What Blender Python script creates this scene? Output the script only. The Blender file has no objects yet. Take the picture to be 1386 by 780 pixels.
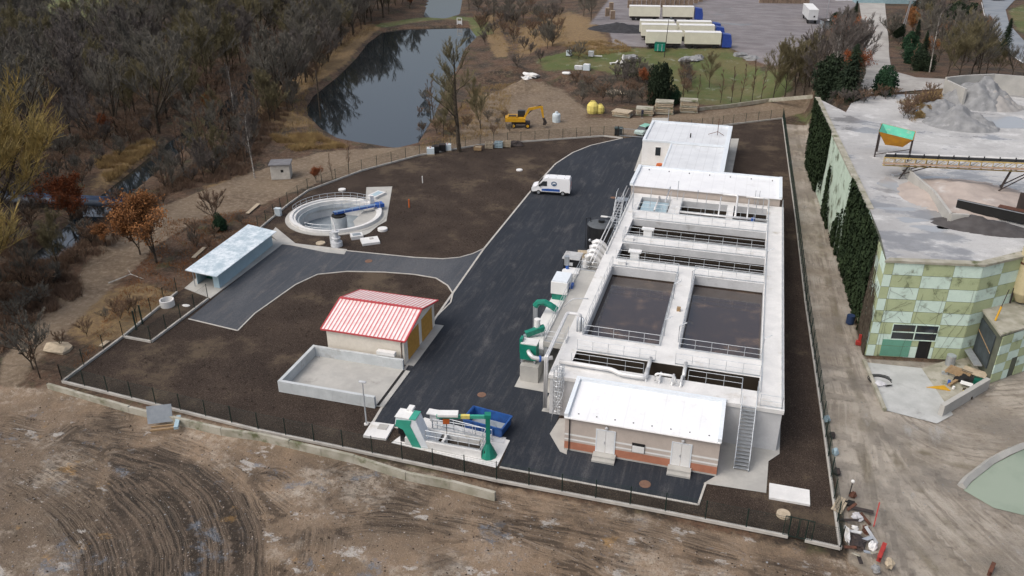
import bpy, bmesh, math, random
import numpy as np
from mathutils import Vector, Matrix, noise as mnoise
random.seed(7)
R = math.radians
sc = bpy.context.scene
col = bpy.context.collection
# ------------------------------------------------------------------ camera, world, sun, exposure
PITCH = R(26.747); YAW = R(16.118); CH = 42.0; FL = 1131.0
cd = bpy.data.cameras.new("camera"); cam = bpy.data.objects.new("camera", cd); col.objects.link(cam)
cam.location = (0, 0, CH); cam.rotation_euler = (R(90) - PITCH, 0, YAW)
cd.sensor_width = 36; cd.lens = 36 * FL / 1386.0; cd.clip_end = 3000; cd.clip_start = 0.5
sc.camera = cam
w = bpy.data.worlds.new("World"); sc.world = w; w.use_nodes = True
nt = w.node_tree; nt.nodes.clear()
wo = nt.nodes.new('ShaderNodeOutputWorld'); bg = nt.nodes.new('ShaderNodeBackground')
sk = nt.nodes.new('ShaderNodeTexSky'); sk.sky_type = 'NISHITA'; sk.sun_disc = False
SUN_EL = R(52); SUN_AZ = R(228)
sk.sun_elevation = SUN_EL; sk.sun_rotation = SUN_AZ
sk.air_density = 1.0; sk.dust_density = 6.0; sk.ozone_density = 1.0
hs = nt.nodes.new('ShaderNodeHueSaturation'); hs.inputs['Saturation'].default_value = 0.66
bg.inputs[1].default_value = 0.15
nt.links.new(sk.outputs[0], hs.inputs['Color']); nt.links.new(hs.outputs[0], bg.inputs[0]); nt.links.new(bg.outputs[0], wo.inputs[0])
sl = bpy.data.lights.new("sun", 'SUN'); sl.energy = 0.72; sl.angle = R(70); sl.color = (1, .97, .93)
so = bpy.data.objects.new("sun", sl); col.objects.link(so)
# sky azimuth runs clockwise from +Y; the lamp shines along its -Z
sdir = Vector((math.sin(SUN_AZ) * math.cos(SUN_EL), math.cos(SUN_AZ) * math.cos(SUN_EL), math.sin(SUN_EL)))
so.rotation_euler = sdir.to_track_quat('Z', 'Y').to_euler()
sc.view_settings.view_transform = 'Standard'; sc.view_settings.look = 'None'
sc.view_settings.exposure = 0.17; sc.view_settings.gamma = 1.0
sc.render.resolution_x = 1024; sc.render.resolution_y = 576
sc.render.engine = 'CYCLES'

# ------------------------------------------------------------------ survey helpers: photo reading -> metres on the ground
def P(px, py, z=0.0):
    xc = (px - 693) / FL; yc = (py - 390) / FL
    down = math.sin(PITCH) + yc * math.cos(PITCH); f = math.cos(PITCH) - yc * math.sin(PITCH)
    t = (CH - z) / down
    return (t * (xc * math.cos(YAW) - f * math.sin(YAW)), t * (xc * math.sin(YAW) + f * math.cos(YAW)))
def sm(a, b, v):
    t = np.clip((v - a) / (b - a), 0, 1); return t * t * (3 - 2 * t)
WALLX = [(60, 14.2), (76, 13.95), (90, 13.2), (106, 12.0), (136, 9.7), (400, 9.7)]
def wallx(y): return np.interp(y, [a for a, b in WALLX], [b for a, b in WALLX])
def pxy(l, z=0.0, dx=0, dy=0, k=1): return [P(dx + a / k, dy + b / k, z) for a, b in l]
POND = pxy([(200,440),(230,390),(330,310),(400,240),(450,175),(510,130),(600,118),(850,112),(880,150),(830,200),(795,290),(760,330),(735,400),(700,480),(640,580),(560,600),(400,575),(330,560),(260,520),(210,470)], -.5, 350, 0, 3)
POND2 = pxy([(575,24),(582,0),(590,-8),(625,-8),(622,10),(620,20),(600,26)], -.5)
STREAM = pxy([(60,350),(95,320),(125,290),(150,268),(185,240),(240,195),(300,150),(332,126),(352,100),(385,66),(425,30),(455,-10)], -.5)
def sdist(px, py, poly):
    # signed distance to a polygon, negative inside
    n = len(poly); d = np.full(px.shape, 1e9); ins = np.zeros(px.shape, bool)
    for i in range(n):
        ax, ay = poly[i]; bx, by = poly[(i + 1) % n]
        ex, ey = bx - ax, by - ay
        t = np.clip(((px - ax) * ex + (py - ay) * ey) / (ex * ex + ey * ey + 1e-9), 0, 1)
        d = np.minimum(d, np.hypot(px - ax - t * ex, py - ay - t * ey))
        c = ((ay > py) != (by > py)) & (px < (bx - ax) * (py - ay) / ((by - ay) + 1e-12) + ax)
        ins ^= c
    return np.where(ins, -d, d)
def ldist(px, py, line):
    d = np.full(px.shape, 1e9)
    for (ax, ay), (bx, by) in zip(line[:-1], line[1:]):
        ex, ey = bx - ax, by - ay
        t = np.clip(((px - ax) * ex + (py - ay) * ey) / (ex * ex + ey * ey + 1e-9), 0, 1)
        d = np.minimum(d, np.hypot(px - ax - t * ex, py - ay - t * ey))
    return d
ZY = 10.0
def T(x, y):
    x = np.asarray(x, float); y = np.asarray(y, float)
    a = 4.0 * sm(176, 214, y) * sm(-66, -42, x)
    b = ZY - .15 - 6.0 * sm(142, 225, y)
    wn = sm(-3.0, 12.0, x) * sm(168, 188, y)
    wall = wallx(y)
    yf = np.interp(x, [13, 22, 27, 60, 140], [79, 80, 84, 100, 112])
    ws = sm(.8, 2.2, x - wall) * sm(0, 1.5, y - yf) * (y < 172)
    ws2 = sm(.2, 3.0, x - wall) * sm(128, 137, y)
    ww = np.maximum(np.maximum(ws, ws2), wn)
    z = a * (1 - ww) + b * ww
    dp = sdist(x, y, POND); dq = sdist(x, y, POND2); ds = ldist(x, y, STREAM)
    g = np.minimum(np.minimum(dp, dq), ds - 1.7)
    z = z - 1.3 * (1 - sm(-1.5, 1.8, g))
    rough = .25 * np.sin(x * .31 + 1.3 * np.sin(y * .17)) * np.sin(y * .27 + x * .08)
    z = z + rough * sm(2, 8, g) * (sm(60, 70, -x) * .9)
    z = z - 6 * (1 - sm(5.6, 6.3, np.hypot(x + 51.75, y - 94.0)))
    # the spoil heaps beside the excavator
    for (hx, hy, hr, hh) in HEAPS:
        q = np.hypot(x - hx, y - hy) / hr
        z = z + hh * (1 - sm(.1, 1.0, q)) * (1 + .25 * np.sin(x * 2.1) * np.sin(y * 1.7))
    return z
HEAPS = [P(690,103)+(7.,1.8), P(725,118)+(6.,1.5), P(655,108)+(5.,1.2), P(770,110)+(6.,1.6), P(660,155)+(5.,1.0), P(700,122)+(4.,1.2), P(800,122)+(6.,1.6)]
def PT(px, py):
    # where the view ray of a photo reading meets the terrain
    zs = np.arange(14.0, -1.6, -.05); X, Y = P(px, py, zs); hit = np.nonzero(T(X, Y) >= zs)[0]
    if len(hit): i = hit[0]; return (float(X[i]), float(Y[i]), float(zs[i]))
    return P(px, py, 0) + (0.0,)
def tz(x, y): return float(T(x, y))

# ------------------------------------------------------------------ mesh helpers
class MB:
    def __init__(s): s.v = []; s.f = []; s.m = []; s.mi = 0
    def quad(s, a, b, c, d):
        n = len(s.v); s.v += [a, b, c, d]; s.f.append((n, n+1, n+2, n+3)); s.m.append(s.mi); return s
    def face(s, pts):
        n = len(s.v); s.v += list(pts); s.f.append(tuple(range(n, n + len(pts)))); s.m.append(s.mi); return s
    def add(s, vs, fs):
        n = len(s.v); s.v += [tuple(v) for v in vs]; s.f += [tuple(i + n for i in f) for f in fs]; s.m += [s.mi] * len(fs); return s
    def box(s, x0, x1, y0, y1, z0, z1, rz=0, o=None, rx=0, ry=0):
        vs = [Vector((x, y, z)) for z in (z0, z1) for y in (y0, y1) for x in (x0, x1)]
        if rz or rx or ry or o:
            M = Matrix.Rotation(rz, 4, 'Z') @ Matrix.Rotation(ry, 4, 'Y') @ Matrix.Rotation(rx, 4, 'X'); o = Vector(o or (0, 0, 0))
            vs = [M @ v + o for v in vs]
        return s.add([tuple(v) for v in vs], [(0,2,3,1),(4,5,7,6),(0,1,5,4),(2,6,7,3),(0,4,6,2),(1,3,7,5)])
    def cb(s, cx, cy, z0, dx, dy, dz, rz=0):
        return s.box(-dx/2, dx/2, -dy/2, dy/2, 0, dz, rz, (cx, cy, z0))
    def prism(s, poly, z0, z1, cap=True):
        n = len(poly); a = len(s.v)
        ar = sum(poly[i][0]*poly[(i+1)%n][1]-poly[(i+1)%n][0]*poly[i][1] for i in range(n))
        if ar < 0: poly = poly[::-1]
        z0f = (lambda p: z0) if not callable(z0) else z0; z1f = (lambda p: z1) if not callable(z1) else z1
        s.v += [(p[0], p[1], z0f(p)) for p in poly] + [(p[0], p[1], z1f(p)) for p in poly]
        for i in range(n):
            j = (i+1) % n; s.f.append((a+i, a+j, a+n+j, a+n+i)); s.m.append(s.mi)
        if cap:
            s.f.append(tuple(range(a+n, a+2*n))); s.m.append(s.mi)
            s.f.append(tuple(range(a+n-1, a-1, -1))); s.m.append(s.mi)
        return s
    def tube(s, pts, r, n=6, caps=True):
        pts = [Vector(p) for p in pts]; a = len(s.v); k = len(pts)
        rs = r if isinstance(r, (list, tuple)) else [r] * k
        for i, p in enumerate(pts):
            if i == 0: d = pts[1] - p
            elif i == k-1: d = p - pts[-2]
            else: d = (pts[i+1] - p).normalized() + (p - pts[i-1]).normalized()
            if d.length < 1e-9: d = Vector((0,0,1))
            d.normalize(); u = d.cross(Vector((0,0,1)) if abs(d.z) < .95 else Vector((1,0,0))).normalized(); v = d.cross(u)
            for q in range(n):
                t = 2*math.pi*q/n; s.v.append(tuple(p + (u*math.cos(t) + v*math.sin(t)) * rs[i]))
        for i in range(k-1):
            for q in range(n):
                q2 = (q+1) % n; s.f.append((a+i*n+q, a+(i+1)*n+q, a+(i+1)*n+q2, a+i*n+q2)); s.m.append(s.mi)
        if caps and n > 2:
            s.f.append(tuple(a+q for q in range(n))); s.f.append(tuple(a+(k-1)*n+q for q in range(n-1,-1,-1))); s.m += [s.mi]*2
        return s
    def cyl(s, x, y, z0, z1, r, r2=None, n=20): return s.tube([(x,y,z0),(x,y,z1)], [r, r if r2 is None else r2], n)
    def bar(s, a, b, w=.06, h=.06):
        a = Vector(a); b = Vector(b); d = (b-a); L = d.length
        if L < 1e-6: return s
        q = d.to_track_quat('X', 'Z').to_matrix()
        vs = [a + q @ Vector((x, y, z)) for z in (-h/2, h/2) for y in (-w/2, w/2) for x in (0, L)]
        return s.add([tuple(v) for v in vs], [(0,2,3,1),(4,5,7,6),(0,1,5,4),(2,6,7,3),(0,4,6,2),(1,3,7,5)])
    def lathe(s, x, y, prof, n=24):
        a = len(s.v); k = len(prof)
        for r, z in prof:
            for q in range(n):
                t = 2*math.pi*q/n; s.v.append((x + r*math.cos(t), y + r*math.sin(t), z))
        for i in range(k-1):
            for q in range(n):
                q2 = (q+1)%n; s.f.append((a+i*n+q, a+i*n+q2, a+(i+1)*n+q2, a+(i+1)*n+q)); s.m.append(s.mi)
        return s
    def blob(s, x, y, z, rx, ry, rz, n=8, k=5, jit=.12, seed=0):
        rd = random.Random(seed); pr = []
        a = len(s.v)
        for i in range(k+1):
            ph = math.pi*i/k
            for q in range(n):
                t = 2*math.pi*q/n; j = 1 + rd.uniform(-jit, jit)
                s.v.append((x + rx*math.sin(ph)*math.cos(t)*j, y + ry*math.sin(ph)*math.sin(t)*j, z - rz*math.cos(ph)*(j if 0<i<k else 1)))
        for i in range(k):
            for q in range(n):
                q2=(q+1)%n; s.f.append((a+i*n+q, a+i*n+q2, a+(i+1)*n+q2, a+(i+1)*n+q)); s.m.append(s.mi)
        return s
def rootof(o):
    while o.parent: o = o.parent
    return o
def obj(name, mb, m, parent=None, world=False, smooth=False, kind=None, label=None):
    me = bpy.data.meshes.new(name)
    vs = mb.v
    if world and parent is not None:
        L = rootof(parent).location; vs = [(a-L[0], b-L[1], c-L[2]) for a, b, c in vs]
    me.from_pydata(vs, [], mb.f)
    ms = m if isinstance(m, (list, tuple)) else [m]
    for q in ms: me.materials.append(q)
    if len(ms) > 1: me.polygons.foreach_set('material_index', mb.m)
    if smooth: me.polygons.foreach_set('use_smooth', [True]*len(me.polygons))
    me.update()
    o = bpy.data.objects.new(name, me); col.objects.link(o)
    if parent is not None: o.parent = parent
    if kind: o['kind'] = kind
    if label: o['label'] = label
    return o
def tag(o, label, cat, group=None):
    o['label'] = label; o['category'] = cat
    if group: o['group'] = group
    return o
def thing(name, label, cat, loc=(0,0,0), rz=0, group=None):
    o = bpy.data.objects.new(name, None); col.objects.link(o); o.location = loc; o.rotation_euler = (0,0,rz); o.empty_display_size = .2
    return tag(o, label, cat, group)
def solo(name, mb, m, label, cat, loc=None, rz=0, group=None, smooth=False):
    o = obj(name, mb, m, smooth=smooth)
    if loc is not None: o.location = loc
    o.rotation_euler = (0,0,rz)
    return tag(o, label, cat, group)
def partsof(name, mbs, m, parent, world=True, **k):
    return [obj(name, b, m, parent, world, **k) for b in mbs]
KIDS = {}
def dup(root, loc, rz=0, label=None, group=None, scale=None):
    r = root.copy(); col.objects.link(r); r.location = loc; r.rotation_euler = (0,0,rz)
    if scale is not None: r.scale = scale if isinstance(scale, tuple) else (scale,)*3
    if label: r['label'] = label
    if group: r['group'] = group
    if root.name not in KIDS: KIDS[root.name] = [(ch, list(ch.children)) for ch in root.children]
    for ch, gs in KIDS[root.name]:
        c = ch.copy(); col.objects.link(c); c.parent = r
        for g in gs:
            d = g.copy(); col.objects.link(d); d.parent = c
    return r

# ------------------------------------------------------------------ materials
class N:
    def __init__(s, name):
        s.m = bpy.data.materials.new(name); s.m.use_nodes = True; s.t = s.m.node_tree
        s.b = s.t.nodes['Principled BSDF']; s.geo = s.t.nodes.new('ShaderNodeNewGeometry'); s.pos = s.geo.outputs['Position']
    def n(s, ty, **k):
        x = s.t.nodes.new(ty)
        for a, v in k.items(): setattr(x, a, v)
        return x
    def l(s, a, b): s.t.links.new(a, b)
    def math(s, op, a, b=None, c=None, clamp=False):
        x = s.n('ShaderNodeMath', operation=op, use_clamp=clamp)
        for i, v in enumerate((a, b, c)):
            if v is None: continue
            if isinstance(v, (int, float)): x.inputs[i].default_value = v
            else: s.l(v, x.inputs[i])
        return x.outputs[0]
    def noise(s, scale, detail=4, rough=.55, vec=None, dist=0):
        x = s.n('ShaderNodeTexNoise'); x.inputs['Scale'].default_value = scale; x.inputs['Detail'].default_value = detail
        x.inputs['Roughness'].default_value = rough; x.inputs['Distortion'].default_value = dist
        s.l(vec if vec is not None else s.pos, x.inputs['Vector']); return x.outputs[0]
    def step(s, v, a, b):
        x = s.n('ShaderNodeMapRange', interpolation_type='SMOOTHSTEP'); s.l(v, x.inputs[0])
        x.inputs[1].default_value = a; x.inputs[2].default_value = b; return x.outputs[0]
    def mix(s, f, a, b, mode='MIX'):
        x = s.n('ShaderNodeMix', data_type='RGBA', blend_type=mode)
        for i, v in ((0, f), (6, a), (7, b)):
            if isinstance(v, (int, float)): x.inputs[i].default_value = v
            elif isinstance(v, (tuple, list)): x.inputs[i].default_value = tuple(v)[:3] + (1,)
            else: s.l(v, x.inputs[i])
        return x.outputs[2]
    def scalev(s, sx, sy, sz, rz=0):
        x = s.n('ShaderNodeMapping'); s.l(s.pos, x.inputs[0]); x.inputs['Scale'].default_value = (sx, sy, sz); x.inputs['Rotation'].default_value = (0,0,rz); return x.outputs[0]
    def bump(s, h, st=.4, d=.05):
        x = s.n('ShaderNodeBump'); x.inputs['Strength'].default_value = st; x.inputs['Distance'].default_value = d
        s.l(h, x.inputs['Height']); s.l(x.outputs[0], s.b.inputs['Normal'])
    def out(s, c, rough=.8, metal=0, spec=.3):
        if isinstance(c, (tuple, list)): s.b.inputs['Base Color'].default_value = tuple(c)[:3] + (1,)
        else: s.l(c, s.b.inputs['Base Color'])
        if isinstance(rough, (int, float)): s.b.inputs['Roughness'].default_value = rough
        else: s.l(rough, s.b.inputs['Roughness'])
        s.b.inputs['Metallic'].default_value = metal; s.b.inputs['Specular IOR Level'].default_value = spec
        return s.m
def mat(name, c1, c2=None, scale=1.5, rough=.7, metal=0, spec=.3, bump=0, bscale=20, dirt=None, dscale=.6, dlo=.55, dhi=.75, var=.25):
    q = N(name)
    if c2 is None: c2 = tuple(x * (1 - var) for x in c1)
    c = q.mix(q.step(q.noise(scale, 5), .32, .68), c1, c2)
    fine = q.step(q.noise(scale * 9, 3), .2, .8)
    c = q.mix(q.math('MULTIPLY', fine, .35), c, tuple(x * .72 for x in c1))
    if dirt: c = q.mix(q.step(q.noise(dscale, 6, .65), dlo, dhi), c, dirt)
    if bump: q.bump(q.noise(bscale, 4), bump, .03)
    return q.out(c, rough, metal, spec)
M = {}
M['concrete'] = mat('concrete', (.46,.45,.42), (.36,.355,.335), .5, .85, bump=.2, dirt=(.25,.24,.22), dscale=.35, dlo=.6, dhi=.8)
M['deck'] = mat('deck_concrete', (.74,.735,.72), (.63,.63,.62), .7, .85, dirt=(.40,.36,.29), dscale=.45, dlo=.56, dhi=.8)
M['tankwall'] = mat('tank_wall', (.58,.59,.60), (.47,.48,.49), .6, .85, dirt=(.30,.29,.28), dscale=.5, dlo=.58, dhi=.8)
M['oldconc'] = mat('old_concrete', (.42,.40,.34), (.26,.25,.19), .8, .95, bump=.4, dirt=(.11,.12,.06), dscale=.6, dlo=.52, dhi=.7)
M['kerb'] = mat('kerb_stone', (.52,.50,.46), (.40,.38,.35), 1.2, .9)
def membrane(name, c1, c2, stain, sc_, ax='X'):
    q = N(name); wv = q.n('ShaderNodeTexWave', bands_direction=ax, wave_profile='SIN'); q.l(q.pos, wv.inputs[0]); wv.inputs['Scale'].default_value = sc_; wv.inputs['Distortion'].default_value = .25
    c = q.mix(q.step(q.noise(.3, 6, .65), .35, .68), c1, c2); c = q.mix(q.math('MULTIPLY', q.step(q.noise(.5, 7, .75), .54, .76), .6), c, stain)
    seam = q.step(wv.outputs[1], .975, .999); c = q.mix(q.math('MULTIPLY', seam, .16 if sc_ < .25 else .35), c, tuple(x*.6 for x in c1)); q.bump(wv.outputs[1], .12, .02)
    c = q.mix(q.math('MULTIPLY', q.step(q.noise(3.5, 5, .7, q.scalev(1, .15, 1)), .56, .72), .22), c, stain); return q.out(c, .45, 0, .4)
M['whiteroof'] = membrane('white_roof', (.80,.81,.82), (.73,.74,.755), (.56,.56,.55), .22)
M['greyroof'] = membrane('grey_roof', (.68,.70,.72), (.60,.62,.64), (.42,.42,.41), .26)
M['whiteparapet'] = mat('parapet_sheet', (.74,.79,.83), (.69,.74,.78), .5, .4, spec=.5, var=.1)
M['white'] = mat('white_paint', (.78,.78,.77), (.72,.72,.70), 1, .5, var=.1)
M['render'] = mat('tan_render', (.52,.455,.405), (.47,.41,.365), 1.2, .95)
M['terracotta'] = mat('terracotta_render', (.46,.20,.125), (.38,.16,.10), 1.5, .9)
M['cream'] = mat('cream_render', (.80,.75,.66), (.73,.68,.59), .6, .9, var=.1)
M['galv'] = mat('galvanised_steel', (.55,.58,.61), (.45,.48,.51), 3, .38, .6, .5)
M['rail'] = mat('galvanised_rail', (.60,.64,.67), (.52,.55,.58), 3, .4, .45, .5)
M['pipe'] = mat('white_pipe', (.74,.74,.73), (.66,.66,.66), 2, .35, .25, .5)
M['bluesteel'] = mat('blue_paint', (.03,.11,.42), (.025,.08,.30), 2, .35, 0, .5)
M['skip'] = mat('skip_blue', (.02,.10,.33), (.015,.06,.22), 2, .45, 0, .5, dirt=(.1,.09,.08), dscale=1.5, dlo=.62, dhi=.75)
M['green'] = mat('machine_green', (.008,.22,.15), (.006,.16,.11), 2, .4, 0, .5)
M['lightgreen'] = mat('machine_light_green', (.05,.36,.26), (.04,.29,.21), 2, .4, 0, .5)
M['darkgreen'] = mat('dark_green', (.008,.12,.08), (.006,.08,.055), 2, .4)
M['black'] = mat('black_plastic', (.012,.013,.015), (.02,.02,.022), 2, .35, 0, .5)
M['rubber'] = mat('rubber', (.02,.02,.02), None, 3, .9)
M['dark'] = mat('dark_inside', (.02,.02,.02), None, 3, .9)
M['glass'] = N('window_glass').out((.03,.035,.04), .08, 0, .6)
M['yellow'] = mat('machine_yellow', (.62,.34,.02), (.5,.27,.02), 2, .5, dirt=(.2,.14,.07), dscale=1.2, dlo=.6, dhi=.8)
M['orange'] = mat('orange_plastic', (.55,.13,.03), None, 2, .6)
M['bagyellow'] = mat('woven_yellow', (.72,.62,.18), (.6,.5,.14), 4, .85)
M['wood'] = mat('wood', (.36,.25,.14), (.27,.18,.10), 4, .9)
M['palewood'] = mat('pale_timber', (.50,.42,.31), (.36,.30,.22), 3, .9)
M['doorwood'] = mat('door_timber', (.56,.31,.07), (.47,.25,.05), 3, .6)
M['red'] = mat('red_paint', (.42,.05,.04), (.3,.035,.03), 2, .5)
M['rust'] = mat('rusty_steel', (.13,.055,.035), (.07,.035,.025), 3, .85)
M['darksteel'] = mat('dark_steel', (.035,.03,.03), (.06,.045,.04), 3, .7)
M['fence'] = mat('fence_green', (.01,.03,.024), None, 3, .5)
M['bluegrey'] = mat('blue_grey_sheet', (.38,.50,.56), (.33,.45,.51), .8, .5, var=.1)
M['ibc'] = mat('ibc_plastic', (.62,.70,.74), (.52,.6,.64), 2, .5)
M['silo'] = mat('cream_silo', (.62,.54,.34), (.5,.43,.27), .8, .6, dirt=(.2,.13,.08), dscale=.9, dlo=.62, dhi=.72)
M['truckwhite'] = mat('trailer_side', (.70,.68,.55), (.64,.62,.50), .6, .6, var=.1)
M['truckblue'] = mat('cab_blue', (.03,.07,.32), None, 2, .35, 0, .5)
M['lead'] = mat('lamp_head', (.6,.62,.64), None, 2, .4)
M['skin'] = mat('skin', (.5,.32,.24)); M['cloth'] = mat('dark_cloth', (.02,.025,.05)); M['lightcloth'] = mat('pale_cloth', (.6,.6,.62))
# sheet-metal roof with dusting of frost
q = N('frosted_roof'); f = q.step(q.noise(.55, 10, .8, q.scalev(1, .8, 1)), .40, .60)
q.bump(q.noise(9, 3), .1); M['frostroof'] = q.out(q.mix(f, (.40,.50,.56), (.74,.80,.84)), .45)
# red metal tiles: white pans and red seams
q = N('red_white_roof'); wv = q.n('ShaderNodeTexWave', bands_direction='X', wave_profile='SIN'); q.l(q.pos, wv.inputs[0]); wv.inputs['Scale'].default_value = .80
red = q.step(wv.outputs[1], .66, .82); wear = q.step(q.noise(1.2, 5), .35, .7)
c = q.mix(q.math('MULTIPLY', red, .93), q.mix(q.math('MULTIPLY', wear, .35), (.80,.74,.73), (.66,.40,.38)), (.56,.13,.14))
q.bump(wv.outputs[1], .6, .06); M['redroof'] = q.out(c, .4, 0, .4)
M['redtrim'] = mat('red_trim', (.50,.07,.08), (.42,.06,.06), 2, .5)
# asphalt: near-black, dusty wheel paths
def asphalt(name, c1, c2, lightamt):
    q = N(name)
    a = q.noise(.12, 6, .6, q.scalev(1, .35, 1)); b = q.noise(.5, 8, .7, q.scalev(1.2,.4,1))
    c = q.mix(q.step(a, .35, .7), c1, c2)
    c = q.mix(q.math('MULTIPLY', q.step(b, .5, .74), lightamt), c, (.13,.125,.125))
    c = q.mix(q.math('MULTIPLY', q.step(q.noise(2.2, 6, .7, q.scalev(1.3, .07, 1, .04)), .48, .75), lightamt * .7), c, (.13,.125,.125))
    c = q.mix(q.math('MULTIPLY', q.step(q.noise(14, 3), .4, .62), .5), c, tuple(x*.55 for x in c1))
    q.bump(q.noise(25, 3), .3, .02)
    return q.out(c, .8, 0, .25)
M['asphalt'] = asphalt('asphalt', (.022,.027,.036), (.036,.042,.053), .55)
M['asphalt2'] = asphalt('side_asphalt', (.055,.063,.076), (.11,.115,.125), 1.0)
# top soil
q = N('topsoil')
a = q.noise(.22, 6, .6); b = q.noise(6, 6, .75); e = q.noise(18, 3, .6)
c = q.mix(q.step(a, .35, .68), (.036,.026,.021), (.068,.050,.039))
c = q.mix(q.step(b, .42, .64), c, (.024,.018,.015))
c = q.mix(q.math('MULTIPLY', q.step(e, .58, .66), .85), c, (.20,.155,.12))
c = q.mix(q.math('MULTIPLY', q.step(q.noise(.11, 7, .7), .52, .66), .6), c, (.125,.096,.066))
q.bump(b, .9, .12); M['soil'] = q.out(c, .95, 0, .15)
q = N('water_pond'); q.bump(q.noise(.9, 3), .03, .02); M['water'] = q.out((.012,.017,.02), .03, 0, 1.0); q.b.inputs['IOR'].default_value = 1.75
q = N('sludge'); a = q.noise(.35, 7, .65); q.bump(q.noise(3, 4), .12, .03)
M['sludge'] = q.out(q.mix(q.step(a, .48, .72), (.040,.027,.022), (.13,.085,.055)), .03, 0, 1.0); q.b.inputs['IOR'].default_value = 1.65
M['darkwater'] = N('channel_water').out((.014,.011,.009), .12, 0, .5)
q = N('settling_water'); M['settle'] = q.out(q.mix(q.step(q.noise(.2, 5), .4, .65), (.28,.33,.26), (.21,.26,.20)), .25, 0, .5)
# bark and twigs
def bark(name, c1, c2): 
    q = N(name); c = q.mix(q.step(q.noise(3, 4), .35, .65), c1, c2); return q.out(c, .95, 0, .1)
M['bark'] = bark('bark', (.045,.036,.028), (.085,.072,.056)); M['birchbark'] = bark('birch_bark', (.50,.48,.44), (.2,.18,.16))
def twig(name, c1, c2):
    q = N(name); oi = q.n('ShaderNodeObjectInfo'); c = q.mix(q.step(q.noise(.5, 3), .35, .65), c1, c2)
    c = q.mix(q.math('MULTIPLY', oi.outputs['Random'], .6), c, tuple((x*.55) for x in c1)); return q.out(c, .95, 0, .1)
M['twiggrey'] = twig('twigs_grey', (.185,.172,.148), (.138,.127,.105)); M['twigpurple'] = twig('twigs_purple', (.18,.158,.145), (.135,.12,.108))
M['twigolive'] = twig('twigs_olive', (.20,.175,.10), (.155,.135,.08)); M['twigyellow'] = twig('twigs_yellow', (.42,.31,.11), (.27,.22,.10))
M['twigbrown'] = twig('twigs_brown', (.23,.155,.11), (.17,.115,.08)); M['leafcopper'] = twig('copper_leaves', (.30,.10,.045), (.20,.075,.035))
M['leafrust'] = twig('rusty_leaves', (.33,.15,.06), (.21,.10,.045))
M['straw'] = twig('dry_grass', (.36,.26,.12), (.24,.16,.08)); M['needle'] = twig('needles', (.036,.052,.030), (.022,.034,.022))
M['evergreen'] = twig('evergreen_leaf', (.035,.075,.04), (.022,.05,.03)); M['ivy'] = twig('ivy_leaf', (.034,.052,.024), (.018,.030,.015))
M['olivegreen'] = twig('olive_leaf', (.06,.075,.025), (.045,.055,.02))
# ------------------------------------------------------------------ the ground sheet
xs = np.concatenate([np.arange(-900,-320,40), np.arange(-320,-110,2.5), np.arange(-110,-62,1.0), np.arange(-62,46,.45), np.arange(46,140,2.0), np.arange(140,700,40)])
ys = np.concatenate([np.arange(-60,26,6), np.arange(26,54,.3), np.arange(54,260,1.0), np.arange(260,420,3), np.arange(420,1400,50)])
gx, gy = np.meshgrid(xs, ys)
fx = gx.ravel(); fy = gy.ravel()
gz = T(fx, fy)
def fbm(x, y, s, seed=0):
    rs = np.random.RandomState(seed); o = np.zeros_like(x); a = 1
    for k in range(5):
        for j in range(3):
            th = rs.uniform(0, 6.28); ph = rs.uniform(0, 6.28); f = s * 2**k * rs.uniform(.7, 1.3)
            o += a * np.sin((x*np.cos(th) + y*np.sin(th)) * f + ph + 1.5*np.sin((x*np.sin(th*1.7) + y*np.cos(th*1.3))*f*.6 + ph)) / 3
        a *= .5
    return o
def lanes(paths, x, y):
    best = np.full(x.shape, 1e9); sd = np.full(x.shape, 1e3)
    for i, pts in enumerate(paths):
        # resample the path smoothly, then signed distance
        P_ = np.array(pts); t = np.linspace(0, len(P_)-1, len(P_)*6); xs_ = np.interp(t, range(len(P_)), P_[:,0]); ys_ = np.interp(t, range(len(P_)), P_[:,1])
        for _ in range(4): xs_[1:-1] = (xs_[:-2]+xs_[1:-1]*2+xs_[2:])/4; ys_[1:-1] = (ys_[:-2]+ys_[1:-1]*2+ys_[2:])/4
        for k in range(len(xs_)-1):
            ax, ay, bx, by = xs_[k], ys_[k], xs_[k+1], ys_[k+1]; ex, ey = bx-ax, by-ay; L2 = ex*ex+ey*ey+1e-9
            tt = np.clip(((x-ax)*ex+(y-ay)*ey)/L2, 0, 1); dx, dy = x-ax-tt*ex, y-ay-tt*ey; d = np.hypot(dx, dy)
            s_ = np.where(ex*dy-ey*dx > 0, 1, -1); m_ = d < best; best = np.where(m_, d, best); sd = np.where(m_, s_*d + 37.0*(i+1), sd)
    return best, sd
near = (fy < 54) & (fy > 24)
gz = gz + np.where((fy < 47.5), .10 * fbm(fx, fy, .5, 3) * sm(47.5, 44, fy), 0) - .25*sm(49,47,fy)
gz = gz - 0.02
def zone(poly, soft=2.0, amp=0):
    d = sdist(fx, fy, poly)
    return np.clip(.5 - d / (2*soft), 0, 1)
def line_zone(pts, wd, soft=1.5):
    return np.clip(.5 - (ldist(fx, fy, pts) - wd) / (2*soft), 0, 1)
def PTs(l): return [PT(*a)[:2] for a in l]
print('ground masks')
mud = zone([(-75,20),(-75,46),(-57,49.3),(-15,47.8),(10,47.3),(14,44),(14,20)], 1.5)
mud = np.maximum(mud, zone(pxy([(0,560),(60,520),(90,545),(60,600),(0,640)]), 3))
east = zone([(9.6,20),(10.2,48),(8.6,80),(7.2,110),(6.3,150),(6,158),(10.2,158),(10.8,148),(12.2,110),(13.1,80),(13.4,75),(22,76.5),(30,82),(60,90),(60,20)], .8)
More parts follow.
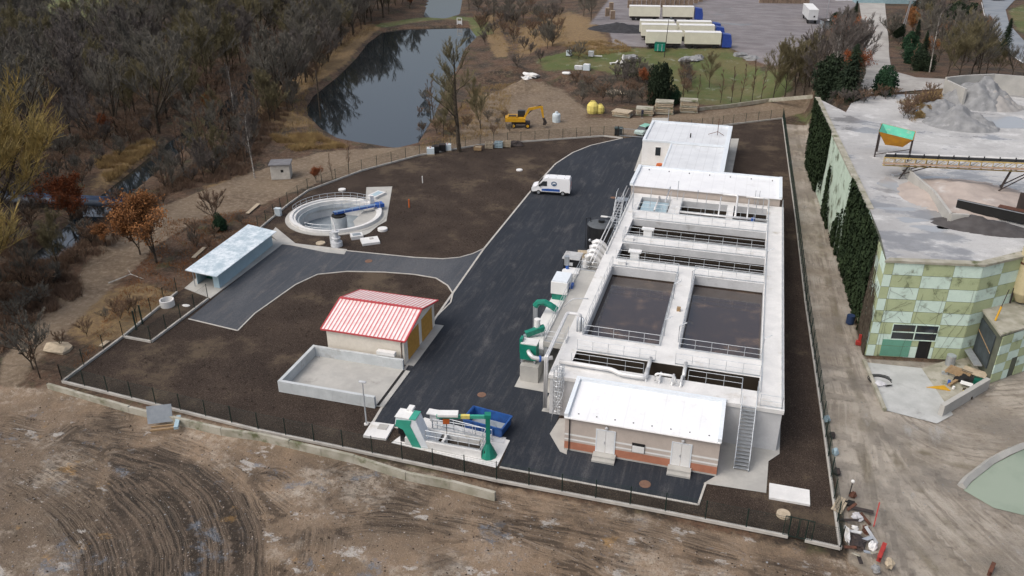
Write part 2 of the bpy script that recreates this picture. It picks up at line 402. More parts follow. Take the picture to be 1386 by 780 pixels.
track = zone(pxy([(0,560),(0,490),(40,450),(110,370),(150,310),(200,285),(270,262),(330,235),(400,215),(440,205),(520,200),(600,196),(700,172),(760,160),(860,160),(960,150),(1060,138),(1100,133),(1098,150),(1059,160),(990,168),(850,186),(700,192),(560,212),(430,248),(330,285),(270,300),(215,330),(150,390),(90,450),(40,500),(20,530)]), 1.6)
track = np.maximum(track, zone(pxy([(380,222),(430,205),(500,205),(420,235),(380,245)]), 2))
track = np.maximum(track, zone(pxy([(640,130),(700,118),(760,120),(800,150),(780,175),(650,190),(600,195),(640,160)]), 3) * .9)
straw = line_zone(pxy([(500,36),(468,62),(450,85),(430,98),(380,128),(350,150),(400,165)]), 3.5, 2.5)
straw = np.maximum(straw, zone(PTs([(770,15),(800,25),(830,62),(800,70),(740,62),(700,80),(700,40)]), 5) * .9)
straw = np.maximum(straw, zone(pxy([(120,400),(200,380),(230,400),(200,440),(130,470),(90,450)]), 3))
straw = np.maximum(straw, zone(pxy([(140,215),(200,190),(215,195),(150,250),(120,260)]), 3)*.9)
straw = np.maximum(straw, zone(pxy([(270,255),(340,232),(345,250),(300,275)]), 3)*.9)
straw = np.maximum(straw, zone(PTs([(640,20),(668,20),(690,60),(690,78),(668,78),(655,50)]), 2)*.8)
grass = zone(PTs([(770,70),(860,66),(985,66),(1060,95),(1110,128),(1050,138),(930,142),(905,110),(800,95),(735,96),(728,80)]), 4)
grass = np.maximum(grass, line_zone(PTs([(520,34),(560,28),(610,24),(645,26),(655,45)]), 3, 2)*.9)
grass = np.maximum(grass, zone(pxy([(90,60),(150,22),(170,10),(150,-10),(60,-10),(0,40),(0,60)]), 8)*.75)
grass = np.maximum(grass, zone(PTs([(1365,15),(1386,5),(1400,50),(1378,42)]), 3))
lot = zone(PTs([(835,-10),(1140,-10),(1120,30),(1105,70),(1060,88),(1000,70),(985,64),(930,66),(830,62),(820,30)]), 1.8)
lot = np.maximum(lot, zone([(-25,222),(0,228),(14,236),(30,300),(25,420),(-60,420),(-45,232)], 3))
field = zone(pxy([(60,45),(150,-25),(40,-25),(-40,30)]), 10)
me = bpy.data.meshes.new('ground')
nx, ny = len(xs), len(ys)
idx = np.arange(nx*ny).reshape(ny, nx)
quads = np.stack([idx[:-1,:-1], idx[:-1,1:], idx[1:,1:], idx[1:,:-1]], -1).reshape(-1, 4)
me.vertices.add(nx*ny); me.vertices.foreach_set('co', np.stack([fx, fy, gz], 1).ravel())
me.loops.add(len(quads)*4); me.loops.foreach_set('vertex_index', quads.ravel().astype('i'))
me.polygons.add(len(quads)); me.polygons.foreach_set('loop_start', np.arange(0, len(quads)*4, 4, dtype='i')); me.polygons.foreach_set('loop_total', np.full(len(quads), 4, 'i'))
me.polygons.foreach_set('use_smooth', np.ones(len(quads), bool))
me.update(calc_edges=True)
def att(nm, a):
    x = me.attributes.new(nm, 'FLOAT', 'POINT'); x.data.foreach_set('value', a.astype('f'))
lm, ls = lanes([pxy(a) for a in (
    [(120,585),(200,595),(270,620),(325,660),(350,710),(350,800)], [(150,615),(225,635),(270,675),(292,730),(290,810)], [(90,610),(160,640),(215,690),(235,740),(236,810)], [(30,640),(100,680),(140,730),(150,810)],
    [(360,650),(430,700),(420,760),(380,810)], [(400,705),(520,685),(640,705),(760,745),(880,810)], [(470,640),(600,672),(700,694),(830,712),(950,745),(1110,785)], [(690,712),(850,745),(1000,775),(1120,810)], [(480,810),(640,745),(780,775),(840,820)], [(0,575),(60,590),(100,560),(160,565)])], fx, fy)
mudlane = np.clip((2.6 - lm)/1.2, 0, 1) * (fy < 49)
EL = [(7.9,166),(8.3,150),(9.3,130),(10.2,110),(10.9,92),(11.6,76),(12.6,66),(15.5,56),(20,48.5),(26,42),(34,34)]
le, les = lanes([EL, [(11.9,72),(13.2,64),(18,60),(24,60),(34,64),(50,70)], [(11.8,60),(13.2,52),(17.5,45),(22,38),(26,30)], [(12.5,68),(12.2,56),(12.4,46),(14,34)]], fx, fy)
circ = zone(pxy([(150,610),(215,600),(280,630),(335,668),(356,710),(356,830),(80,830),(100,760),(140,690)]), 1.2)
for nm, a in dict(circ=circ, lanem=ls, lanemask=mudlane, lanee=les, lanedist=le, mud=mud, east=east, track=track, straw=straw, grass=grass, lot=lot).items(): att(nm, a)
g = bpy.data.objects.new('ground', me); col.objects.link(g); g['kind'] = 'structure'
q = N('ground_cover')
def am(nm, k=.5, sc_=.5):
    x = q.n('ShaderNodeAttribute', attribute_name=nm)
    return q.step(q.math('ADD', x.outputs['Fac'], q.math('MULTIPLY', q.math('SUBTRACT', NZ, .5), k)), .40, .60)
NZ = q.noise(.55, 8, .7)
n1 = q.noise(.16, 6, .6); n2 = q.noise(1.6, 7, .72); n3 = q.noise(7, 5, .75); n4 = q.noise(.05, 4, .5)
lit = q.mix(q.step(n1, .40, .60), (.036,.028,.021), (.110,.066,.042))
lit = q.mix(q.math('MULTIPLY', q.step(q.noise(.10, 5, .7), .52, .62), .5), lit, (.115,.058,.036))
lit = q.mix(q.step(n2, .46, .66), lit, (.145,.105,.07)); lit = q.mix(q.step(q.noise(2.6, 6, .75), .52, .66), lit, (.030,.024,.018)); lit = q.mix(q.step(n3, .5, .72), lit, (.022,.018,.013))
lit = q.mix(q.math('MULTIPLY', q.step(q.noise(.3, 5, .6), .55, .68), .7), lit, (.065,.066,.030))
lit = q.mix(q.math('MULTIPLY', q.step(q.noise(4.5, 6, .8), .66, .72), .8), lit, (.28,.22,.15))
def rut(cx, cy, freq, wob=.6, sharp=(.25,.6)):
    sx = q.n('ShaderNodeSeparateXYZ'); q.l(q.pos, sx.inputs[0])
    dx = q.math('SUBTRACT', sx.outputs[0], cx); dy = q.math('SUBTRACT', sx.outputs[1], cy)
    r = q.math('SQRT', q.math('ADD', q.math('MULTIPLY', dx, dx), q.math('MULTIPLY', dy, dy)))
    r = q.math('ADD', r, q.math('MULTIPLY', q.noise(.16, 4, .6), wob))
    cv = q.n('ShaderNodeCombineXYZ'); q.l(q.math('MULTIPLY', r, freq), cv.inputs[0])
    cv.inputs[1].default_value = cx
    # ridges that run along the arc: 1D noise of the radius, broken up along the way
    tn = q.n('ShaderNodeTexNoise', noise_dimensions='2D'); q.l(cv.outputs[0], tn.inputs['Vector']); tn.inputs['Scale'].default_value = 1; tn.inputs['Detail'].default_value = 4; tn.inputs['Roughness'].default_value = .7
    return r, tn.outputs[0]
def band(r, a, b, s): return q.math('MULTIPLY', q.step(r, a - s, a + s), q.math('SUBTRACT', 1.0, q.step(r, b - s, b + s)))
def lane(nm, freq, detail=5, seed=0, sq=.12):
    x = q.n('ShaderNodeAttribute', attribute_name=nm); cv = q.n('ShaderNodeCombineXYZ')
    q.l(q.math('MULTIPLY', q.math('ADD', x.outputs['Fac'], q.math('MULTIPLY', q.noise(.5, 3), .35)), freq), cv.inputs[0])
    q.l(q.math('MULTIPLY', q.noise(.12, 2), 9.0), cv.inputs[1])
    tn = q.n('ShaderNodeTexNoise', noise_dimensions='2D'); q.l(cv.outputs[0], tn.inputs['Vector']); tn.inputs['Scale'].default_value = 1; tn.inputs['Detail'].default_value = detail; tn.inputs['Roughness'].default_value = .65; return tn.outputs[0]
v1 = lane('lanem', 4.2, 6); v3 = lane('lanee', 2.6)
lmk = q.n('ShaderNodeAttribute', attribute_name='lanemask').outputs['Fac']; lmk = q.math('MULTIPLY', lmk, q.step(q.noise(.2, 5, .65), .38, .60))
circ = q.n('ShaderNodeAttribute', attribute_name='circ').outputs['Fac']; circ = q.step(q.math('ADD', circ, q.math('MULTIPLY', q.math('SUBTRACT', NZ, .5), .5)), .4, .6)
mudc = q.mix(q.step(n1, .3, .65), (.125,.090,.060), (.27,.20,.14))
mudc = q.mix(q.step(NZ, .44, .64), mudc, (.235,.168,.112))
mudc = q.mix(q.math('MULTIPLY', q.step(n4, .45, .6), .6), mudc, (.10,.078,.058))
mudr = q.mix(q.math('MULTIPLY', q.step(v1, .48, .62), q.math('MULTIPLY', lmk, .85)), mudc, (.050,.036,.026))
mudr = q.mix(q.math('MULTIPLY', q.step(v1, .43, .34), q.math('MULTIPLY', lmk, .5)), mudr, (.32,.265,.21))
mudr = q.mix(q.math('MULTIPLY', circ, .93), mudr, q.mix(q.step(v1, .36, .64), (.135,.10,.072), (.030,.023,.017)))
pud = q.math('MULTIPLY', q.step(q.noise(.30, 6, .72, q.scalev(1,1.5,1)), .59, .64), q.math('SUBTRACT', 1.0, circ))
mudr = q.mix(q.math('MULTIPLY', pud, .8), mudr, (.44,.42,.39))
mudr = q.mix(q.math('MULTIPLY', q.math('MULTIPLY', q.step(q.noise(.14, 7, .7, q.scalev(1,1.4,1,.7)), .50, .62), q.step(n2, .38, .60)), q.math('SUBTRACT', .75, q.math('MULTIPLY', circ, .7))), mudr, (.40,.345,.28))
mudr = q.mix(q.math('MULTIPLY', q.step(q.noise(.16, 6, .7, q.scalev(1,1.6,1,1.9)), .55, .66), .6), mudr, (.085,.062,.045))
mudr = q.mix(q.math('MULTIPLY', q.step(q.noise(.17, 7, .8, q.scalev(1.2,1.5,1,1.0)), .57, .66), .8), mudr, (.15,.17,.20))
mudr = q.mix(q.math('MULTIPLY', q.step(q.noise(.21, 5, .7, q.scalev(1.1,1.3,1,2.0)), .62, .70), .8), mudr, (.33,.20,.08))
mudr = q.mix(q.math('MULTIPLY', q.step(n3, .50, .70), .6), mudr, (.060,.045,.034))
mudr = q.mix(q.math('MULTIPLY', q.step(q.noise(11, 3, .6), .62, .68), .75), mudr, (.42,.36,.29))
trc = q.mix(q.step(n1, .35, .65), (.19,.145,.10), (.135,.10,.068)); trc = q.mix(q.step(n2, .42, .7), trc, (.26,.205,.15))
trc = q.mix(q.math('MULTIPLY', q.step(n3, .52, .7), .6), trc, (.075,.056,.04))
eac = q.mix(q.step(q.noise(.11, 6, .65), .40, .62), (.40,.36,.305), (.25,.215,.17))
eac = q.mix(q.math('MULTIPLY', q.step(v3, .44, .66), q.math('MULTIPLY', q.step(q.noise(.2, 5, .6), .40, .60), .7)), eac, (.15,.125,.10))
eac = q.mix(q.math('MULTIPLY', q.step(v3, .40, .32), .45), eac, (.40,.37,.325))
ld = q.n('ShaderNodeAttribute', attribute_name='lanedist').outputs['Fac']
eac = q.mix(q.math('MULTIPLY', q.math('MULTIPLY', q.step(ld, .55, .15), q.step(q.noise(.3,4), .4, .6)), .6), eac, (.12,.10,.06)); eac = q.mix(q.math('MULTIPLY', q.step(n1, .4, .65), .8), eac, (.20,.18,.155))
eac = q.mix(q.math('MULTIPLY', q.step(q.noise(.25, 6, .7, q.scalev(1.6,.6,1)), .58, .70), .8), eac, (.34,.33,.31))
eac = q.mix(q.math('MULTIPLY', q.step(n2, .50, .72), .5), eac, (.11,.085,.065))
stc = q.mix(q.step(n2, .35, .65), (.25,.175,.085), (.145,.095,.055)); stc = q.mix(q.math('MULTIPLY', q.step(n3, .5, .7), .6), stc, (.07,.05,.03))
grc = q.mix(q.step(n1, .4, .62), (.085,.105,.035), (.125,.115,.05)); grc = q.mix(q.step(n2, .52, .7), grc, (.055,.06,.028))
grc = q.mix(q.math('MULTIPLY', q.step(q.noise(.3, 6, .75), .56, .68), .55), grc, (.27,.30,.24))
lotc = q.mix(q.step(q.noise(.3, 6, .65, q.scalev(.5, 1.2, 1, .3)), .35, .65), (.165,.15,.155), (.235,.22,.225)); lotc = q.mix(q.step(n3, .5, .7), lotc, (.13,.12,.12))
c = lit
for nm, cc, k in (('straw', stc, .9), ('grass', grc, .8), ('track', trc, .7), ('lot', lotc, .35), ('east', eac, .35), ('mud', mudr, .5)):
    c = q.mix(am(nm, k), c, cc)
hb = q.math('ADD', q.math('MULTIPLY', n3, .6), n2)
hb = q.math('ADD', hb, q.math('MULTIPLY', q.math('MULTIPLY', v1, lmk), -3.0))
hb = q.math('ADD', hb, q.math('MULTIPLY', v3, -.5))
q.bump(hb, .8, .16)
me.materials.append(q.out(c, q.step(q.noise(.4, 5, .7), 1.6, .1), 0, .28))

# ------------------------------------------------------------------ flat sheets of the site
def sheet(name, poly, z, m, hole=None):
    mb = MB()
    n = len(poly); ar = sum(poly[i][0]*poly[(i+1)%n][1]-poly[(i+1)%n][0]*poly[i][1] for i in range(n))
    if ar < 0: poly = poly[::-1]
    from mathutils.geometry import tessellate_polygon
    rings = [[Vector((a[0], a[1], 0)) for a in poly]]
    if hole: rings.append([Vector((a[0], a[1], 0)) for a in hole]); poly = list(poly) + list(hole)
    tr = tessellate_polygon(rings)
    fs = []
    for t in tr:
        a, b, c = (poly[i] for i in t); k = (b[0]-a[0])*(c[1]-a[1])-(b[1]-a[1])*(c[0]-a[0])
        if abs(k) > 1e-6: fs.append(tuple(t) if k > 0 else tuple(t)[::-1])
    mb.add([(a[0], a[1], z) for a in poly], fs); return obj(name, mb, m, kind='structure')
def gridsheet(name, poly, off, m, step=1.5, extra=None):
    # a sheet draped on the terrain
    pa = np.array(poly); bm = bmesh.new()
    vs = [bm.verts.new((a[0], a[1], 0)) for a in poly]; bm.faces.new(vs)
    x0, y0 = pa.min(0); x1, y1 = pa.max(0)
    for x in np.arange(x0+step, x1, step): bmesh.ops.bisect_plane(bm, geom=bm.verts[:]+bm.edges[:]+bm.faces[:], plane_co=(x,0,0), plane_no=(1,0,0))
    for y in np.arange(y0+step, y1, step): bmesh.ops.bisect_plane(bm, geom=bm.verts[:]+bm.edges[:]+bm.faces[:], plane_co=(0,y,0), plane_no=(0,1,0))
    X = np.array([v.co.x for v in bm.verts]); Y = np.array([v.co.y for v in bm.verts]); Z = T(X, Y)
    for v, z in zip(bm.verts, Z): v.co.z = z + off
    bmesh.ops.recalc_face_normals(bm, faces=bm.faces[:])
    for f in bm.faces:
        if f.normal.z < 0: f.normal_flip()
    mm = bpy.data.meshes.new(name); bm.to_mesh(mm); bm.free(); mm.materials.append(m)
    o = bpy.data.objects.new(name, mm); col.objects.link(o); o['kind'] = 'structure'; return o
sheet('pond_water', POND and [(p[0], p[1]) for p in pxy([(360,165),(400,110),(460,50),(520,34),(650,30),(655,60),(620,130),(590,200),(520,205),(420,190)], -.55)], -.55, M['water'])
sheet('far_pond_water', pxy([(560,30),(575,-15),(640,-15),(630,30)], -.5), -.5, M['water'])
mb = MB(); L = STREAM
for (ax, ay), (bx, by) in zip(L[:-1], L[1:]):
    d = Vector((bx-ax, by-ay)).normalized(); nx_, ny_ = -d.y*2.7, d.x*2.7
    mb.quad((ax-nx_, ay-ny_, -.6), (ax+nx_, ay+ny_, -.6), (bx+nx_, by+ny_, -.6 + .0), (bx-nx_, by-ny_, -.6))
bmm = obj('stream_water', mb, M['water'], kind='structure')
SOILP = pxy([(85,518),(167,457),(240,397),(258,384),(350,312),(417,259),(490,232),(568,211),(650,197),(705,193),(817,185),(843,188)]) + pxy([(880,181),(992,169),(1059,161)]) + pxy([(1080,320),(1110,520),(1137,744),(950,698),(675,655),(440,600),(250,555)])
sheet('soil_bed', SOILP, .015, M['soil'], [(-51.75+6.45*math.cos(t), 94.0+6.45*math.sin(t)) for t in np.linspace(6.2832, 0, 41)[:-1]])
ROAD = pxy([(700,640),(676,632),(690,597),(560,565),(497,572),(505,568)]) 
RL = pxy([(505,572),(590,430),(655,337),(716,262),(738,237),(752,222),(775,207),(800,197),(840,188),(873,185)])
RR = [(-16.5,141),(-15.0,126),(-12.5,114),(-12.5,56),(0.9,56),(1.0,53.3)] + pxy([(955,655),(945,684),(676,633),(690,597),(575,567),(545,581),(497,572)])
RLX = [(p[0], p[1]) for p in RL]
sheet('asphalt_road', RLX + RR, .035, M['asphalt'])
SN = pxy([(655,337),(640,344),(622,349),(600,351),(560,349),(470,340),(380,331)])
SS = pxy([(322,448),(345,425),(400,386),(430,372),(470,368),(520,369),(560,372),(590,377),(606,387),(613,398),(610,410),(600,420),(590,430)])
SIDE = pxy([(690,337)]) + SN + pxy([(255,432)]) + SS + pxy([(640,430)])
sheet('side_road', SIDE, .031, M['asphalt2'])
def kerb(name, pts, wd=.14, z0=.01, z1=.09, m=None):
    mb = MB()
    for a, b in zip(pts[:-1], pts[1:]):
        mb.bar((a[0], a[1], (z0+z1)/2), (b[0], b[1], (z0+z1)/2), wd, z1-z0)
    return obj(name, mb, m or M['kerb'], kind='structure')
kerb('road_kerb', pxy([(505,572),(590,430),(655,337),(716,262),(738,237),(752,222),(775,207),(800,197),(840,188)]), .22, .01, .055)
kerb('side_road_kerb', SN, .14); kerb('side_road_kerb', SS, .14, .01, .085)
kerb('side_road_edge', pxy([(255,432),(322,448)]), .14, .01, .06)
kerb('yard_kerb', pxy([(495,572),(545,581)]), .14, .01, .07)
kerb('yard_kerb', pxy([(676,633),(945,684),(955,655)]), .16, .01, .08)
# concrete aprons
sheet('concrete_apron', [(-14.1,58.0),(-14.1,60.9),(-17.4,61.0),(-17.6,92),(-12.9,92),(-12.9,58.0)], .045, M['concrete'])
sheet('concrete_apron', pxy([(744,588),(757,567),(770,567),(767,616),(758,612)]), .047, M['concrete'])
sheet('concrete_apron', [(1.0,53.5),(1.0,59),(5.2,59)] + pxy([(1057,560),(1055,615),(1040,625),(1037,668),(952,655)]), .05, M['concrete'])
sheet('concrete_apron', pxy([(858,232),(883,160),(905,160),(895,240)]), .045, M['concrete'])
sheet('concrete_apron', pxy([(1000,188),(988,250),(975,250),(985,188)]), .045, M['concrete'])
# ------------------------------------------------------------------ aeration tank
TZ = 4.0
X0, X1, Y0, Y1 = -13.4, 5.35, 57.9, 103.4
IX0, IX1 = -12.05, 3.5
tank = thing('aeration_tank', 'long concrete aeration tank with walkways, steel railings and two dark brown basins', 'water tank', (-4, 80, 0))
# openings in the deck (x0,x1,y0,y1): front slot, two big basins, three channels, rear bays
SLOTS = [(IX0, IX1, 60.1, 62.2), (IX0, -5.25, 65.2, 80.4), (-3.4, IX1, 65.2, 80.4), (IX0, IX1, 82.5, 86.9), (IX0, IX1, 89.2, 94.3), (IX0, -8.3, 97.3, 102.2), (-6.9, -1.3, 97.3, 102.2), (-.5, IX1, 97.3, 102.2)]
def deck_cells(x0, x1, y0, y1, holes):
    X = sorted({x0, x1, *[a for h in holes for a in h[:2]]}); Y = sorted({y0, y1, *[a for h in holes for a in h[2:]]})
    out = []
    for a, b in zip(X[:-1], X[1:]):
        for c, d in zip(Y[:-1], Y[1:]):
            mx, my = (a+b)/2, (c+d)/2
            if not any(h[0] < mx < h[1] and h[2] < my < h[3] for h in holes): out.append((a, b, c, d))
    return out
mb = MB()
for a, b, c, d in deck_cells(X0, X1, Y0, Y1, SLOTS): mb.quad((a,c,TZ), (b,c,TZ), (b,d,TZ), (a,d,TZ))
# deck slab edge
for (a, b) in (((X0-.12,Y0-.12),(X1+.12,Y0-.0)), ((X0-.12,Y0),(X0,Y1)), ((X1,Y0),(X1+.12,Y1))): mb.box(a[0], b[0], a[1], b[1], TZ-.35, TZ+.003)
obj('walkway', mb, M['deck'], tank, True)
mb = MB(); mb.quad((X0,Y0,0),(X1,Y0,0),(X1,Y0,TZ-.002),(X0,Y0,TZ-.002)); mb.quad((X0,Y1,0),(X0,Y0,0),(X0,Y0,TZ-.002),(X0,Y1,TZ-.002)); mb.quad((X1,Y0,0),(X1,Y1,0),(X1,Y1,TZ-.002),(X1,Y0,TZ-.002))
for hi, h in enumerate(SLOTS):
    a, b, c, d = h; z0, z1 = .8, TZ-.002
    mb.mi = 1 if hi == 0 else 0
    mb.quad((a,c,z0),(a,d,z0),(a,d,z1),(a,c,z1)); mb.quad((b,d,z0),(b,c,z0),(b,c,z1),(b,d,z1)); mb.quad((b,c,z0),(a,c,z0),(a,c,z1),(b,c,z1)); mb.quad((a,d,z0),(b,d,z0),(b,d,z1),(a,d,z1))
for hi, h in enumerate(SLOTS[1:]):
    a, b, c, d = h; z0 = 2.6; z1 = 3.02 if hi < 2 else 3.2; k = .012; mb.mi = 1; a += k; b -= k; c += k; d -= k
    mb.quad((a,c,z0),(a,d,z0),(a,d,z1),(a,c,z1)); mb.quad((b,d,z0),(b,c,z0),(b,c,z1),(b,d,z1)); mb.quad((b,c,z0),(a,c,z0),(a,c,z1),(b,c,z1)); mb.quad((a,d,z0),(b,d,z0),(b,d,z1),(a,d,z1))
M['wetwall'] = mat('wet_wall', (.035,.028,.022), (.05,.04,.03), .8, .5)
obj('outer_wall', mb, [M['tankwall'], M['wetwall']], tank, True)
for i, h in enumerate(SLOTS):
    big = i in (1, 2)
    z = 2.9 if big else (1.6 if i == 0 else 2.75)
    mb = MB().quad((h[0],h[2],z),(h[1],h[2],z),(h[1],h[3],z),(h[0],h[3],z))
    obj('water', mb, M['sludge'] if big else M['darkwater'], tank, True, label='brown sludge water in a large basin' if big else 'dark water in a narrow channel')
RAILN = 0
def railing(parent, pts, z=TZ, h=1.1, sp=1.5, r=.021, m=None, name='railing', toe=True):
    mb = MB()
    pts = [Vector((p[0], p[1], p[2] if len(p) > 2 else z)) for p in pts]
    for a, b in zip(pts[:-1], pts[1:]):
        n = max(1, round((b-a).length / sp))
        for k in range(n+1):
            p = a.lerp(b, k/n); mb.tube([p, p + Vector((0,0,h))], r, 5)
        for hh in (h, h*.52): mb.tube([a + Vector((0,0,hh)), b + Vector((0,0,hh))], r*(1.15 if hh == h else .9), 5)
        if toe: mb.bar(a + Vector((0,0,.09)), b + Vector((0,0,.09)), .012, .12)
    return obj(name, mb, m or M['rail'], parent, True)
e = .1
railing(tank, [(X1-e, Y0+e), (X1-e, Y1-.3)]); railing(tank, [(X0+e, 63.2), (X0+e, 64.4)])
railing(tank, [(X0+e, 83.2), (X0+e, Y1-.3)]); railing(tank, [(3.6, Y0+e), (X1-e, Y0+e)])
railing(tank, [(IX0, 60.0), (-5.9, 60.0)], toe=False); railing(tank, [(-2.2, 60.0), (2.1, 60.0), (2.1, Y0+e)], toe=False); railing(tank, [(3.35, Y0+e), (3.35, 59.9), (IX1, 59.9)])
for a, b in ((IX0, -5.2), (-3.5, IX1)):
    railing(tank, [(a, 62.35), (b, 62.35)]); railing(tank, [(a, 65.05), (b, 65.05)]); railing(tank, [(a, 80.55), (b, 80.55)])
railing(tank, [(-5.15, 65.1), (-5.15, 80.5)]); railing(tank, [(-3.5, 65.1), (-3.5, 80.5)])
railing(tank, [(IX0-.1, 65.1), (IX0-.1, 80.5)]); railing(tank, [(IX1+.1, 60.0), (IX1+.1, 102)], sp=1.8)
for y in (82.35, 87.05, 89.05, 94.45, 97.15): railing(tank, [(IX0, y), (IX1, y)])
for x in (-8.4, -6.8): railing(tank, [(x, 97.2), (x, 102.2)])
for y in (87.1, 94.5): railing(tank, [(IX0-.1, y), (IX0-.1, y+2)])
# white cabinets standing at the channels
for x, y in ((-10.1, 82.9), (-9.6, 89.5)):
    mb = MB().cb(x, y, TZ-.9, .95, .6, 1.75); mb.cb(x, y, TZ+.85, 1.4, .8, .12); obj('gate_cabinet', mb, M['white'], tank, True)
for x, y in ((-11.2, 81.3), (1.6, 84.4)[:0] or (-11.4, 88.0)): obj('valve_box', MB().cb(x, y, TZ, .8, .6, .35), M['white'], tank, True)
# small pillar and hoists on the centre walkway
mb = []
for p in ((-5.0, 74.5), (-5.0, 67.0), (-3.65, 66.2), (-3.6, 78.0), (3.6, 66.0), (3.6, 85.0)):
    mb.append(MB().tube([(p[0], p[1], TZ), (p[0], p[1], TZ+1.7), (p[0]+.6, p[1], TZ+2.1)], .05, 6))
partsof('davit_arm', mb, M['galv'], tank)
obj('electric_box', MB().cb(-4.25, 72.2, TZ, .35, .3, .4), M['wood'], tank, True)
# pipework
def pipe(parent, pts, r, m='pipe', name='pipe', n=10, bend=.35):
    q = [Vector(pts[0])]
    for i in range(1, len(pts)-1):
        a, b, c = Vector(pts[i-1]), Vector(pts[i]), Vector(pts[i+1])
        d1 = min(bend, (a-b).length*.45); d2 = min(bend, (c-b).length*.45)
        s_, e_ = b + (a-b).normalized()*d1, b + (c-b).normalized()*d2
        for k in range(5):
            t = k/4; q.append(s_*(1-t)**2 + b*2*t*(1-t) + e_*t*t)
    q.append(Vector(pts[-1]))
    return obj(name, MB().tube(q, r, n), M[m], parent, True, smooth=True)
pipe(tank, [(-13.0,59.55,TZ+.35),(-8.5,59.5,TZ+.35),(-7.6,59.0,TZ+.35),(-5.6,59.0,TZ+.35),(-5.6,60.4,TZ+.35)], .2, label if False else 'pipe')
for x in (-5.55, -4.45, -3.4, -2.7): pipe(tank, [(x,60.4,TZ-.6),(x,60.4,TZ+.3),(x,59.2,TZ+.3),(x,58.9,TZ-.2)], .11)
pipe(tank, [(-5.6,62.4,TZ+.25),(-5.6,60.6,TZ+.25),(-5.6,60.3,1.8)], .17); pipe(tank, [(-2.6,62.4,TZ+.25),(-2.6,60.6,TZ+.25),(-2.6,60.3,1.8)], .17)
pipe(tank, [(-4.8,58.9,TZ+.3),(-4.8,58.9,TZ+1.0),(-3.2,58.9,TZ+1.0),(-3.2,58.9,TZ+.3)], .11)
pipe(tank, [(-6.8,97.9,TZ+.1),(IX1,97.9,TZ+.1)], .13); pipe(tank, [(-6.8,98.5,TZ-.1),(IX1,98.5,TZ-.1)], .09); pipe(tank, [(-.6,97.6,TZ-.3),(IX1,97.6,TZ-.3)], .1, 'galv')
pipe(tank, [(-2.0,102.4,TZ+1.3),(-.2,102.4,TZ+1.3),(-.2,101.0,TZ+.6),(-.2,98,TZ+.2)], .13); pipe(tank, [(.8,102.6,TZ+1.2),(3.6,102.6,TZ+1.2),(3.6,102.6,TZ)], .11); pipe(tank, [(-8.6,96.8,TZ+1.6),(-8.6,102.5,TZ+1.6)],.07,'galv')
pipe(tank, [(1.2,97.8,TZ),(1.2,102.5,TZ+.9)], .09); pipe(tank, [(-2.2,97.8,TZ),(-2.2,102.5,TZ+.9)], .09); pipe(tank, [(-9.9,97.6,TZ+.1),(-9.9,102.6,TZ+.1)], .12)
obj('blue_valve', MB().cyl(1.9, 97.75, TZ-.3, TZ+.35, .22, n=10), M['bluesteel'], tank, True)
obj('cover_plate', MB().box(-11.8,-8.5,98.3,101.9,TZ-.5,TZ-.4), M['bluegrey'], tank, True)
# tall poles at the rear and the gooseneck pipe bends at the left edge
mb = []
for x, y, h in ((-12.6,97.5,2.6),(-10.6,99,2.4),(-7.6,102.2,2.6),(-3.8,98,2.8),(2.1,98,2.7),(2.9,100,2.2),(-5.0,100.5,2.2)): mb.append(MB().tube([(x,y,TZ),(x,y,TZ+h)], .045, 5))
partsof('pole', mb, M['galv'], tank)
for dy in (0, .55):
    pipe(tank, [(-12.5,65.9+dy*.3,TZ-.1),(-12.5,65.9+dy*.3,TZ+1.6),(-13.75-dy*.2,65.9+dy*.3,TZ+1.6),(-13.75-dy*.3,58.7,TZ+1.45),(-13.75-dy*.3,58.2,TZ+1.45),(-13.75-dy*.3,58.1,.4)], .10, 'pipe', n=8)
for k in range(3): pipe(tank, [(-12.25-.25*k,65.6,TZ-.3),(-12.25-.25*k,65.6,TZ+1.5)], .08, 'galv', n=8)
# downward cable hoops beside the front building
for k in range(4): pipe(tank, [(-12.7+.12*k,58.5,TZ+.8),(-12.6+.2*k,57.0,TZ-.3-.4*k),(-12.7,56.4,1.6),(-12.9,56.3,.2)], .035, 'galv', n=5, bend=1.2)
# side channel (grey gangway) on the left
GX0, GX1 = -15.45, X0
mb = MB().box(GX0, GX1-.12, 63.7, 79.6, TZ-.95, TZ-.45); obj('side_gangway', mb, M['concrete'], tank, True)
partsof('gangway_leg', [MB().box(GX0+.05, GX0+.35, y-.15, y+.15, 0, TZ-.95) for y in (64, 69, 74, 79)], M['tankwall'], tank)
railing(tank, [(GX0+.06, 63.8, TZ-.45), (GX0+.06, 79.4, TZ-.45), (X0-.1, 79.4, TZ-.45)])
railing(tank, [(GX0+.06, 63.8, TZ-.45), (X0-.15, 63.8, TZ-.45)])
pipe(tank, [(-14.35,79.7,TZ+.65),(-14.35,104,TZ+.65)], .06); pipe(tank, [(-14.1,79.7,TZ+.35),(-14.1,104,TZ+.35)], .06)
pipe(tank, [(-14.9,69.6,TZ+.2),(-14.1,69.6,TZ+1.2),(-12.6,69.7,TZ+1.35)], .05, 'lead')
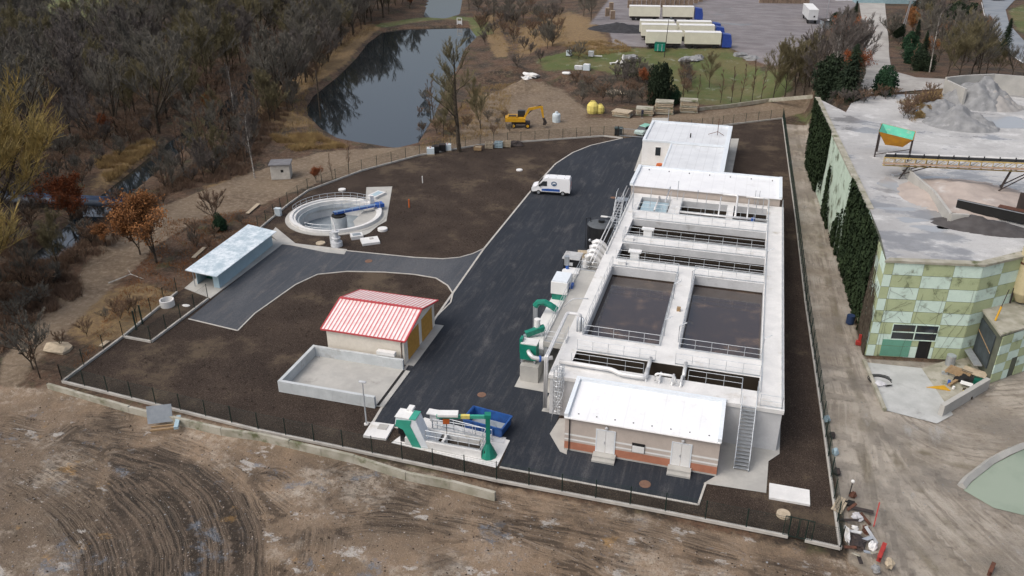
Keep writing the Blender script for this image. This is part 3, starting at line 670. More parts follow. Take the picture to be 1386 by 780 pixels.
# ladder cage at the front left
mb = MB()
for t in np.linspace(0, 2*math.pi, 9)[:-1]: mb.tube([(-12.55+.42*math.cos(t), 57.35+.42*math.sin(t), .8), (-12.55+.42*math.cos(t), 57.35+.42*math.sin(t), TZ+1.1)], .02, 4)
for z in np.arange(1, TZ+1.2, .5):
    mb.tube([(-12.55+.42*math.cos(t), 57.35+.42*math.sin(t), z) for t in np.linspace(0, 2*math.pi, 13)], .02, 4)
for x in (-12.75,-12.35): mb.tube([(x,57.75,.1),(x,57.75,TZ+1.1)], .03, 5)
for z in np.arange(.3, TZ+1, .3): mb.tube([(-12.75,57.75,z),(-12.35,57.75,z)], .018, 4)
obj('caged_ladder', mb, M['galv'], tank, True)
# stairs on the right of the front building
st = thing('steel_stair', 'galvanised open tread stair leaning against the front wall of the aeration tank', 'stairs', (2.75, 55, 0))
sx0, sx1, sy0, sy1 = 2.2, 3.3, 54.6, 57.85
for x in (sx0, sx1): obj('stringer', MB().bar((x,sy0,.15),(x,sy1,TZ-.1),.05,.24), M['rail'], st, True)
nst = 18
for k in range(nst):
    t = (k+.5)/nst; obj('tread', MB().box(sx0+.03, sx1-.03, sy0+(sy1-sy0)*t-.12, sy0+(sy1-sy0)*t+.12, .1+(TZ-.1)*t, .14+(TZ-.1)*t), M['galv'], st, True)
for x in (sx0, sx1):
    mb = MB(); mb.tube([(x,sy0,.1),(x,sy0,1.1),(x,sy1,TZ+1.05)], .035, 6); mb.tube([(x,sy0,.6),(x,sy1,TZ+.5)], .025, 6)
    for t in (.33,.66): mb.tube([(x,sy0+(sy1-sy0)*t,TZ*t),(x,sy0+(sy1-sy0)*t,TZ*t+1.05)], .03, 5)
    obj('handrail', mb, M['rail'], st, True)

# ------------------------------------------------------------------ buildings
def window(parent, x, y, z, w_, h_, axis='y', m='glass', depth=.12, fm='white', mull=0):
    # axis 'y': in a wall that faces -y
    def bx(a, b, c, d, e_, f): return (a, b, c, d, e_, f)
    mb = MB(); g = MB(); t = .07
    if axis == 'y':
        mb.box(x-w_/2, x+w_/2, y-.06, y+.02, z, z+t); mb.box(x-w_/2, x+w_/2, y-.06, y+.02, z+h_-t, z+h_)
        mb.box(x-w_/2, x-w_/2+t, y-.06, y+.02, z+t, z+h_-t); mb.box(x+w_/2-t, x+w_/2, y-.06, y+.02, z+t, z+h_-t)
        g.box(x-w_/2+t, x+w_/2-t, y-.03, y+.01, z+t, z+h_-t)
    f = obj('window', mb, M[fm], parent, True); obj('pane', g, M[m], f, True); return f
# front (blower) building
FX0, FX1, FY0, FY1, FE, FB = -11.05, 0.95, 53.4, 57.75, 3.35, 4.05
fb = thing('blower_building', 'long tan rendered flat building with white roof, terracotta base band and two white doors', 'building', (-5, 55, 0))
def slope(y): return FE + (FB-.15-FE)*(y-FY0)/(FY1-FY0)
mb = MB()
mb.mi = 0; mb.box(FX0, FX1, FY0, FY1, 1.35, FE-.02); mb.face([(FX0,FY0,FE-.02),(FX0,FY1,FE-.02),(FX0,FY1,FB)][::-1]); mb.face([(FX1,FY0,FE-.02),(FX1,FY1,FE-.02),(FX1,FY1,FB)]); mb.quad((FX1,FY1,FE-.02),(FX0,FY1,FE-.02),(FX0,FY1,FB),(FX1,FY1,FB))
mb.mi = 1; mb.box(FX0-.004, FX1+.004, FY0-.004, FY1, .18, .88)
mb.mi = 2; mb.box(FX0-.004, FX1+.004, FY0-.004, FY1, 1.05, 1.2); mb.box(FX0-.006, FX1+.006, FY0-.006, FY1, 1.5, 1.67)
mb.mi = 0; mb.box(FX0, FX1, FY0, FY1, .88, 1.35)
mb.mi = 3; mb.box(FX0-.02, FX1+.02, FY0-.02, FY1, 0, .18)
obj('wall', mb, [M['render'], M['terracotta'], M['white'], M['concrete']], fb, True)
mb = MB(); mb.quad((FX0-.05,FY0-.22,FE),(FX1+.05,FY0-.22,FE),(FX1+.05,FY1+.05,FB-.1),(FX0-.05,FY1+.05,FB-.1))
mb.quad((FX1+.05,FY0-.22,FE-.06),(FX0-.05,FY0-.22,FE-.06),(FX0-.05,FY1+.05,FB-.16),(FX1+.05,FY1+.05,FB-.16)); mb.quad((FX0-.05,FY0-.22,FE-.06),(FX1+.05,FY0-.22,FE-.06),(FX1+.05,FY0-.22,FE),(FX0-.05,FY0-.22,FE))
rf = obj('roof', mb, M['whiteroof'], fb, True)
mb = MB()
for x in (FX0-.05, FX1-.25):
    a = len(mb.v); y0, y1 = FY0-.2, FY1+.1
    vs = [(x,y0,FE-.1),(x+.32,y0,FE-.1),(x+.32,y1,FB-.1),(x,y1,FB-.1),(x,y0,FE+.32),(x+.32,y0,FE+.32),(x+.32,y1,FB+.14),(x,y1,FB+.14)]
    mb.add(vs, [(0,3,2,1),(4,5,6,7),(0,1,5,4),(1,2,6,5),(2,3,7,6),(3,0,4,7)])
mb.box(FX0-.05, FX1+.07, FY1-.05, FY1+.25, FB-.25, FB+.145)
obj('parapet', mb, M['whiteparapet'], rf, True)
partsof('snow_guard', [MB().cb(x, FY0+.35, slope(FY0+.35)-.02, .09, .07, .1) for x in np.linspace(FX0+1, FX1-.9, 8)], M['dark'], rf)
mb = MB().tube([(FX0, FY0-.26, FE-.04), (FX1, FY0-.26, FE-.04)], .06, 6); obj('gutter', mb, M['white'], rf, True)
obj('downpipe', MB().tube([(FX0+.38,FY0-.24,FE-.05),(FX0+.38,FY0-.07,FE-.3),(FX0+.38,FY0-.07,.1)], .045, 6), M['dark'], fb, True)
for x in (-7.75, -1.85):
    d = obj('door', MB().box(x-.68, x-.01, FY0-.05, FY0+.02, .42, 2.52).box(x+.01, x+.68, FY0-.05, FY0+.02, .42, 2.52), M['white'], fb, True)
    obj('handle', MB().box(x-.1, x-.06, FY0-.11, FY0-.05, 1.3, 1.5), M['galv'], d, True)
    obj('frame', MB().box(x-.78,x-.69,FY0-.06,FY0+.02,.42,2.6).box(x+.69,x+.78,FY0-.06,FY0+.02,.42,2.6).box(x-.69,x+.69,FY0-.06,FY0+.02,2.53,2.6), M['whiteparapet'], d, True)
    obj('step', MB().box(x-.9, x+.9, FY0-.95, FY0-.03, 0, .2).box(x-.9, x+.9, FY0-.6, FY0-.03, .2, .4), M['concrete'], fb, True)
    obj('lamp', MB().blob(x+.05, FY0-.12, 2.85, .14, .1, .14, 8, 5, 0), M['lead'], fb, True)
sg = obj('sign_board', MB().box(-5.65, -4.65, FY0-.07, FY0-.008, 1.0, 1.85), M['dark'], fb, True)
obj('sign_panel', MB().box(-5.62, -4.68, FY0-.085, FY0-.07, 1.02, 1.62), M['white'], sg, True)
# rear building behind the tank
BX0, BX1, BY0, BY1, BE = -13.9, 5.1, 103.6, 111.2, 5.0
bb = thing('compressor_building', 'low tan building with wide white roof closing the far end of the aeration tank', 'building', (-4, 107, 0))
obj('wall', MB().box(BX0+.15, BX1-.15, BY0, BY1, 0, BE-.05), M['render'], bb, True)
rf = obj('roof', MB().box(BX0, BX1, BY0-.25, BY1+.1, BE-.05, BE+.05), M['whiteroof'], bb, True)
obj('parapet', MB().box(BX0-.04, BX0+.4, BY0-.2, BY1+.15, BE+.05, BE+.3).box(BX1-.35, BX1+.04, BY0-.2, BY1+.15, BE+.05, BE+.3).box(BX0+.4, BX1-.35, BY1-.1, BY1+.15, BE+.05, BE+.25), M['whiteparapet'], rf, True)
partsof('vent', [MB().cb(x, BY1-1.2, BE+.04, .12, .12, .12) for x in np.linspace(BX0+1.6, BX1-1.2, 7)], M['dark'], rf)
obj('ladder', MB().tube([(BX1-3.2,BY0-.3,4),(BX1-3.2,BY0-.3,BE+.9)], .04, 5).tube([(BX1-2.7,BY0-.3,4),(BX1-2.7,BY0-.3,BE+.9)], .04, 5), M['galv'], bb, True)
# administration building
ad = thing('operations_building', 'white rendered flat roofed operations building beside the entrance gate', 'building', (-9, 125, 0))
AX0, AX1, AY0, AY1, AH = -15.6, -2.55, 127.4, 138.8, 4.0
LX0 = -11.1; LY0 = 112.6
obj('wall', MB().box(AX0, AX1, AY0, AY1, 0, AH-.15).box(LX0, AX1, LY0, AY0, 0, AH-.35), M['cream'] if 0 else M['white'], ad, True)
rf = obj('roof', MB().box(AX0+.3, AX1-.5, AY0+.3, AY1-.3, AH-.15, AH-.08), M['greyroof'], ad, True)
obj('parapet', MB().box(AX0-.04,AX0+.35,AY0-.04,AY1+.04,AH-.2,AH+.1).box(AX0+.35,AX1-.6,AY1-.4,AY1+.04,AH-.2,AH+.14).box(AX0+.35,AX1-.6,AY0-.04,AY0+.3,AH-.2,AH+.08).box(AX1-.6,AX1+.05,AY0,AY1+.04,AH-.2,AH+.12), M['whiteparapet'], rf, True)
rf = obj('roof', MB().box(LX0-.1, AX1-.5, LY0, AY0-.05, AH-.35, AH-.28), M['greyroof'], ad, True, label='lower south roof')
partsof('parapet', [MB().box(LX0-.15,LX0+.1,LY0,AY0-.06,AH-.4,AH-.2), MB().box(AX1-.6,AX1+.05,LY0,AY0-.01,AH-.4,AH+.115)], M['whiteparapet'], rf)
window(ad, -14.0+.9, AY0, 1.6, .95, 1.5)
obj('vent_pipe', MB().cyl(-8.6,131,AH-.1,AH+.6,.1,n=8), M['dark'], ad, True)
obj('antenna', MB().tube([(-4.6,133.5,AH-.1),(-4.6,133.5,AH+2.6)], .05, 5).tube([(-6,133,AH+.1),(-4.6,133.5,AH+.5),(-3.6,133,AH+.1)], .05, 5), M['rust'], ad, True)
obj('lightning_rod', MB().tube([(-13.0,138.6,AH),(-13.0,138.6,AH+2.2)], .04, 4), M['galv'], ad, True)
mb = MB().lathe(-13.1+.6, 125.6, [(0,.9),(.5,.95),(.62,.1),(.0,.05)][::-1], 12); solo('terracotta_pot', mb, M['orange'], 'round terracotta coloured tub outside the white building below its small window', 'tub')
# garage with red and white roof
ga = thing('garage', 'cream garage with red and white metal gable roof and two timber doors', 'garage', (-32, 65, 0))
GX, GX2, GY, GY2, GE, GR = -36.3, -28.35, 61.75, 69.6, 2.85, 3.95
gm = (GY+GY2)/2
mb = MB().box(GX, GX2, GY, GY2, 0, GE)
for x, fl in ((GX, 1), (GX2, 0)):
    f = [(x,GY,GE),(x,GY2,GE),(x,gm,GR-.03)]; mb.face(f[::-1] if fl else f)
obj('wall', mb, M['cream'], ga, True)
mb = MB(); ov = .35; sl_ = (GR-GE)/(gm-GY)
for s_ in (-1, 1):
    ye = gm + s_*(gm-GY+ov); ze = GR - sl_*(gm-GY+ov)
    a = [(GX-ov,ye,ze),(GX2+ov,ye,ze),(GX2+ov,gm,GR),(GX-ov,gm,GR)]; b = [(p[0],p[1],p[2]+.07) for p in a]
    if s_ > 0: a.reverse(); b.reverse()
    mb.face(b); mb.face(a[::-1])
    for i in range(4): mb.quad(a[i], a[(i+1)%4], b[(i+1)%4], b[i])
rf = obj('roof', mb, M['redroof'], ga, True)
mb = MB().bar((GX-ov-.02,gm,GR+.09),(GX2+ov+.02,gm,GR+.09),.3,.08)
for s_ in (-1, 1):
    ye = gm + s_*(gm-GY+ov); ze = GR - sl_*(gm-GY+ov)
    mb.bar((GX-ov,ye+s_*.03,ze+.02),(GX2+ov,ye+s_*.03,ze+.02),.1,.13)
    for x in (GX-ov, GX2+ov): mb.bar((x,ye,ze+.05),(x,gm,GR+.05),.13,.12)
obj('ridge_trim', mb, M['redtrim'], rf, True)
for y0, y1 in ((GY+.75, gm-.35), (gm+.35, GY2-.75)):
    d = obj('door', MB().box(GX2-.02, GX2+.06, y0, y1, .1, 2.6), M['doorwood'], ga, True)
    obj('frame', MB().box(GX2, GX2+.045, y0-.1, y0, .1, 2.7).box(GX2, GX2+.045, y1, y1+.1, .1, 2.7).box(GX2, GX2+.045, y0, y1, 2.61, 2.7), M['white'], d, True)
obj('downpipe', MB().tube([(GX2+.05,GY-.3,GE-.12),(GX2-.25,GY-.07,GE-.5),(GX2-.25,GY-.07,.1)], .05, 6), M['rust'], ga, True)
obj('plinth', MB().box(GX-.5, GX2+.9, GY-.02, GY2+.2, .01, .07), M['concrete'], ga, True)
mb = MB().box(-.9,.9,-.25,.25,0,.35); solo('wall_duct', mb, M['white'], 'short white duct box lying on the edge of the concrete bay against the cream garage', 'duct box', (-29.9, 61.15, 1.25), 0)
# concrete storage bay
by = thing('storage_bay', 'open concrete storage bay with low walls in front of the cream garage', 'storage bay', (-32, 58, 0))
BX, BX2, BY, BY2, BH = -37.45, -28.1, 54.4, 61.0, 1.15
obj('floor_slab', MB().box(BX+.3, BX2+.7, BY+.3, BY2-.3, .02, .14), M['concrete'], by, True)
M['baywall'] = mat('bay_wall', (.56,.59,.60), (.46,.49,.50), .7, .8, dirt=(.34,.34,.33), dscale=.6, dlo=.55, dhi=.75)
mb = MB().box(BX, BX2, BY, BY+.3, 0, BH).box(BX, BX2, BY2-.3, BY2, 0, BH).box(BX, BX+.3, BY+.3, BY2-.3, 0, BH)
obj('wall', mb, M['baywall'], by, True)
partsof('panel_joint', [MB().box(BX+k*1.33-.01, BX+k*1.33+.01, BY-.012, BY, 0, BH) for k in range(1, 7)], M['tankwall'], by)
obj('drain_grate', MB().box(BX2+.0, BX2+.25, BY+.35, BY2-.35, .14, .16), M['dark'], by, True)
# open fronted metal shed
A_ = [(-57.3,71.0),(-54.35,70.8),(-54.9,83.0),(-57.9,83.0)]
sh = thing('metal_shed', 'open fronted blue grey sheet metal shed with frost on its roof', 'shed', (-56, 77, 0))
def wallseg(mb, a, b, z0, z1, t=.08):
    a = Vector((*a, 0)); b = Vector((*b, 0)); return mb.bar((a.x,a.y,(z0+z1)/2),(b.x,b.y,(z0+z1)/2), t, z1-z0)
mb = MB(); wallseg(mb, A_[1], A_[2], .1, 1.95); wallseg(mb, A_[2], A_[3], .1, 1.95); wallseg(mb, A_[0], A_[3], .1, 2.2); mb.cb(-54.7, 70.85, .1, .7, .08, 1.85)
obj('wall', mb, M['bluegrey'], sh, True)
obj('inner_lining', MB().box(-57.2,-54.9,72.6,72.68,.1,1.3), M['darkgreen'], sh, True)
mb = MB(); C_ = [(-57.75,69.9,2.3),(-53.9,70.0,1.95),(-54.2,83.2,1.95),(-58.3,83.5,2.3)]
mb.face(C_); mb.face([(a,b,c-.08) for a,b,c in C_][::-1])
for i in range(4):
    a, b = C_[i], C_[(i+1)%4]; mb.quad((a[0],a[1],a[2]-.08),(b[0],b[1],b[2]-.08),b,a)
rf = obj('roof', mb, M['frostroof'], sh, True)
obj('post', MB().tube([(-57.2,70.4,.1),(-57.2,70.4,2.2)], .05, 6), M['galv'], sh, True)
obj('slab', MB().prism(pxy([(250,391),(285.4,404.6),(383,331),(345,310)]), .02, .1), M['concrete'], sh, True)

# ------------------------------------------------------------------ round settling tank
cl = thing('settling_tank', 'round empty concrete settling tank with blue scraper bridge', 'settling tank', (-51.6, 93.6, 0))
cx, cy = -51.75, 94.0; RI, RO = 5.35, 6.55
mb = MB().lathe(cx, cy, [(RO+.15,.0),(RO+.15,.10),(RI+.75,.10)], 64); 
obj('paving_ring', mb, M['concrete'], cl, True, smooth=False)
def ring_on_ground(): pass
mb = MB().lathe(cx, cy, [(RI+.75,.1),(RI+.75,.5),(RI+.35,.5),(RI+.35,.32),(RI,.32),(RI,-2.6),(2.0,-3.4),(0,-3.5)][0:6], 64)
obj('tank_wall', mb, M['deck'], cl, True)
M['basin'] = mat('basin_floor', (.30,.34,.37), (.20,.235,.26), .5, .8)
obj('basin_floor', MB().lathe(cx, cy, [(RI,-1.9),(1.9,-2.5),(1.9,-3.1),(0,-3.1)], 64), M['basin'], cl, True)
obj('water', MB().lathe(cx, cy, [(1.88,-2.62),(0,-2.62)], 32), M['darkwater'], cl, True)
obj('launder_channel', MB().lathe(cx, cy, [(RI-.02,-.25),(RI-.35,-.25),(RI-.35,-.05),(RI-.42,-.05),(RI-.42,-.6),(RI-.02,-.6)], 64), M['baywall'], cl, True)
pc = (cx+.5, cy-.3)
obj('centre_pier', MB().lathe(pc[0], pc[1], [(1.05,-1.9),(1.05,.25),(1.0,.25),(1.0,.1),(0,.1)], 24), M['baywall'], cl, True)
obj('centre_ring', MB().lathe(pc[0], pc[1], [(.95,.3),(.95,.42),(.6,.45),(0,.45)], 16), M['dark'], cl, True)
# bridge from the pier to the north east rim
be = P(505, 277, .9); ba = Vector((pc[0]-.3, pc[1]-.1, 0)); bd = (Vector((be[0], be[1], 0)) - ba); bl = bd.length; ang = math.atan2(bd.y, bd.x)
u = bd.normalized(); v = Vector((-u.y, u.x, 0))
def B(a, b, z): p = ba + u*a + v*b; return (p.x, p.y, z)
mb = MB()
for s_ in (-.34, .34): mb.bar(B(-.3,s_,.75), B(bl+.5,s_,.75), .08, .26)
for k in np.arange(0, bl+.2, .45): mb.bar(B(k,-.34,.70), B(k,.34,.70), .06, .08)
obj('bridge_beam', mb, M['bluesteel'], cl, True)
obj('bridge_deck', MB().bar(B(-.3,0,.91), B(bl+.4,0,.86), .56, .04), mat('bridge_grating', (.20,.30,.45), (.14,.22,.36), 4, .5), cl, True)
mb = MB()
for s_ in (.52, -.52):
    for k in np.linspace(0, bl, 6): mb.tube([B(k,s_,.8), B(k,s_,1.95)], .03, 5)
    for z in (1.95, 1.4): mb.tube([B(0,s_,z), B(bl,s_,z)], .03, 5)
obj('bridge_railing', mb, M['rail'], cl, True)
obj('drive_unit', MB().box(-.5,.5,-.6,.6,.0,.45, ang, B(bl+.9,0,.5)), M['bluesteel'], cl, True)
obj('control_box', MB().box(-.28,.28,-.22,.22,0,1.3, ang, B(bl+.15,.95,.55)), M['white'], cl, True)
mb = MB()
for t in np.linspace(R(35), R(190), 16): mb.tube([(cx+(RI+.6)*math.cos(t), cy+(RI+.6)*math.sin(t), .3), (cx+(RI+.6)*math.cos(t), cy+(RI+.6)*math.sin(t), 1.25)], .03, 5)
for z in (1.25,.8): mb.tube([(cx+(RI+.6)*math.cos(t), cy+(RI+.6)*math.sin(t), z) for t in np.linspace(R(35), R(190), 40)], .03, 5)
obj('railing', mb, M['rail'], cl, True)
mb = MB()
for t in np.linspace(R(255), R(300), 5): mb.tube([(cx+(RI+.5)*math.cos(t), cy+(RI+.5)*math.sin(t), .3), (cx+(RI+.5)*math.cos(t), cy+(RI+.5)*math.sin(t), 1.2)], .03, 5)
for z in (1.2,.75): mb.tube([(cx+(RI+.5)*math.cos(t), cy+(RI+.5)*math.sin(t), z) for t in np.linspace(R(255), R(300), 14)], .03, 5)
obj('railing', mb, M['rail'], cl, True)
mb = MB()
for t in np.linspace(0, 6.28, 11): mb.tube([(cx+(RI-.5)*math.cos(t), cy+(RI-.5)*math.sin(t), -2.0), (cx+(RI-.5)*math.cos(t), cy+(RI-.5)*math.sin(t), .1)], .02, 4)
obj('scraper_rod', mb, M['galv'], cl, True)
# paving west, south and the strip to the north east
sheet('tank_apron', pxy([(380,330),(365,318),(373,308),(400,330),(470,338),(466,345),(440,342)]), .05, M['concrete'])
sheet('tank_apron', pxy([(496,254),(531,253),(523,300),(512,306),(500,316),(486,322),(478,300),(494,285)]), .055, M['concrete'])
mb = MB().box(-.75,.75,-1.25,1.25,0,.35); mb2 = MB().box(-.45,.45,-.95,.95,.35,.37)
o = thing('sump_cover', 'raised concrete sump with long grey grating on the strip north east of the round tank', 'sump', (*P(510,266), .05), R(-14))
obj('frame', mb, M['deck'], o); obj('grating', mb2, M['bluegrey'], o)
for lab, px_, py_, w1, d1, h1, gr, rz in (('small square concrete chamber with grey grating close to the round tank', 483,322,1.5,1.3,.45,1,R(35)), ('large white square concrete cover beside the grated chamber', 501,328,2.2,1.9,.3,0,R(35))):
    o = thing('chamber_cover', lab, 'chamber', (*P(px_,py_), .02), rz); obj('frame', MB().box(-w1/2,w1/2,-d1/2,d1/2,0,h1), M['deck'], o)
    obj('lid', MB().box(-w1*.34,w1*.34,-d1*.3,d1*.3,h1,h1+.02) if gr else MB().box(0,.5,.1,.6,h1,h1+.05), M['basin'] if gr else M['concrete'], o)
def manhole(px_, py_, r, h, m, lab, cat='manhole', name='manhole_cover'):
    x, y = P(px_, py_); return solo(name, MB().cyl(0,0,.0,h,r,r*.97,20), m, lab, cat, (x,y,.03))
manhole(518, 312, .65, .28, M['deck'], 'raised white round manhole ring in dark soil right of the round tank')
manhole(434, 330, .6, .12, M['palewood'], 'flush round beige lid in the paving south of the round tank')
M['rustspot'] = mat('rusty_iron', (.20,.115,.08), (.15,.09,.065), 3, .9)
manhole(499, 354, .45, .035, M['rustspot'], 'rusty round manhole on the side road north of the garage')
manhole(873, 656, .45, .035, M['rustspot'], 'rusty round manhole in asphalt in front of the two white doors')
manhole(652, 535, .40, .035, M['rustspot'], 'faint rusty manhole in the asphalt just north of the blue skip')
manhole(830, 268, .40, .035, M['rustspot'], 'reddish manhole in the road left of the far tank corner')
manhole(1060, 698, .5, .2, M['palewood'], 'round beige manhole ring in soil near the south east gate')
manhole(740, 443, .35, .035, M['rustspot'], 'small reddish manhole beside the green pumps') if 0 else None
manhole(463, 258, .55, .2, M['deck'], 'round white manhole ring in the soil just north of the round tank')
manhole(703, 231, .5, .15, M['deck'], 'pale round manhole ring in the soil left of the white van')
# pumping column with arm at the south rim
pv = thing('sludge_pump', 'white flanged pump column with angled arm on the south rim of the round tank', 'pump', (*P(456,333), .05))
obj('base', MB().cyl(0,0,0,.55,.75,.7,20), M['lead'], pv); obj('column', MB().cyl(0,0,.55,1.9,.3,.3,14).cyl(0,0,1.0,1.1,.55,.55,16).cyl(0,0,1.85,1.95,.5,.5,16), M['lead'], pv)
obj('arm', MB().tube([(0,0,1.9),(-.1,.1,2.6),(-.55,.3,3.6)], .09, 8), M['white'], pv); obj('cabinet', MB().box(-1.0,-.4,.2,.6,.0,1.5), M['lead'], pv)
for lab, px_, py_ in (('white marker post standing in the soil north east of the round tank', 572, 248),):
    solo('marker_post', MB().cyl(0,0,0,1.1,.07,n=8), M['white'], lab, 'marker post', (*P(px_,py_),0))
solo('marker_post', MB().cyl(0,0,0,1.2,.11,n=8), M['orange'], 'orange marker post lying tilted in dark soil right of the round tank', 'marker post', (*P(554,281),0), 0)
bx_ = P(377, 292); solo('utility_box', MB().cb(0,0,0,.8,.5,1.0).cb(0,0,1.0,.9,.6,.08), M['ibc'], 'small pale blue utility box outside the fence west of the round tank', 'utility box', (*bx_, 0))
# ------------------------------------------------------------------ sludge and pump platform left of the tank
pl = thing('equipment_platform', 'raised pale concrete platform carrying the green machines left of the big tank', 'platform', (-16.3, 72, 0))
obj('slab', MB().box(-17.3,-15.55,64.2,82.2,2.0,2.4), M['deck'], pl, True)
obj('wall', MB().box(-17.2,-15.65,64.3,82.1,0,1.999), M['tankwall'], pl, True)
obj('front_block', MB().box(-17.2,-15.5,62.1,64.15,0,1.7), M['concrete'], pl, True)
railing(pl, [(-15.62,64.4),(-15.62,82)], z=2.4)
def T2(name, lab, cat, x, y, z, rz=0, group=None): return thing(name, lab, cat, (x, y, z), rz, group)
o = T2('pump_skid', 'dark green pump housing with thick white elbow pipe at the near end of the platform', 'pump', -16.6, 63.1, 1.7)
obj('housing', MB().box(-.75,.75,-.5,.6,.35,1.9).box(-.85,-.6,-.3,.4,.9,2.3), M['green'], o)
obj('top_plate', MB().box(-.7,.8,-.45,.65,1.9,2.0), M['deck'], o)
for x, y in ((-.6,-.4),(.6,-.4),(-.6,.5),(.6,.5)): obj('leg', MB().box(x-.08,x+.08,y-.08,y+.08,0,.35), M['galv'], o)
obj('elbow_pipe', MB().tube([(.1,-.6,1.35),(.25,-.95,1.35),(.6,-1.1,1.1),(1.2,-.9,.9),(2.3,-.5,1.0)], .2, 12), M['pipe'], o, smooth=True)
obj('pipe_flange', MB().tube([(1.15,-.93,.93),(1.3,-.86,.92)], .29, 14), M['bluesteel'], o)
for i, (y, lab) in enumerate(((66.6,'near green conveyor arm reaching down from the pale platform over the asphalt'),(71.2,'far taller green conveyor arm reaching over the asphalt beside the white container'))):
    o = T2('screw_conveyor', lab, 'conveyor', -16.7, y, 2.4, 0, 'green discharge arms')
    if i == 0:
        obj('arm', MB().bar((.6,.2,.85),(-1.0,-.7,.35),.5,.5), M['green'], o)
        obj('motor', MB().cyl(-.1,.1,.9,1.7,.3,n=12), M['white'], o)
        obj('chute', MB().cyl(-1.0,-.75,-2.3,.3,.22,n=10), M['galv'], o)
        obj('stand', MB().box(.3,.5,-.1,.1,0,.8), M['galv'], o)
    else:
        obj('arm', MB().tube([(.7,.0,.5),(.2,-.1,.9),(-.5,-.1,1.2),(-1.1,-.2,1.15),(-1.4,-.2,.7)], .33, 8), M['green'], o)
        obj('chute', MB().cyl(-1.4,-.2,-2.3,.9,.24,n=12), M['galv'], o)
        obj('stand', MB().box(.4,.6,-.1,.1,0,.6), M['galv'], o)
o = T2('dewatering_unit', 'white boxy dewatering container with green base on the platform', 'machine', -16.35, 75.3, 2.4)
obj('housing', MB().box(-.95,.75,-1.2,1.3,.7,2.0), M['white'], o); obj('lid', MB().box(-.9,.7,-1.1,1.2,2.0,2.12), M['whiteparapet'], o)
obj('base_frame', MB().box(-.85,.65,-1.1,1.2,.0,.7), M['green'], o); obj('motor', MB().box(.8,1.15,-.5,.3,.9,1.5), M['bluesteel'], o)
o = T2('mixing_tank', 'small white mixing vessel with blue motor beside the white container', 'tank', -16.5, 79.0, 2.4)
obj('vessel', MB().cyl(0,0,0,1.1,.75,n=16).cyl(.9,-.7,0,1.3,.3,n=12), M['white'], o); obj('motor', MB().cyl(-.3,.5,1.1,1.5,.18,n=10), M['bluesteel'], o); obj('stack', MB().cyl(-.4,.6,1.5,2.5,.28,n=10), M['galv'], o)
o = T2('generator_cabinet', 'dark cabinet with ribbed grey lid standing on the asphalt left of the white pipes', 'cabinet', -17.6, 86.2, 0)
obj('cabinet', MB().box(-.9,.9,-.9,.9,0,1.9), M['black'], o); mb = MB().box(-1.05,1.0,-1.0,1.1,1.9,1.98)
for k in np.linspace(-.9,.95,11): mb.box(-1.0,.95,k-.03,k+.03,1.98,2.05)
obj('ribbed_lid', mb, M['palewood'] if 0 else M['tankwall'], o); obj('badge', MB().box(-.5,.2,-.93,-.9,1.1,1.5), M['lead'], o)
for k in range(4):
    y = 85.0 + k*1.35
    o = T2('air_pipe_bend', 'white hooped air pipe beside the tank wall, ' + ['nearest the dark cabinet','second from the dark cabinet','second from the black tank','nearest the black tank'][k], 'pipe', -15.0, y, 0, 0, 'white hooped air pipes beside the tank wall')
    obj('hoop', MB().tube([(-.95,0,0),(-.95,0,2.2),(-.8,0,2.6),(-.4,0,2.85),(0,0,2.8),(.4,0,2.55),(.75,0,2.1),(1.4,0,2.1)], .30, 12), M['pipe'], o, smooth=True)
    obj('flange', MB().cyl(-.95,0,1.2,1.35,.4,n=14), M['galv'], o)
o = T2('chemical_tank', 'tall black cylindrical tank with grey domed top beside the far left tank wall', 'storage tank', -15.75, 93.3, 0)
obj('vessel', MB().cyl(0,0,0,3.3,1.62,n=28), M['black'], o, smooth=False); obj('dome', MB().lathe(0,0,[(1.62,3.3),(1.2,3.5),(.5,3.62),(0,3.64)],24), M['darksteel'] if 0 else mat('dome_grey', (.10,.11,.12)), o)
obj('hatch', MB().cyl(.1,-.1,3.6,3.95,.4,n=12), M['black'], o); obj('pipe', MB().tube([(-1.75,-.3,0),(-1.75,-.3,4.0),(-1.3,0,4.0),(-1.2,0,3.4)], .06, 6), M['black'], o)
obj('valve', MB().blob(-1.0,-1.3,1.6,.2,.15,.2,8,5,0), M['galv'], o)
solo('chemical_can', MB().box(-.3,.3,-.25,.25,0,.7).cyl(.1,0,.7,.78,.08,n=8), M['bagyellow'], 'yellow can between the black tank and the white hooped pipes', 'canister', (-14.9,91.0,0))
solo('timber_board', MB().box(-.7,.7,-.45,.45,0,.6), M['palewood'], 'pale box of timber at the foot of the black tank', 'box', (-17.2,90.6,.02), .2)
o = T2('street_lamp', 'short white lamp arm bracketed from the left tank rail above the black tank', 'lamp', -13.55, 91.5, 4.0, 0)
obj('pole', MB().tube([(0,0,-1),(0,0,1.1),(-1.2,-.2,1.15)], .05, 6), M['lead'], o); obj('lamp_head', MB().box(-1.9,-1.1,-.33,-.08,1.08,1.2), M['white'], o)
st2 = T2('access_stair', 'narrow galvanised stair climbing to the far left corner of the tank walkway', 'stairs', -14.6, 99, 0)
for x in (-.45,.45): obj('stringer', MB().bar((x,-3.0,.1),(x,1.2,TZ),.05,.22), M['rail'], st2)
for k in range(14): obj('tread', MB().box(-.42,.42,-3+4.2*(k+.5)/14-.12,-3+4.2*(k+.5)/14+.12,.1+3.9*(k+.5)/14,.13+3.9*(k+.5)/14), M['galv'], st2)
for x in (-.45,.45): obj('handrail', MB().tube([(x,-3,.1),(x,-3,1.2),(x,1.2,TZ+1.1),(x,2.4,TZ+1.1)], .035, 6), M['rail'], st2)
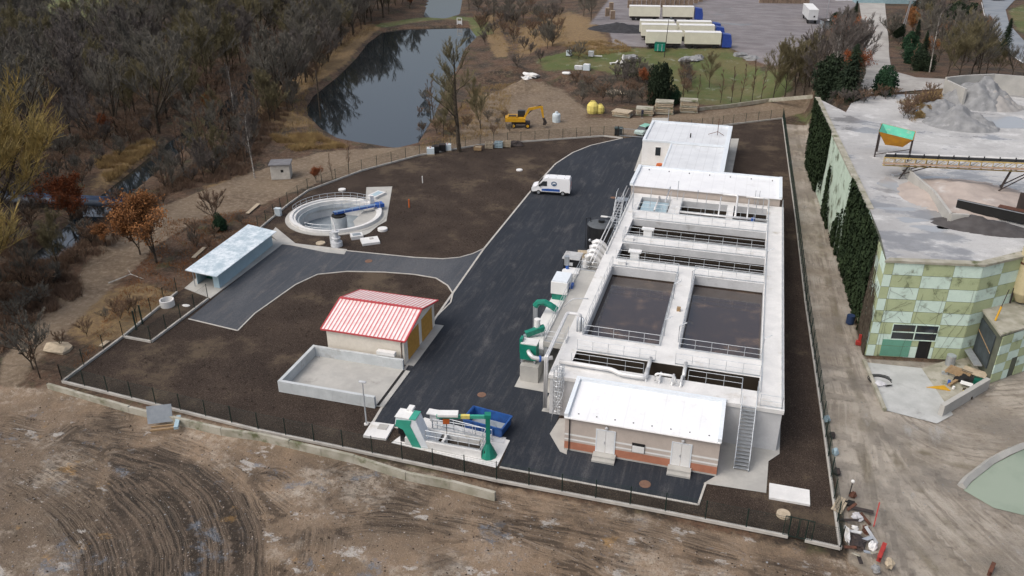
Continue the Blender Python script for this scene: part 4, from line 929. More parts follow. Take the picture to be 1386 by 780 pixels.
obj('landing', MB().box(-.5,.9,1.2,2.4,TZ-.1,TZ-.02), M['galv'], st2)

# ------------------------------------------------------------------ inlet works at the south end
o = thing('inlet_channel', 'sunken concrete inlet channel with railings beside the green crane', 'channel', (-20, 51.5, 0))
s0 = pxy([(530,600),(575,566),(690,597),(672,634)])
mb = MB().prism(s0, .02, .07); obj('slab', mb, M['deck'], o, True)
ix0, ix1, iy0, iy1 = -23.6, -17.1, 50.35, 52.2
mb = MB().box(ix0,ix1,iy0,iy0+.25,.07,.75).box(ix0,ix1,iy1-.25,iy1,.07,.75).box(ix1-.25,ix1,iy0+.25,iy1-.25,.07,.75).box(ix0,ix0+.25,iy0+.25,iy1-.25,.07,.75)
mb.box(-20.6,-20.4,iy0+.25,iy1-.25,.07,.7); obj('wall', mb, M['deck'], o, True)
obj('channel_floor', MB().box(ix0+.25,ix1-.25,iy0+.25,iy1-.25,.07,.12), M['wetwall'], o, True)
obj('grating', MB().box(-22.4,-20.9,iy0+.25,iy1-.25,.6,.64), M['galv'], o, True)
for pts in ([(-21.8,iy0+.12),(ix1-.12,iy0+.12),(ix1-.12,iy1-.12)], [(-21.8,iy1-.12),(ix1-.12,iy1-.12)]): railing(o, pts, z=.75, h=1.0, sp=1.0, r=.03)
railing(o, [(-22.2,53.5),(-17.0,52.9)], z=.07, h=1.0, sp=.9, r=.03)
obj('pipe_opening', MB().tube([(-16.9,50.9,.45),(-16.6,50.9,.45)], .45, 16), M['dark'], o, True)
obj('grey_pit_cover', MB().box(-17.2,-15.95,52.7,53.5,.07,.1), M['tankwall'], o, True)
o = thing('screening_machine', 'tilted green and white bar screen housing rising from the inlet channel', 'screening machine', (-22.7, 50.75, .12)); o.scale = (.95, .95, .86)
# side outline in x-z, leaning to the left; thickness in y
def sideprism(mb, pts, y0, y1):
    n = len(pts); a = [(p[0], y0, p[1]) for p in pts]; b = [(p[0], y1, p[1]) for p in pts]
    ar = sum(pts[i][0]*pts[(i+1)%n][1]-pts[(i+1)%n][0]*pts[i][1] for i in range(n))
    if ar < 0: a.reverse(); b.reverse()
    mb.face(a); mb.face(b[::-1])
    for i in range(n): mb.quad(a[i], b[i], b[(i+1)%n], a[(i+1)%n])
    return mb
mb = sideprism(MB(), [(-.1,-.5),(1.35,-.5),(.15,3.0),(-1.6,3.0),(-1.75,2.15),(-1.0,1.9)], -.45, .75)
obj('housing', mb, M['whiteparapet'], o)
mb = sideprism(MB(), [(-.2,-.2),(.65,-.3),(-.35,2.3),(-.2,2.9),(-1.55,2.7),(-1.72,2.0),(-1.0,1.7)], -.5, -.455); obj('side_panel', mb, M['lightgreen'], o)
obj('top_cover', MB().box(-1.7,-.4,-.5,.8,3.0,3.06), M['white'], o); obj('end_cover', MB().box(-.4,.18,-.5,.8,3.0,3.08), M['lightgreen'], o)
obj('vent_box', MB().box(-1.0,-.5,.5,1.2,3.06,3.3), M['white'], o)
obj('discharge_chute', MB().box(-1.6,-1.0,-.2,.5,.9,1.95).box(-1.5,-1.1,-.1,.4,-.3,.9), M['black'], o)
o = thing('jib_crane', 'green pillar jib crane with white hoist cover over the inlet channel', 'crane', (*P(661,617), .07), R(15))
obj('foot', MB().lathe(0,0,[(.72,0),(.72,.05),(.2,1.2)],10), M['green'], o)
obj('pillar', MB().box(-.17,.17,-.17,.17,1.0,3.75).box(-.25,.25,-.25,.25,3.7,4.0), M['green'], o)
obj('jib', MB().bar((0,0,3.7),(-4.0,0,3.7),.22,.26), M['lightgreen'], o)
obj('hoist_cover', MB().box(-3.9,-2.3,-.35,.35,3.85,4.05), M['white'], o); obj('hoist', MB().box(-3.5,-3.0,-.2,.2,3.1,3.55), M['orange'], o)
obj('chain', MB().tube([(-3.25,0,3.1),(-3.25,0,2.0)], .03, 4), M['dark'], o); obj('warning_stripe', MB().box(-2.1,-1.4,-.13,.13,3.56,3.845), M['bagyellow'], o)
o = thing('control_cabinet', 'small white roofed control cabinet on posts beside the screening machine', 'control cabinet', (*P(589,585), .07))
obj('cabinet', MB().box(-.32,.32,-.2,.2,1.1,1.9), M['white'], o); obj('roof', MB().box(-.55,.55,-.4,.35,1.9,1.98), M['white'], o)
for x in (-.22,.22): obj('post', MB().box(x-.03,x+.03,-.03,.03,0,1.1), M['galv'], o)
sk_ = P(655,584)
o = thing('waste_skip', 'open blue steel waste skip on the asphalt behind the crane', 'skip', (sk_[0]+.15, sk_[1]+.55, .04), R(-8))
def openbox(mb, L, W, H, t=.08, fl=.3):
    b = [(-L/2+fl,-W/2),(L/2-fl,-W/2),(L/2-fl,W/2),(-L/2+fl,W/2)]; u_ = [(-L/2,-W/2-.05),(L/2,-W/2-.05),(L/2,W/2+.05),(-L/2,W/2+.05)]
    for i in range(4):
        j = (i+1)%4; A=(*b[i],.12); B_=(*b[j],.12); C=(*u_[j],H); D=(*u_[i],H); s_=1-t/1.2
        mb.quad(A,B_,C,D); A2=(b[i][0]*s_,b[i][1]*s_,.2); B2=(b[j][0]*s_,b[j][1]*s_,.2); C2=(u_[j][0]*s_,u_[j][1]*s_,H); D2=(u_[i][0]*s_,u_[i][1]*s_,H)
        mb.quad(B2,A2,D2,C2); mb.quad(D,C,C2,D2)
    mb.quad(*[(p[0],p[1],.2) for p in b]); mb.quad(*[(p[0],p[1],.12) for p in b[::-1]]); return mb
obj('body', openbox(MB(), 3.6, 1.9, 1.0, fl=.12), M['skip'], o)
partsof('rib', [MB().box(x-.05,x+.05,-1.08,-1.0,.2,.95) for x in (-1.0,-.35,.3,.95)], M['skip'], o, False)
obj('rim', MB().box(-1.8,1.8,-1.05,-.97,.95,1.05).box(-1.8,1.8,.97,1.05,.95,1.05).box(-1.85,-1.77,-1,1,.95,1.05).box(1.77,1.85,-1,1,.95,1.05), M['skip'], o)
obj('floor', MB().box(-1.5,1.5,-.8,.8,.205,.24), M['basin'], o); obj('waste', MB().blob(-.2,0,.25,1.2,.7,.18,12,4,.2,3), M['basin'], o)
o = thing('manhole_slab', 'pale square concrete slab with hatch left of the screening machine', 'slab', (*P(513,585), .02), R(4)); obj('slab', MB().box(-1.0,1.0,-1.0,1.0,0,.2), M['deck'], o); obj('hatch', MB().box(-.2,.6,.1,.8,.2,.24), M['concrete'], o)
o = thing('concrete_pad', 'rectangular grey concrete pad lying in the soil right of the steel stair', 'slab', (*P(1068,671), .02), R(0)); obj('slab', MB().box(-1.45,1.45,-.85,.85,0,.18), M['deck'], o)
solo('floor_slab', MB().cb(0,0,0,1.9,1.3,.1), M['concrete'], 'small flat slab beside the north wall of the inlet channel', 'slab', (-18.0,53.8,.03)) if 0 else None
def lamp(px_, py_, h, lab, arm=(-.8,0,.1), white=False):
    o = thing('street_lamp', lab, 'street lamp', (*P(px_, py_), .02), 0, 'slim galvanised lamp posts of the works')
    obj('pole', MB().tube([(0,0,0),(0,0,h)], [.07,.045], 8), M['rail'], o)
    obj('lamp_head', MB().box(-.3,.3,-.12,.12,h,h+.1), M['lead'], o); obj('base', MB().cyl(0,0,0,.12,.2,n=8), M['deck'], o)
lamp(496, 575, 4.2, 'slim lamp post at the south west corner of the yard beside the storage bay')
lamp(451, 292+5, 3.0, 'x') if 0 else None

# ------------------------------------------------------------------ fences round the site
def fence(lab, pts, h=1.85, sp=2.5, kerbw=.2, mesh=True, z=0.02, wires=10, dense=False):
    c = pts[len(pts)//2]; f = thing('mesh_fence', lab, 'fence', (c[0], c[1], 0))
    wm = MB(); km = MB()
    for a, b in zip(pts[:-1], pts[1:]):
        L = math.hypot(b[0]-a[0], b[1]-a[1]); n = max(1, round(L/sp))
        za = z + (tz(*a) if callable(mesh) else 0); zb = z
        for k in range(n + (1 if b is pts[-1] else 0)):
            t = k/n; x, y = a[0]+(b[0]-a[0])*t, a[1]+(b[1]-a[1])*t
            obj('post', MB().tube([(x,y,z),(x,y,z+h+.05)], .04, 5), M['fence'], f, True)
        for q_ in range(wires+1):
            zz = z + .1 + (h-.15)*q_/wires; wm.tube([(a[0],a[1],zz),(b[0],b[1],zz)], .006 if q_ not in (0,wires) else .012, 3, False)
        if dense:
            for t in np.arange(0, L, .12):
                x, y = a[0]+(b[0]-a[0])*t/L, a[1]+(b[1]-a[1])*t/L; wm.tube([(x,y,z+.1),(x,y,z+h)], .0045, 3, False)
        km.bar((a[0],a[1],.12),(b[0],b[1],.12), kerbw, .24)
    obj('wire_mesh', wm, M['fence'], f, True)
    if kerbw: obj('base_board', km, M['kerb'], f, True)
    return f
SW = P(85,518); SE = P(1137,744); NE = P(1059,161)
fence('dark green mesh fence with white base along the muddy south side', [SW, P(350,584), P(672,652), P(900,695), P(1066,728)], dense=True)
fence('short dark green mesh fence piece right of the south east gate', [P(1089,733), SE], dense=True)
fence('long dark green mesh fence along the dirt track east of the tank', [SE, P(1110,548), P(1090,410), P(1076,290), NE], dense=True, h=2.0)
fence('dark mesh fence along the west bank from the south corner to the metal shed', [SW, P(167,457), P(240,397)], dense=True)
fence('low mesh fence enclosing the strip beside the metal shed', [P(167,457), P(205,464), P(282,406)], dense=True)
fence('dark mesh fence behind the shed and round tank up to the pond track', [P(350,312), P(390,278), P(417,259), P(490,232), P(568,211), P(650,197), P(705,193), P(817,185), P(843,188)], dense=True)
fence('dark mesh fence north of the white building and dark soil', [P(884,181), P(935,176), P(992,169), NE], dense=True)
o = thing('sliding_gate', 'wide low sliding gate at the north entrance beside the black bin', 'gate', (*P(858,187), .03), R(2))
mb = MB().bar((-2.5,0,.25),(2.5,0,.25),.08,.12).bar((-2.5,0,1.5),(2.5,0,1.5),.06,.08)
for k in np.linspace(-2.5,2.5,26): mb.tube([(k,0,.25),(k,0,1.5)], .015, 4)
obj('gate_leaf', mb, M['galv'], o)
for x in (-2.8,2.7): obj('gate_post', MB().box(x-.08,x+.08,-.08,.08,0,1.9), M['darksteel'], o)
o = thing('double_gate', 'dark double mesh gate in the south fence near the east corner', 'gate', (*P(1078,731), .02), math.atan2(P(1089,733)[1]-P(1066,728)[1], P(1089,733)[0]-P(1066,728)[0]))
for s_ in (-1, 1):
    mb = MB(); x0, x1 = (-.95,-.04) if s_ < 0 else (.04,.95)
    mb.bar((x0,0,.2),(x1,0,.2),.04,.05).bar((x0,0,1.9),(x1,0,1.9),.04,.05).bar((x0,0,.2),(x0,0,1.9),.04,.05).bar((x1,0,.2),(x1,0,1.9),.04,.05)
    for k in np.linspace(x0,x1,8): mb.tube([(k,0,.2),(k,0,1.9)], .008, 3, False)
    obj('gate_leaf', mb, M['fence'], o)
o = thing('side_gate', 'pair of tall dark gate posts in the west fence below the metal shed', 'gate', (*P(189,443), .02), math.atan2(P(195,436)[1]-P(182,448)[1], P(195,436)[0]-P(182,448)[0]))
for x in (-.6,.6): obj('gate_post', MB().box(x-.06,x+.06,-.06,.06,0,2.2), M['fence'], o)
# old concrete retaining wall outside the south fence
wp = [P(65,517,.6), P(175,548,.6), P(300,577,.6), P(350,584,.6), P(480,614,.6), P(550,636,.6), P(610,648,.6), P(671,664,.6)]
o = thing('old_concrete_wall', 'low weathered panel wall along the mud outside the south fence', 'wall', (wp[4][0], wp[4][1]-.2, -.2))
for i, (a, b) in enumerate(zip(wp[:-1], wp[1:])):
    L = math.hypot(b[0]-a[0], b[1]-a[1]); n = max(1, round(L/3.3)); dx, dy = (b[0]-a[0])/L, (b[1]-a[1])/L
    for k in range(n):
        t0, t1 = L*k/n+.015, L*(k+1)/n-.015; jz = random.uniform(-.05,.05)
        obj('panel', MB().bar((a[0]+dx*t0,a[1]+dy*t0-.1,.12+jz),(a[0]+dx*t1,a[1]+dy*t1-.1,.12+jz),.26,.8), M['oldconc'], o, True)
x, y = P(240,400); solo('well_ring', MB().lathe(0,0,[(.75,0),(.75,.75),(.62,.75),(.62,.1),(0,.1)],24), M['deck'], 'round concrete well ring inside the fenced strip near the shed', 'well ring', (*P(227,414),0))
o = thing('planter_slab', 'small flat stone in the fenced strip near the shed', 'stone', (*P(252,414),0)); obj('slab', MB().blob(0,0,.05,.5,.3,.08,9,4,.15,2), M['deck'], o)

# ------------------------------------------------------------------ vehicles and yard things
# wheels
def wheel(parent, x, y, r, w_, rim='galv'):
    t = obj('wheel', MB().tube([(x,y-w_/2,r),(x,y+w_/2,r)], r, 18), M['rubber'], parent)
    obj('rim', MB().tube([(x,y-w_/2-.01,r),(x,y+w_/2+.01,r)], r*.58, 12), M[rim], t); return t
a, b = P(721,263), P(768,266); rz = math.atan2(b[1]-a[1], b[0]-a[0])
v = thing('delivery_van', 'white high roof delivery van with blue sill stripe parked across the road edge', 'van', ((a[0]+b[0])/2, (a[1]+b[1])/2+.9, .04), rz)
q = N('van_paint'); M['vanpaint'] = q.out((.80,.81,.82), .25, 0, .6)
prof = [(-2.75,.45),(-2.78,.95),(-2.55,1.15),(-1.95,1.32),(-1.25,2.15),(-.95,2.42),(-.5,2.5),(2.6,2.48),(2.72,2.2),(2.75,.45)]
W_ = .98
mb = MB(); n_ = len(prof)
def inset(z): return W_ - max(0, (z-1.3))*.11
A = [(x,-inset(z),z) for x,z in prof]; B_ = [(x,inset(z),z) for x,z in prof]
mb.face(A[::-1]); mb.face(B_)
for i in range(n_): mb.quad(A[i], A[(i+1)%n_], B_[(i+1)%n_], B_[i])
bd_ = obj('body', mb, M['vanpaint'], v)
for s_ in (-1, 1):
    sy = lambda z, e_=.012: s_*(inset(z)+e_)
    f = [(-1.72,sy(1.35),1.35),(-.55,sy(1.35),1.35),(-.55,sy(2.05),2.05),(-1.18,sy(2.0),2.0)]; obj('side_window', MB().face(f if s_ < 0 else f[::-1]), M['glass'], v)
    f = [(-1.3,sy(.6),.6),(1.3,sy(.6),.6),(1.3,sy(.95),.95),(-.4,sy(.98),.98),(-1.3,sy(.9),.9)]; obj('blue_stripe', MB().face(f if s_ < 0 else f[::-1]), M['bluesteel'], v)
    # round emblem: a dark blue oval drawing
    e1 = MB(); 
    for k in range(10):
        t = 2*math.pi*k/10; t2 = 2*math.pi*(k+1)/10
        z1, z2, z3, z4 = 1.72+.2*math.sin(t), 1.72+.2*math.sin(t2), 1.72+.34*math.sin(t2), 1.72+.34*math.sin(t)
        pts = [(.45+.26*math.cos(t),sy(z1),z1),(.45+.42*math.cos(t),sy(z4),z4),(.45+.42*math.cos(t2),sy(z3),z3),(.45+.26*math.cos(t2),sy(z2),z2)]
        e1.face(pts if s_ < 0 else pts[::-1])
    pts = [(.3,sy(1.45),1.45),(.62,sy(1.45),1.45),(.66,sy(1.7),1.7),(.3,sy(1.7),1.7)]; e1.face(pts if s_ < 0 else pts[::-1])
    obj('emblem', e1, mat('emblem_blue', (.10,.17,.28)), v)
    obj('mirror', MB().box(-1.72,-1.5,s_*1.05-.1,s_*1.05+.1,1.3,1.6), M['black'], v)
    obj('sill', MB().box(-2.3,2.6,s_*.93-.06,s_*.93+.06,.3,.5), M['black'], v)
    obj('headlight', MB().box(-2.68,-2.4,s_*.75-.15,s_*.75+.15,.98,1.16), M['lead'], v); obj('rear_light', MB().box(2.72,2.77,s_*.85-.07,s_*.85+.07,.9,1.6), M['red'], v)
obj('windscreen', MB().quad((-1.93,-.85,1.37),(-1.25,-.8,2.2),(-1.25,.8,2.2),(-1.93,.85,1.37)), M['glass'], v).location = (-.03,0,.01)
obj('bumper', MB().box(-2.86,-2.55,-.93,.93,.3,.6), M['black'], v)
partsof('roof_marker', [MB().cyl(x,y_,2.48,2.53,.05,n=6) for x in (-.4,.7,1.9) for y_ in (-.6,.6)], M['dark'], v, False)
for x in (-1.75, 1.75):
    for y_ in (-.88,.88): wheel(v, x, y_, .34, .24)
# hatchback at the gate
v = thing('parked_car', 'pale green hatchback parked at the gate beside the white building', 'car', (*P(871,181), .02), R(70))
M['carpaint'] = N('car_paint').out((.50,.62,.58), .3, 0, .5); M['carroof'] = N('car_roof').out((.22,.48,.38), .35, 0, .5)
mb = MB()
lower = [(-2.0,.3),(-2.05,.75),(-1.1,.92),(1.75,.95),(2.0,.8),(2.0,.3)]
def ext(pts, w1, w2=None):
    w2 = w1 if w2 is None else w2; z0 = min(p[1] for p in pts); z1 = max(p[1] for p in pts); m_ = MB()
    g_ = lambda z: w1 + (w2-w1)*(z-z0)/(z1-z0)
    A = [(x,-g_(z),z) for x,z in pts]; B_ = [(x,g_(z),z) for x,z in pts]; ar = sum(pts[i][0]*pts[(i+1)%len(pts)][1]-pts[(i+1)%len(pts)][0]*pts[i][1] for i in range(len(pts)))
    if ar < 0: A.reverse(); B_.reverse()
    m_.face(A); m_.face(B_[::-1])
    for i in range(len(pts)): m_.quad(A[i], B_[i], B_[(i+1)%len(pts)], A[(i+1)%len(pts)])
    return m_
obj('body', ext(lower, .85, .82), M['carpaint'], v); obj('windows', ext([(-1.15,.93),(-.55,1.38),(1.45,1.38),(1.85,.95)], .8, .66), M['glass'], v)
obj('roof', ext([(-.6,1.385),(-.55,1.45),(1.45,1.45),(1.55,1.385)], .68, .6), M['carroof'], v)
for x in (-1.25,1.25):
    for y_ in (-.76,.76): wheel(v, x, y_, .3, .2)
# wheeled excavator
v = thing('excavator', 'yellow wheeled excavator with folded boom standing on churned earth near the pond', 'excavator', (*P(704,172), tz(*P(704,172))), R(14)); v.scale = (.86,.86,.86)
obj('chassis', MB().box(-1.7,2.1,-.75,.75,.75,1.2), M['darksteel'], v)
for x in (-1.35,1.6):
    for y_ in (-1.0,1.0): wheel(v, x, y_, .52, .45, 'yellow')
obj('upper_body', MB().prism([(-2.7,-1.2),(1.1,-1.2),(1.1,1.2),(-2.7,1.2),(-3.0,.6),(-3.0,-.6)], 1.35, 2.1).box(-2.6,-.6,-1.1,1.1,2.1,2.45), M['yellow'], v)
cb_ = obj('cab', MB().box(-.5,1.0,.1,1.15,2.1,3.35), M['black'], v); obj('window', MB().box(-.4,.9,.08,1.17,2.5,3.2), M['glass'], cb_)
obj('engine_cover', MB().box(-2.4,-.8,-1.0,.0,2.45,2.6), M['darksteel'], v)
obj('boom', sideprism(MB(), [(.6,1.9),(.9,1.7),(2.0,3.6),(4.4,4.2),(4.3,4.6),(1.7,4.1)], -.45, -.1), M['yellow'], v)
obj('dipper_arm', sideprism(MB(), [(4.1,4.6),(4.7,4.5),(5.0,2.1),(4.7,2.0)], -.42, -.12), M['yellow'], v)
obj('cylinder', MB().tube([(1.6,-.28,2.9),(3.2,-.28,4.3),(4.3,-.28,4.75)], .09, 8), M['darksteel'], v)
obj('bucket', sideprism(MB(), [(4.65,2.2),(5.15,2.0),(5.6,1.1),(5.3,.55),(4.75,.7),(4.9,1.3)], -.75, .25), M['darksteel'], v)
obj('counterweight', MB().box(-3.1,-2.6,-1.0,1.0,1.3,2.2), M['yellow'], v)
# bins, sacks, containers
o = thing('wheeled_bin', 'large dark wheeled bin left of the sliding gate', 'bin', (*P(837,183), .02), R(5)); obj('body', MB().prism([(-.65,-.5),(.65,-.5),(.65,.5),(-.65,.5)], .15, 1.2), M['black'], o); obj('lid', MB().box(-.72,.72,-.56,.56,1.2,1.36), mat('bin_lid', (.06,.09,.09)), o)
for x in (-.5,.5): obj('wheel', MB().tube([(x,-.5,.1),(x,-.35,.1)], .1, 8), M['rubber'], o)
for lab, x, y, s_ in (('larger yellow bulk sack at the scrub edge north of the track', 802, 153, 1.15), ('smaller yellow bulk sack right of the larger one', 812, 153, .85)):
    o = thing('bulk_sack', lab, 'sack', (*P(x,y), tz(*P(x,y)))); k = s_
    obj('sack', MB().lathe(0,0,[(0,0),(.85*k,0),(1.0*k,.5*k),(.95*k,1.3*k),(.6*k,1.75*k),(.2*k,1.9*k),(0,1.9*k)],10), M['bagyellow'], o); obj('strap', MB().tube([(-.5*k,0,1.7*k),(-.3*k,0,2.05*k),(.3*k,0,2.05*k),(.5*k,0,1.7*k)], .05, 4), M['bagyellow'], o)
o = thing('water_tank', 'white plastic water tank beside the excavator bucket', 'tank', (*P(753,165), tz(*P(753,165)))); obj('vessel', MB().lathe(0,0,[(0,0),(.75,0),(.78,1.2),(.7,1.5),(.3,1.6),(.28,1.85),(0,1.85)],14), M['ibc'], o); obj('cap', MB().cyl(0,0,1.85,1.95,.2,n=10), M['lead'], o)
for lab, x, y in (('pale blue cage container at the fence, left of the black ones', 583, 209), ('pale blue cage container at the fence, right of the black ones', 606, 204)):
    o = thing('cage_container', lab, 'container', (*P(x,y), .02), R(20), 'cage containers by the big bare tree'); obj('tank', MB().box(-.6,.6,-.5,.5,.15,1.1), M['ibc'], o); obj('pallet', MB().box(-.62,.62,-.52,.52,0,.14), M['palewood'], o); obj('cap', MB().cyl(0,0,1.1,1.17,.12,n=8), M['red'], o)
for lab, x, y in (('black container between the pale blue ones, on the left', 590, 207), ('black container between the pale blue ones, on the right', 599, 205)):
    o = thing('cage_container', lab, 'container', (*P(x,y), .02), R(20), 'cage containers by the big bare tree'); obj('tank', MB().box(-.55,.55,-.5,.5,.1,1.15), M['black'], o); obj('lid', MB().box(-.57,.57,-.52,.52,1.15,1.22), M['darksteel'], o)
o = thing('pallet_pile', 'yellowish wooden crate in the soil right of the big bare tree', 'crate', (*P(647,204), .02), R(8)); obj('crate', openbox(MB(), 1.3, .9, .7, fl=.02), M['wood'], o); obj('load', MB().box(-.5,.5,-.3,.3,.3,.6), M['palewood'], o)
for lab, x, y, m_ in (('grey green timber frame leaning by the fence, leftmost', 662, 201, 'olivegreen'), ('grey green timber crate by the fence, middle', 675, 200, 'bluegrey'), ('pinkish timber pallet crate by the fence, right of the grey green ones', 686, 199, 'palewood')):
    o = thing('timber_crate', lab, 'crate', (*P(x,y), .02), R(10), 'crates lined up along the pond side fence'); mb = MB()
    for k in range(4): mb.box(-.65,.65,-.45,-.4,.1+k*.25,.26+k*.25)
    for k in range(4): mb.box(-.65,.65,.4,.45,.1+k*.25,.26+k*.25)
    for x_ in (-.65,0,.6): mb.box(x_,x_+.06,-.4,.4,0,1.05)
    obj('slat_frame', mb, M['palewood'] if m_ == 'olivegreen' else M[m_], o); obj('load', MB().box(-.5,.5,-.3,.3,.0,.8), M['dark'] if m_ != 'palewood' else M['wood'], o)
solo('rubble_pile', MB().blob(0,0,.1,1.1,.8,.7,9,6,.3,5), M['darksteel'], 'dark rubbish heap beside the timber crates', 'rubbish', (*P(699,197),0))
# stacks of concrete slabs on the track
def slabstack(lab, x, y, w_, d_, n, rz, cr=False):
    p = P(x, y); o = thing('slab_stack', lab, 'slab stack', (*p, tz(*p)), rz, 'stacks of concrete slabs beside the track')
    rd = random.Random(x)
    for k in range(n):
        jx, jy, jr = rd.uniform(-.12,.12), rd.uniform(-.12,.12), rd.uniform(-.03,.03) * (5 if cr else 1)
        obj('slab', MB().box(-w_/2,w_/2,-d_/2,d_/2,0,.22, jr, (jx,jy,k*.34+.08)), M['palewood'] if k % 3 else M['oldconc'], o)
        if k: obj('spacer', MB().box(-w_/2+.2,-w_/2+.35,-d_/2,d_/2,k*.34-.04,k*.34+.075).box(w_/2-.35,w_/2-.2,-d_/2,d_/2,k*.34-.04,k*.34+.075), M['wood'], o)
slabstack('low collapsed pile of concrete slabs right of the yellow sacks', 842, 157, 3.4, 2.4, 3, R(-6), True)
slabstack('low stack of concrete slabs behind the standing person', 873, 155, 3.2, 2.4, 4, R(4))
slabstack('tall slab stack right of the standing person', 899, 153, 3.4, 2.4, 7, R(4))
slabstack('tall slab stack at the garden edge, rightmost of the stacks', 932, 151, 3.3, 2.4, 7, R(6))
# person by the slab stacks
def person(px_, py_, lab, face=0):
    x, y = P(px_, py_); z = tz(x, y)
    J = {'pel':(0,0,.95),'ch':(0,.0,1.35),'nk':(0,0,1.5),'hd':(0,-.02,1.62),'tp':(0,-.02,1.74),'ls':(-.19,0,1.42),'le':(-.27,.02,1.12),'lw':(-.2,-.14,.95),'lf':(-.16,-.2,.9),'rs':(.19,0,1.42),'re':(.27,.02,1.12),'rw':(.25,-.1,.88),'rf':(.25,-.12,.79),
         'lh':(-.1,0,.9),'lk':(-.12,-.03,.5),'la':(-.12,.03,.1),'lt':(-.12,-.14,.04),'rh':(.1,0,.9),'rk':(.12,-.02,.5),'ra':(.13,.04,.1),'rt':(.13,-.13,.04)}
    rad = dict(pel=.15,ch=.16,nk=.065,hd=.1,tp=.075,ls=.075,le=.05,lw=.038,lf=.035,rs=.075,re=.05,rw=.038,rf=.035,lh=.1,lk=.07,la=.05,lt=.045,rh=.1,rk=.07,ra=.05,rt=.045)
    E_ = [('pel','ch'),('ch','nk'),('nk','hd'),('hd','tp'),('ch','ls'),('ls','le'),('le','lw'),('lw','lf'),('ch','rs'),('rs','re'),('re','rw'),('rw','rf'),('pel','lh'),('lh','lk'),('lk','la'),('la','lt'),('pel','rh'),('rh','rk'),('rk','ra'),('ra','rt')]
    ks = list(J); me = bpy.data.meshes.new('person'); me.from_pydata([J[k] for k in ks], [(ks.index(a), ks.index(b)) for a, b in E_], []); me.update()
    me.materials.append(M['cloth'])
    o = bpy.data.objects.new('person', me); col.objects.link(o); o.location = (x, y, z); o.rotation_euler = (0,0,face); tag(o, lab, 'person')
    sk2 = o.modifiers.new('skin', 'SKIN'); bpy.context.view_layer.update()
    for i, k in enumerate(ks): me.skin_vertices[0].data[i].radius = (rad[k], rad[k])
    me.skin_vertices[0].data[0].use_root = True
    o.modifiers.new('sub', 'SUBSURF').render_levels = 1
    obj('face', MB().blob(0,-.045,1.64,.08,.09,.11,10,8,0), M['skin'], o); obj('hair', MB().blob(0,.0,1.69,.095,.11,.09,10,6,0), M['dark'], o)
    obj('shoe', MB().blob(-.12,-.08,.05,.06,.14,.06,8,5,0), M['lightcloth'], o); obj('shoe', MB().blob(.13,-.07,.05,.06,.14,.06,8,5,0), M['lightcloth'], o)
    return o
person(869, 160, 'person in dark blue clothes standing in front of the low slab stack')
# ------------------------------------------------------------------ quarry works on the raised yard to the east
QF = [(13.55,75.7),(21.9,77.2),(27.2,81.5),(36,92)]
yardp = [(wallx(y), y) for y in (76.0,82,90,98,106,116,126,137)] + pxy([(1145,152),(1152,140),(1172,131),(1215,128),(1240,128),(1290,128),(1386,122),(1500,122)], ZY) + [(150,150),(150,110)] + [(60,104),(36,92),(27.2,81.5),(21.9,77.2)]
yardp[0] = (13.6, 75.75)
q = N('quarry_yard')
a = q.noise(.10, 6, .6); b = q.noise(.35, 7, .7); wet = q.noise(.13, 5, .6, q.scalev(1, 1.6, 1, .4)); f = q.noise(5, 5, .75)
c = q.mix(q.step(a, .38, .64), (.45,.45,.445), (.35,.35,.35)); c = q.mix(q.step(b, .5, .68), c, (.55,.55,.545))
c = q.mix(q.math('MULTIPLY', q.step(wet, .55, .64), .7), c, (.17,.175,.185)); c = q.mix(q.math('MULTIPLY', q.step(f, .5, .75), .35), c, (.15,.14,.13))
st_ = q.noise(.9, 7, .75, q.scalev(.25, 1.6, 1, 1.25)); c = q.mix(q.math('MULTIPLY', q.step(st_, .50, .70), .5), c, (.25,.24,.235)); c = q.mix(q.math('MULTIPLY', q.step(q.noise(1.6, 8, .8), .52, .70), .45), c, (.22,.21,.20)); c = q.mix(q.math('MULTIPLY', q.step(q.noise(12, 3), .60, .68), .5), c, (.14,.135,.13))
q.bump(b, .4, .08); M['yard'] = q.out(c, q.step(wet, .62, .5), 0, .4)
sheet('quarry_yard', yardp, ZY, M['yard'])
M['puddle'] = N('puddle').out((.33,.345,.36), .10, 0, .6)
def puddle(px_, py_, rx, ry, z, rz=0, m='puddle', name='puddle'):
    x, y = P(px_, py_, z); rd = random.Random(px_); mb = MB()
    pts = []
    for k in range(28):
        t = 2*math.pi*k/28; j = 1 + .22*math.sin(3*t+px_) + .1*math.sin(7*t+py_)
        u_, v_ = rx*j*math.cos(t), ry*j*math.sin(t); pts.append((x+u_*math.cos(rz)-v_*math.sin(rz), y+u_*math.sin(rz)+v_*math.cos(rz), z+.006))
    mb.face(pts); return obj(name, mb, M[m], kind='structure')
for a in ((1233,298,1.4,.7),(1263,309,1.9,.8),(1298,308,2.0,.75),(1262,242,2.2,1.0),(1218,283,2.0,.5),(1350,165,4.5,3.0),(1205,250,1.1,2.2)): puddle(a[0], a[1], a[2], a[3], ZY, .2)
M['mint'] = mat('mint_panel', (.63,.77,.68), (.55,.69,.61), .8, .85, dirt=(.20,.22,.16), dscale=.8, dlo=.54, dhi=.74)
M['olive'] = mat('olive_panel', (.44,.50,.30), (.39,.45,.27), .8, .85, dirt=(.13,.15,.08), dscale=.8, dlo=.54, dhi=.74)
M['turq'] = mat('turquoise_panel', (.14,.34,.25), (.12,.29,.21), 1, .8)
M['facedark'] = mat('wall_core', (.12,.13,.10), None, 1, .95)
M['palemint'] = mat('faded_mint', (.50,.60,.50), (.42,.52,.42), .7, .85, dirt=(.10,.11,.07), dscale=.5, dlo=.52, dhi=.66)
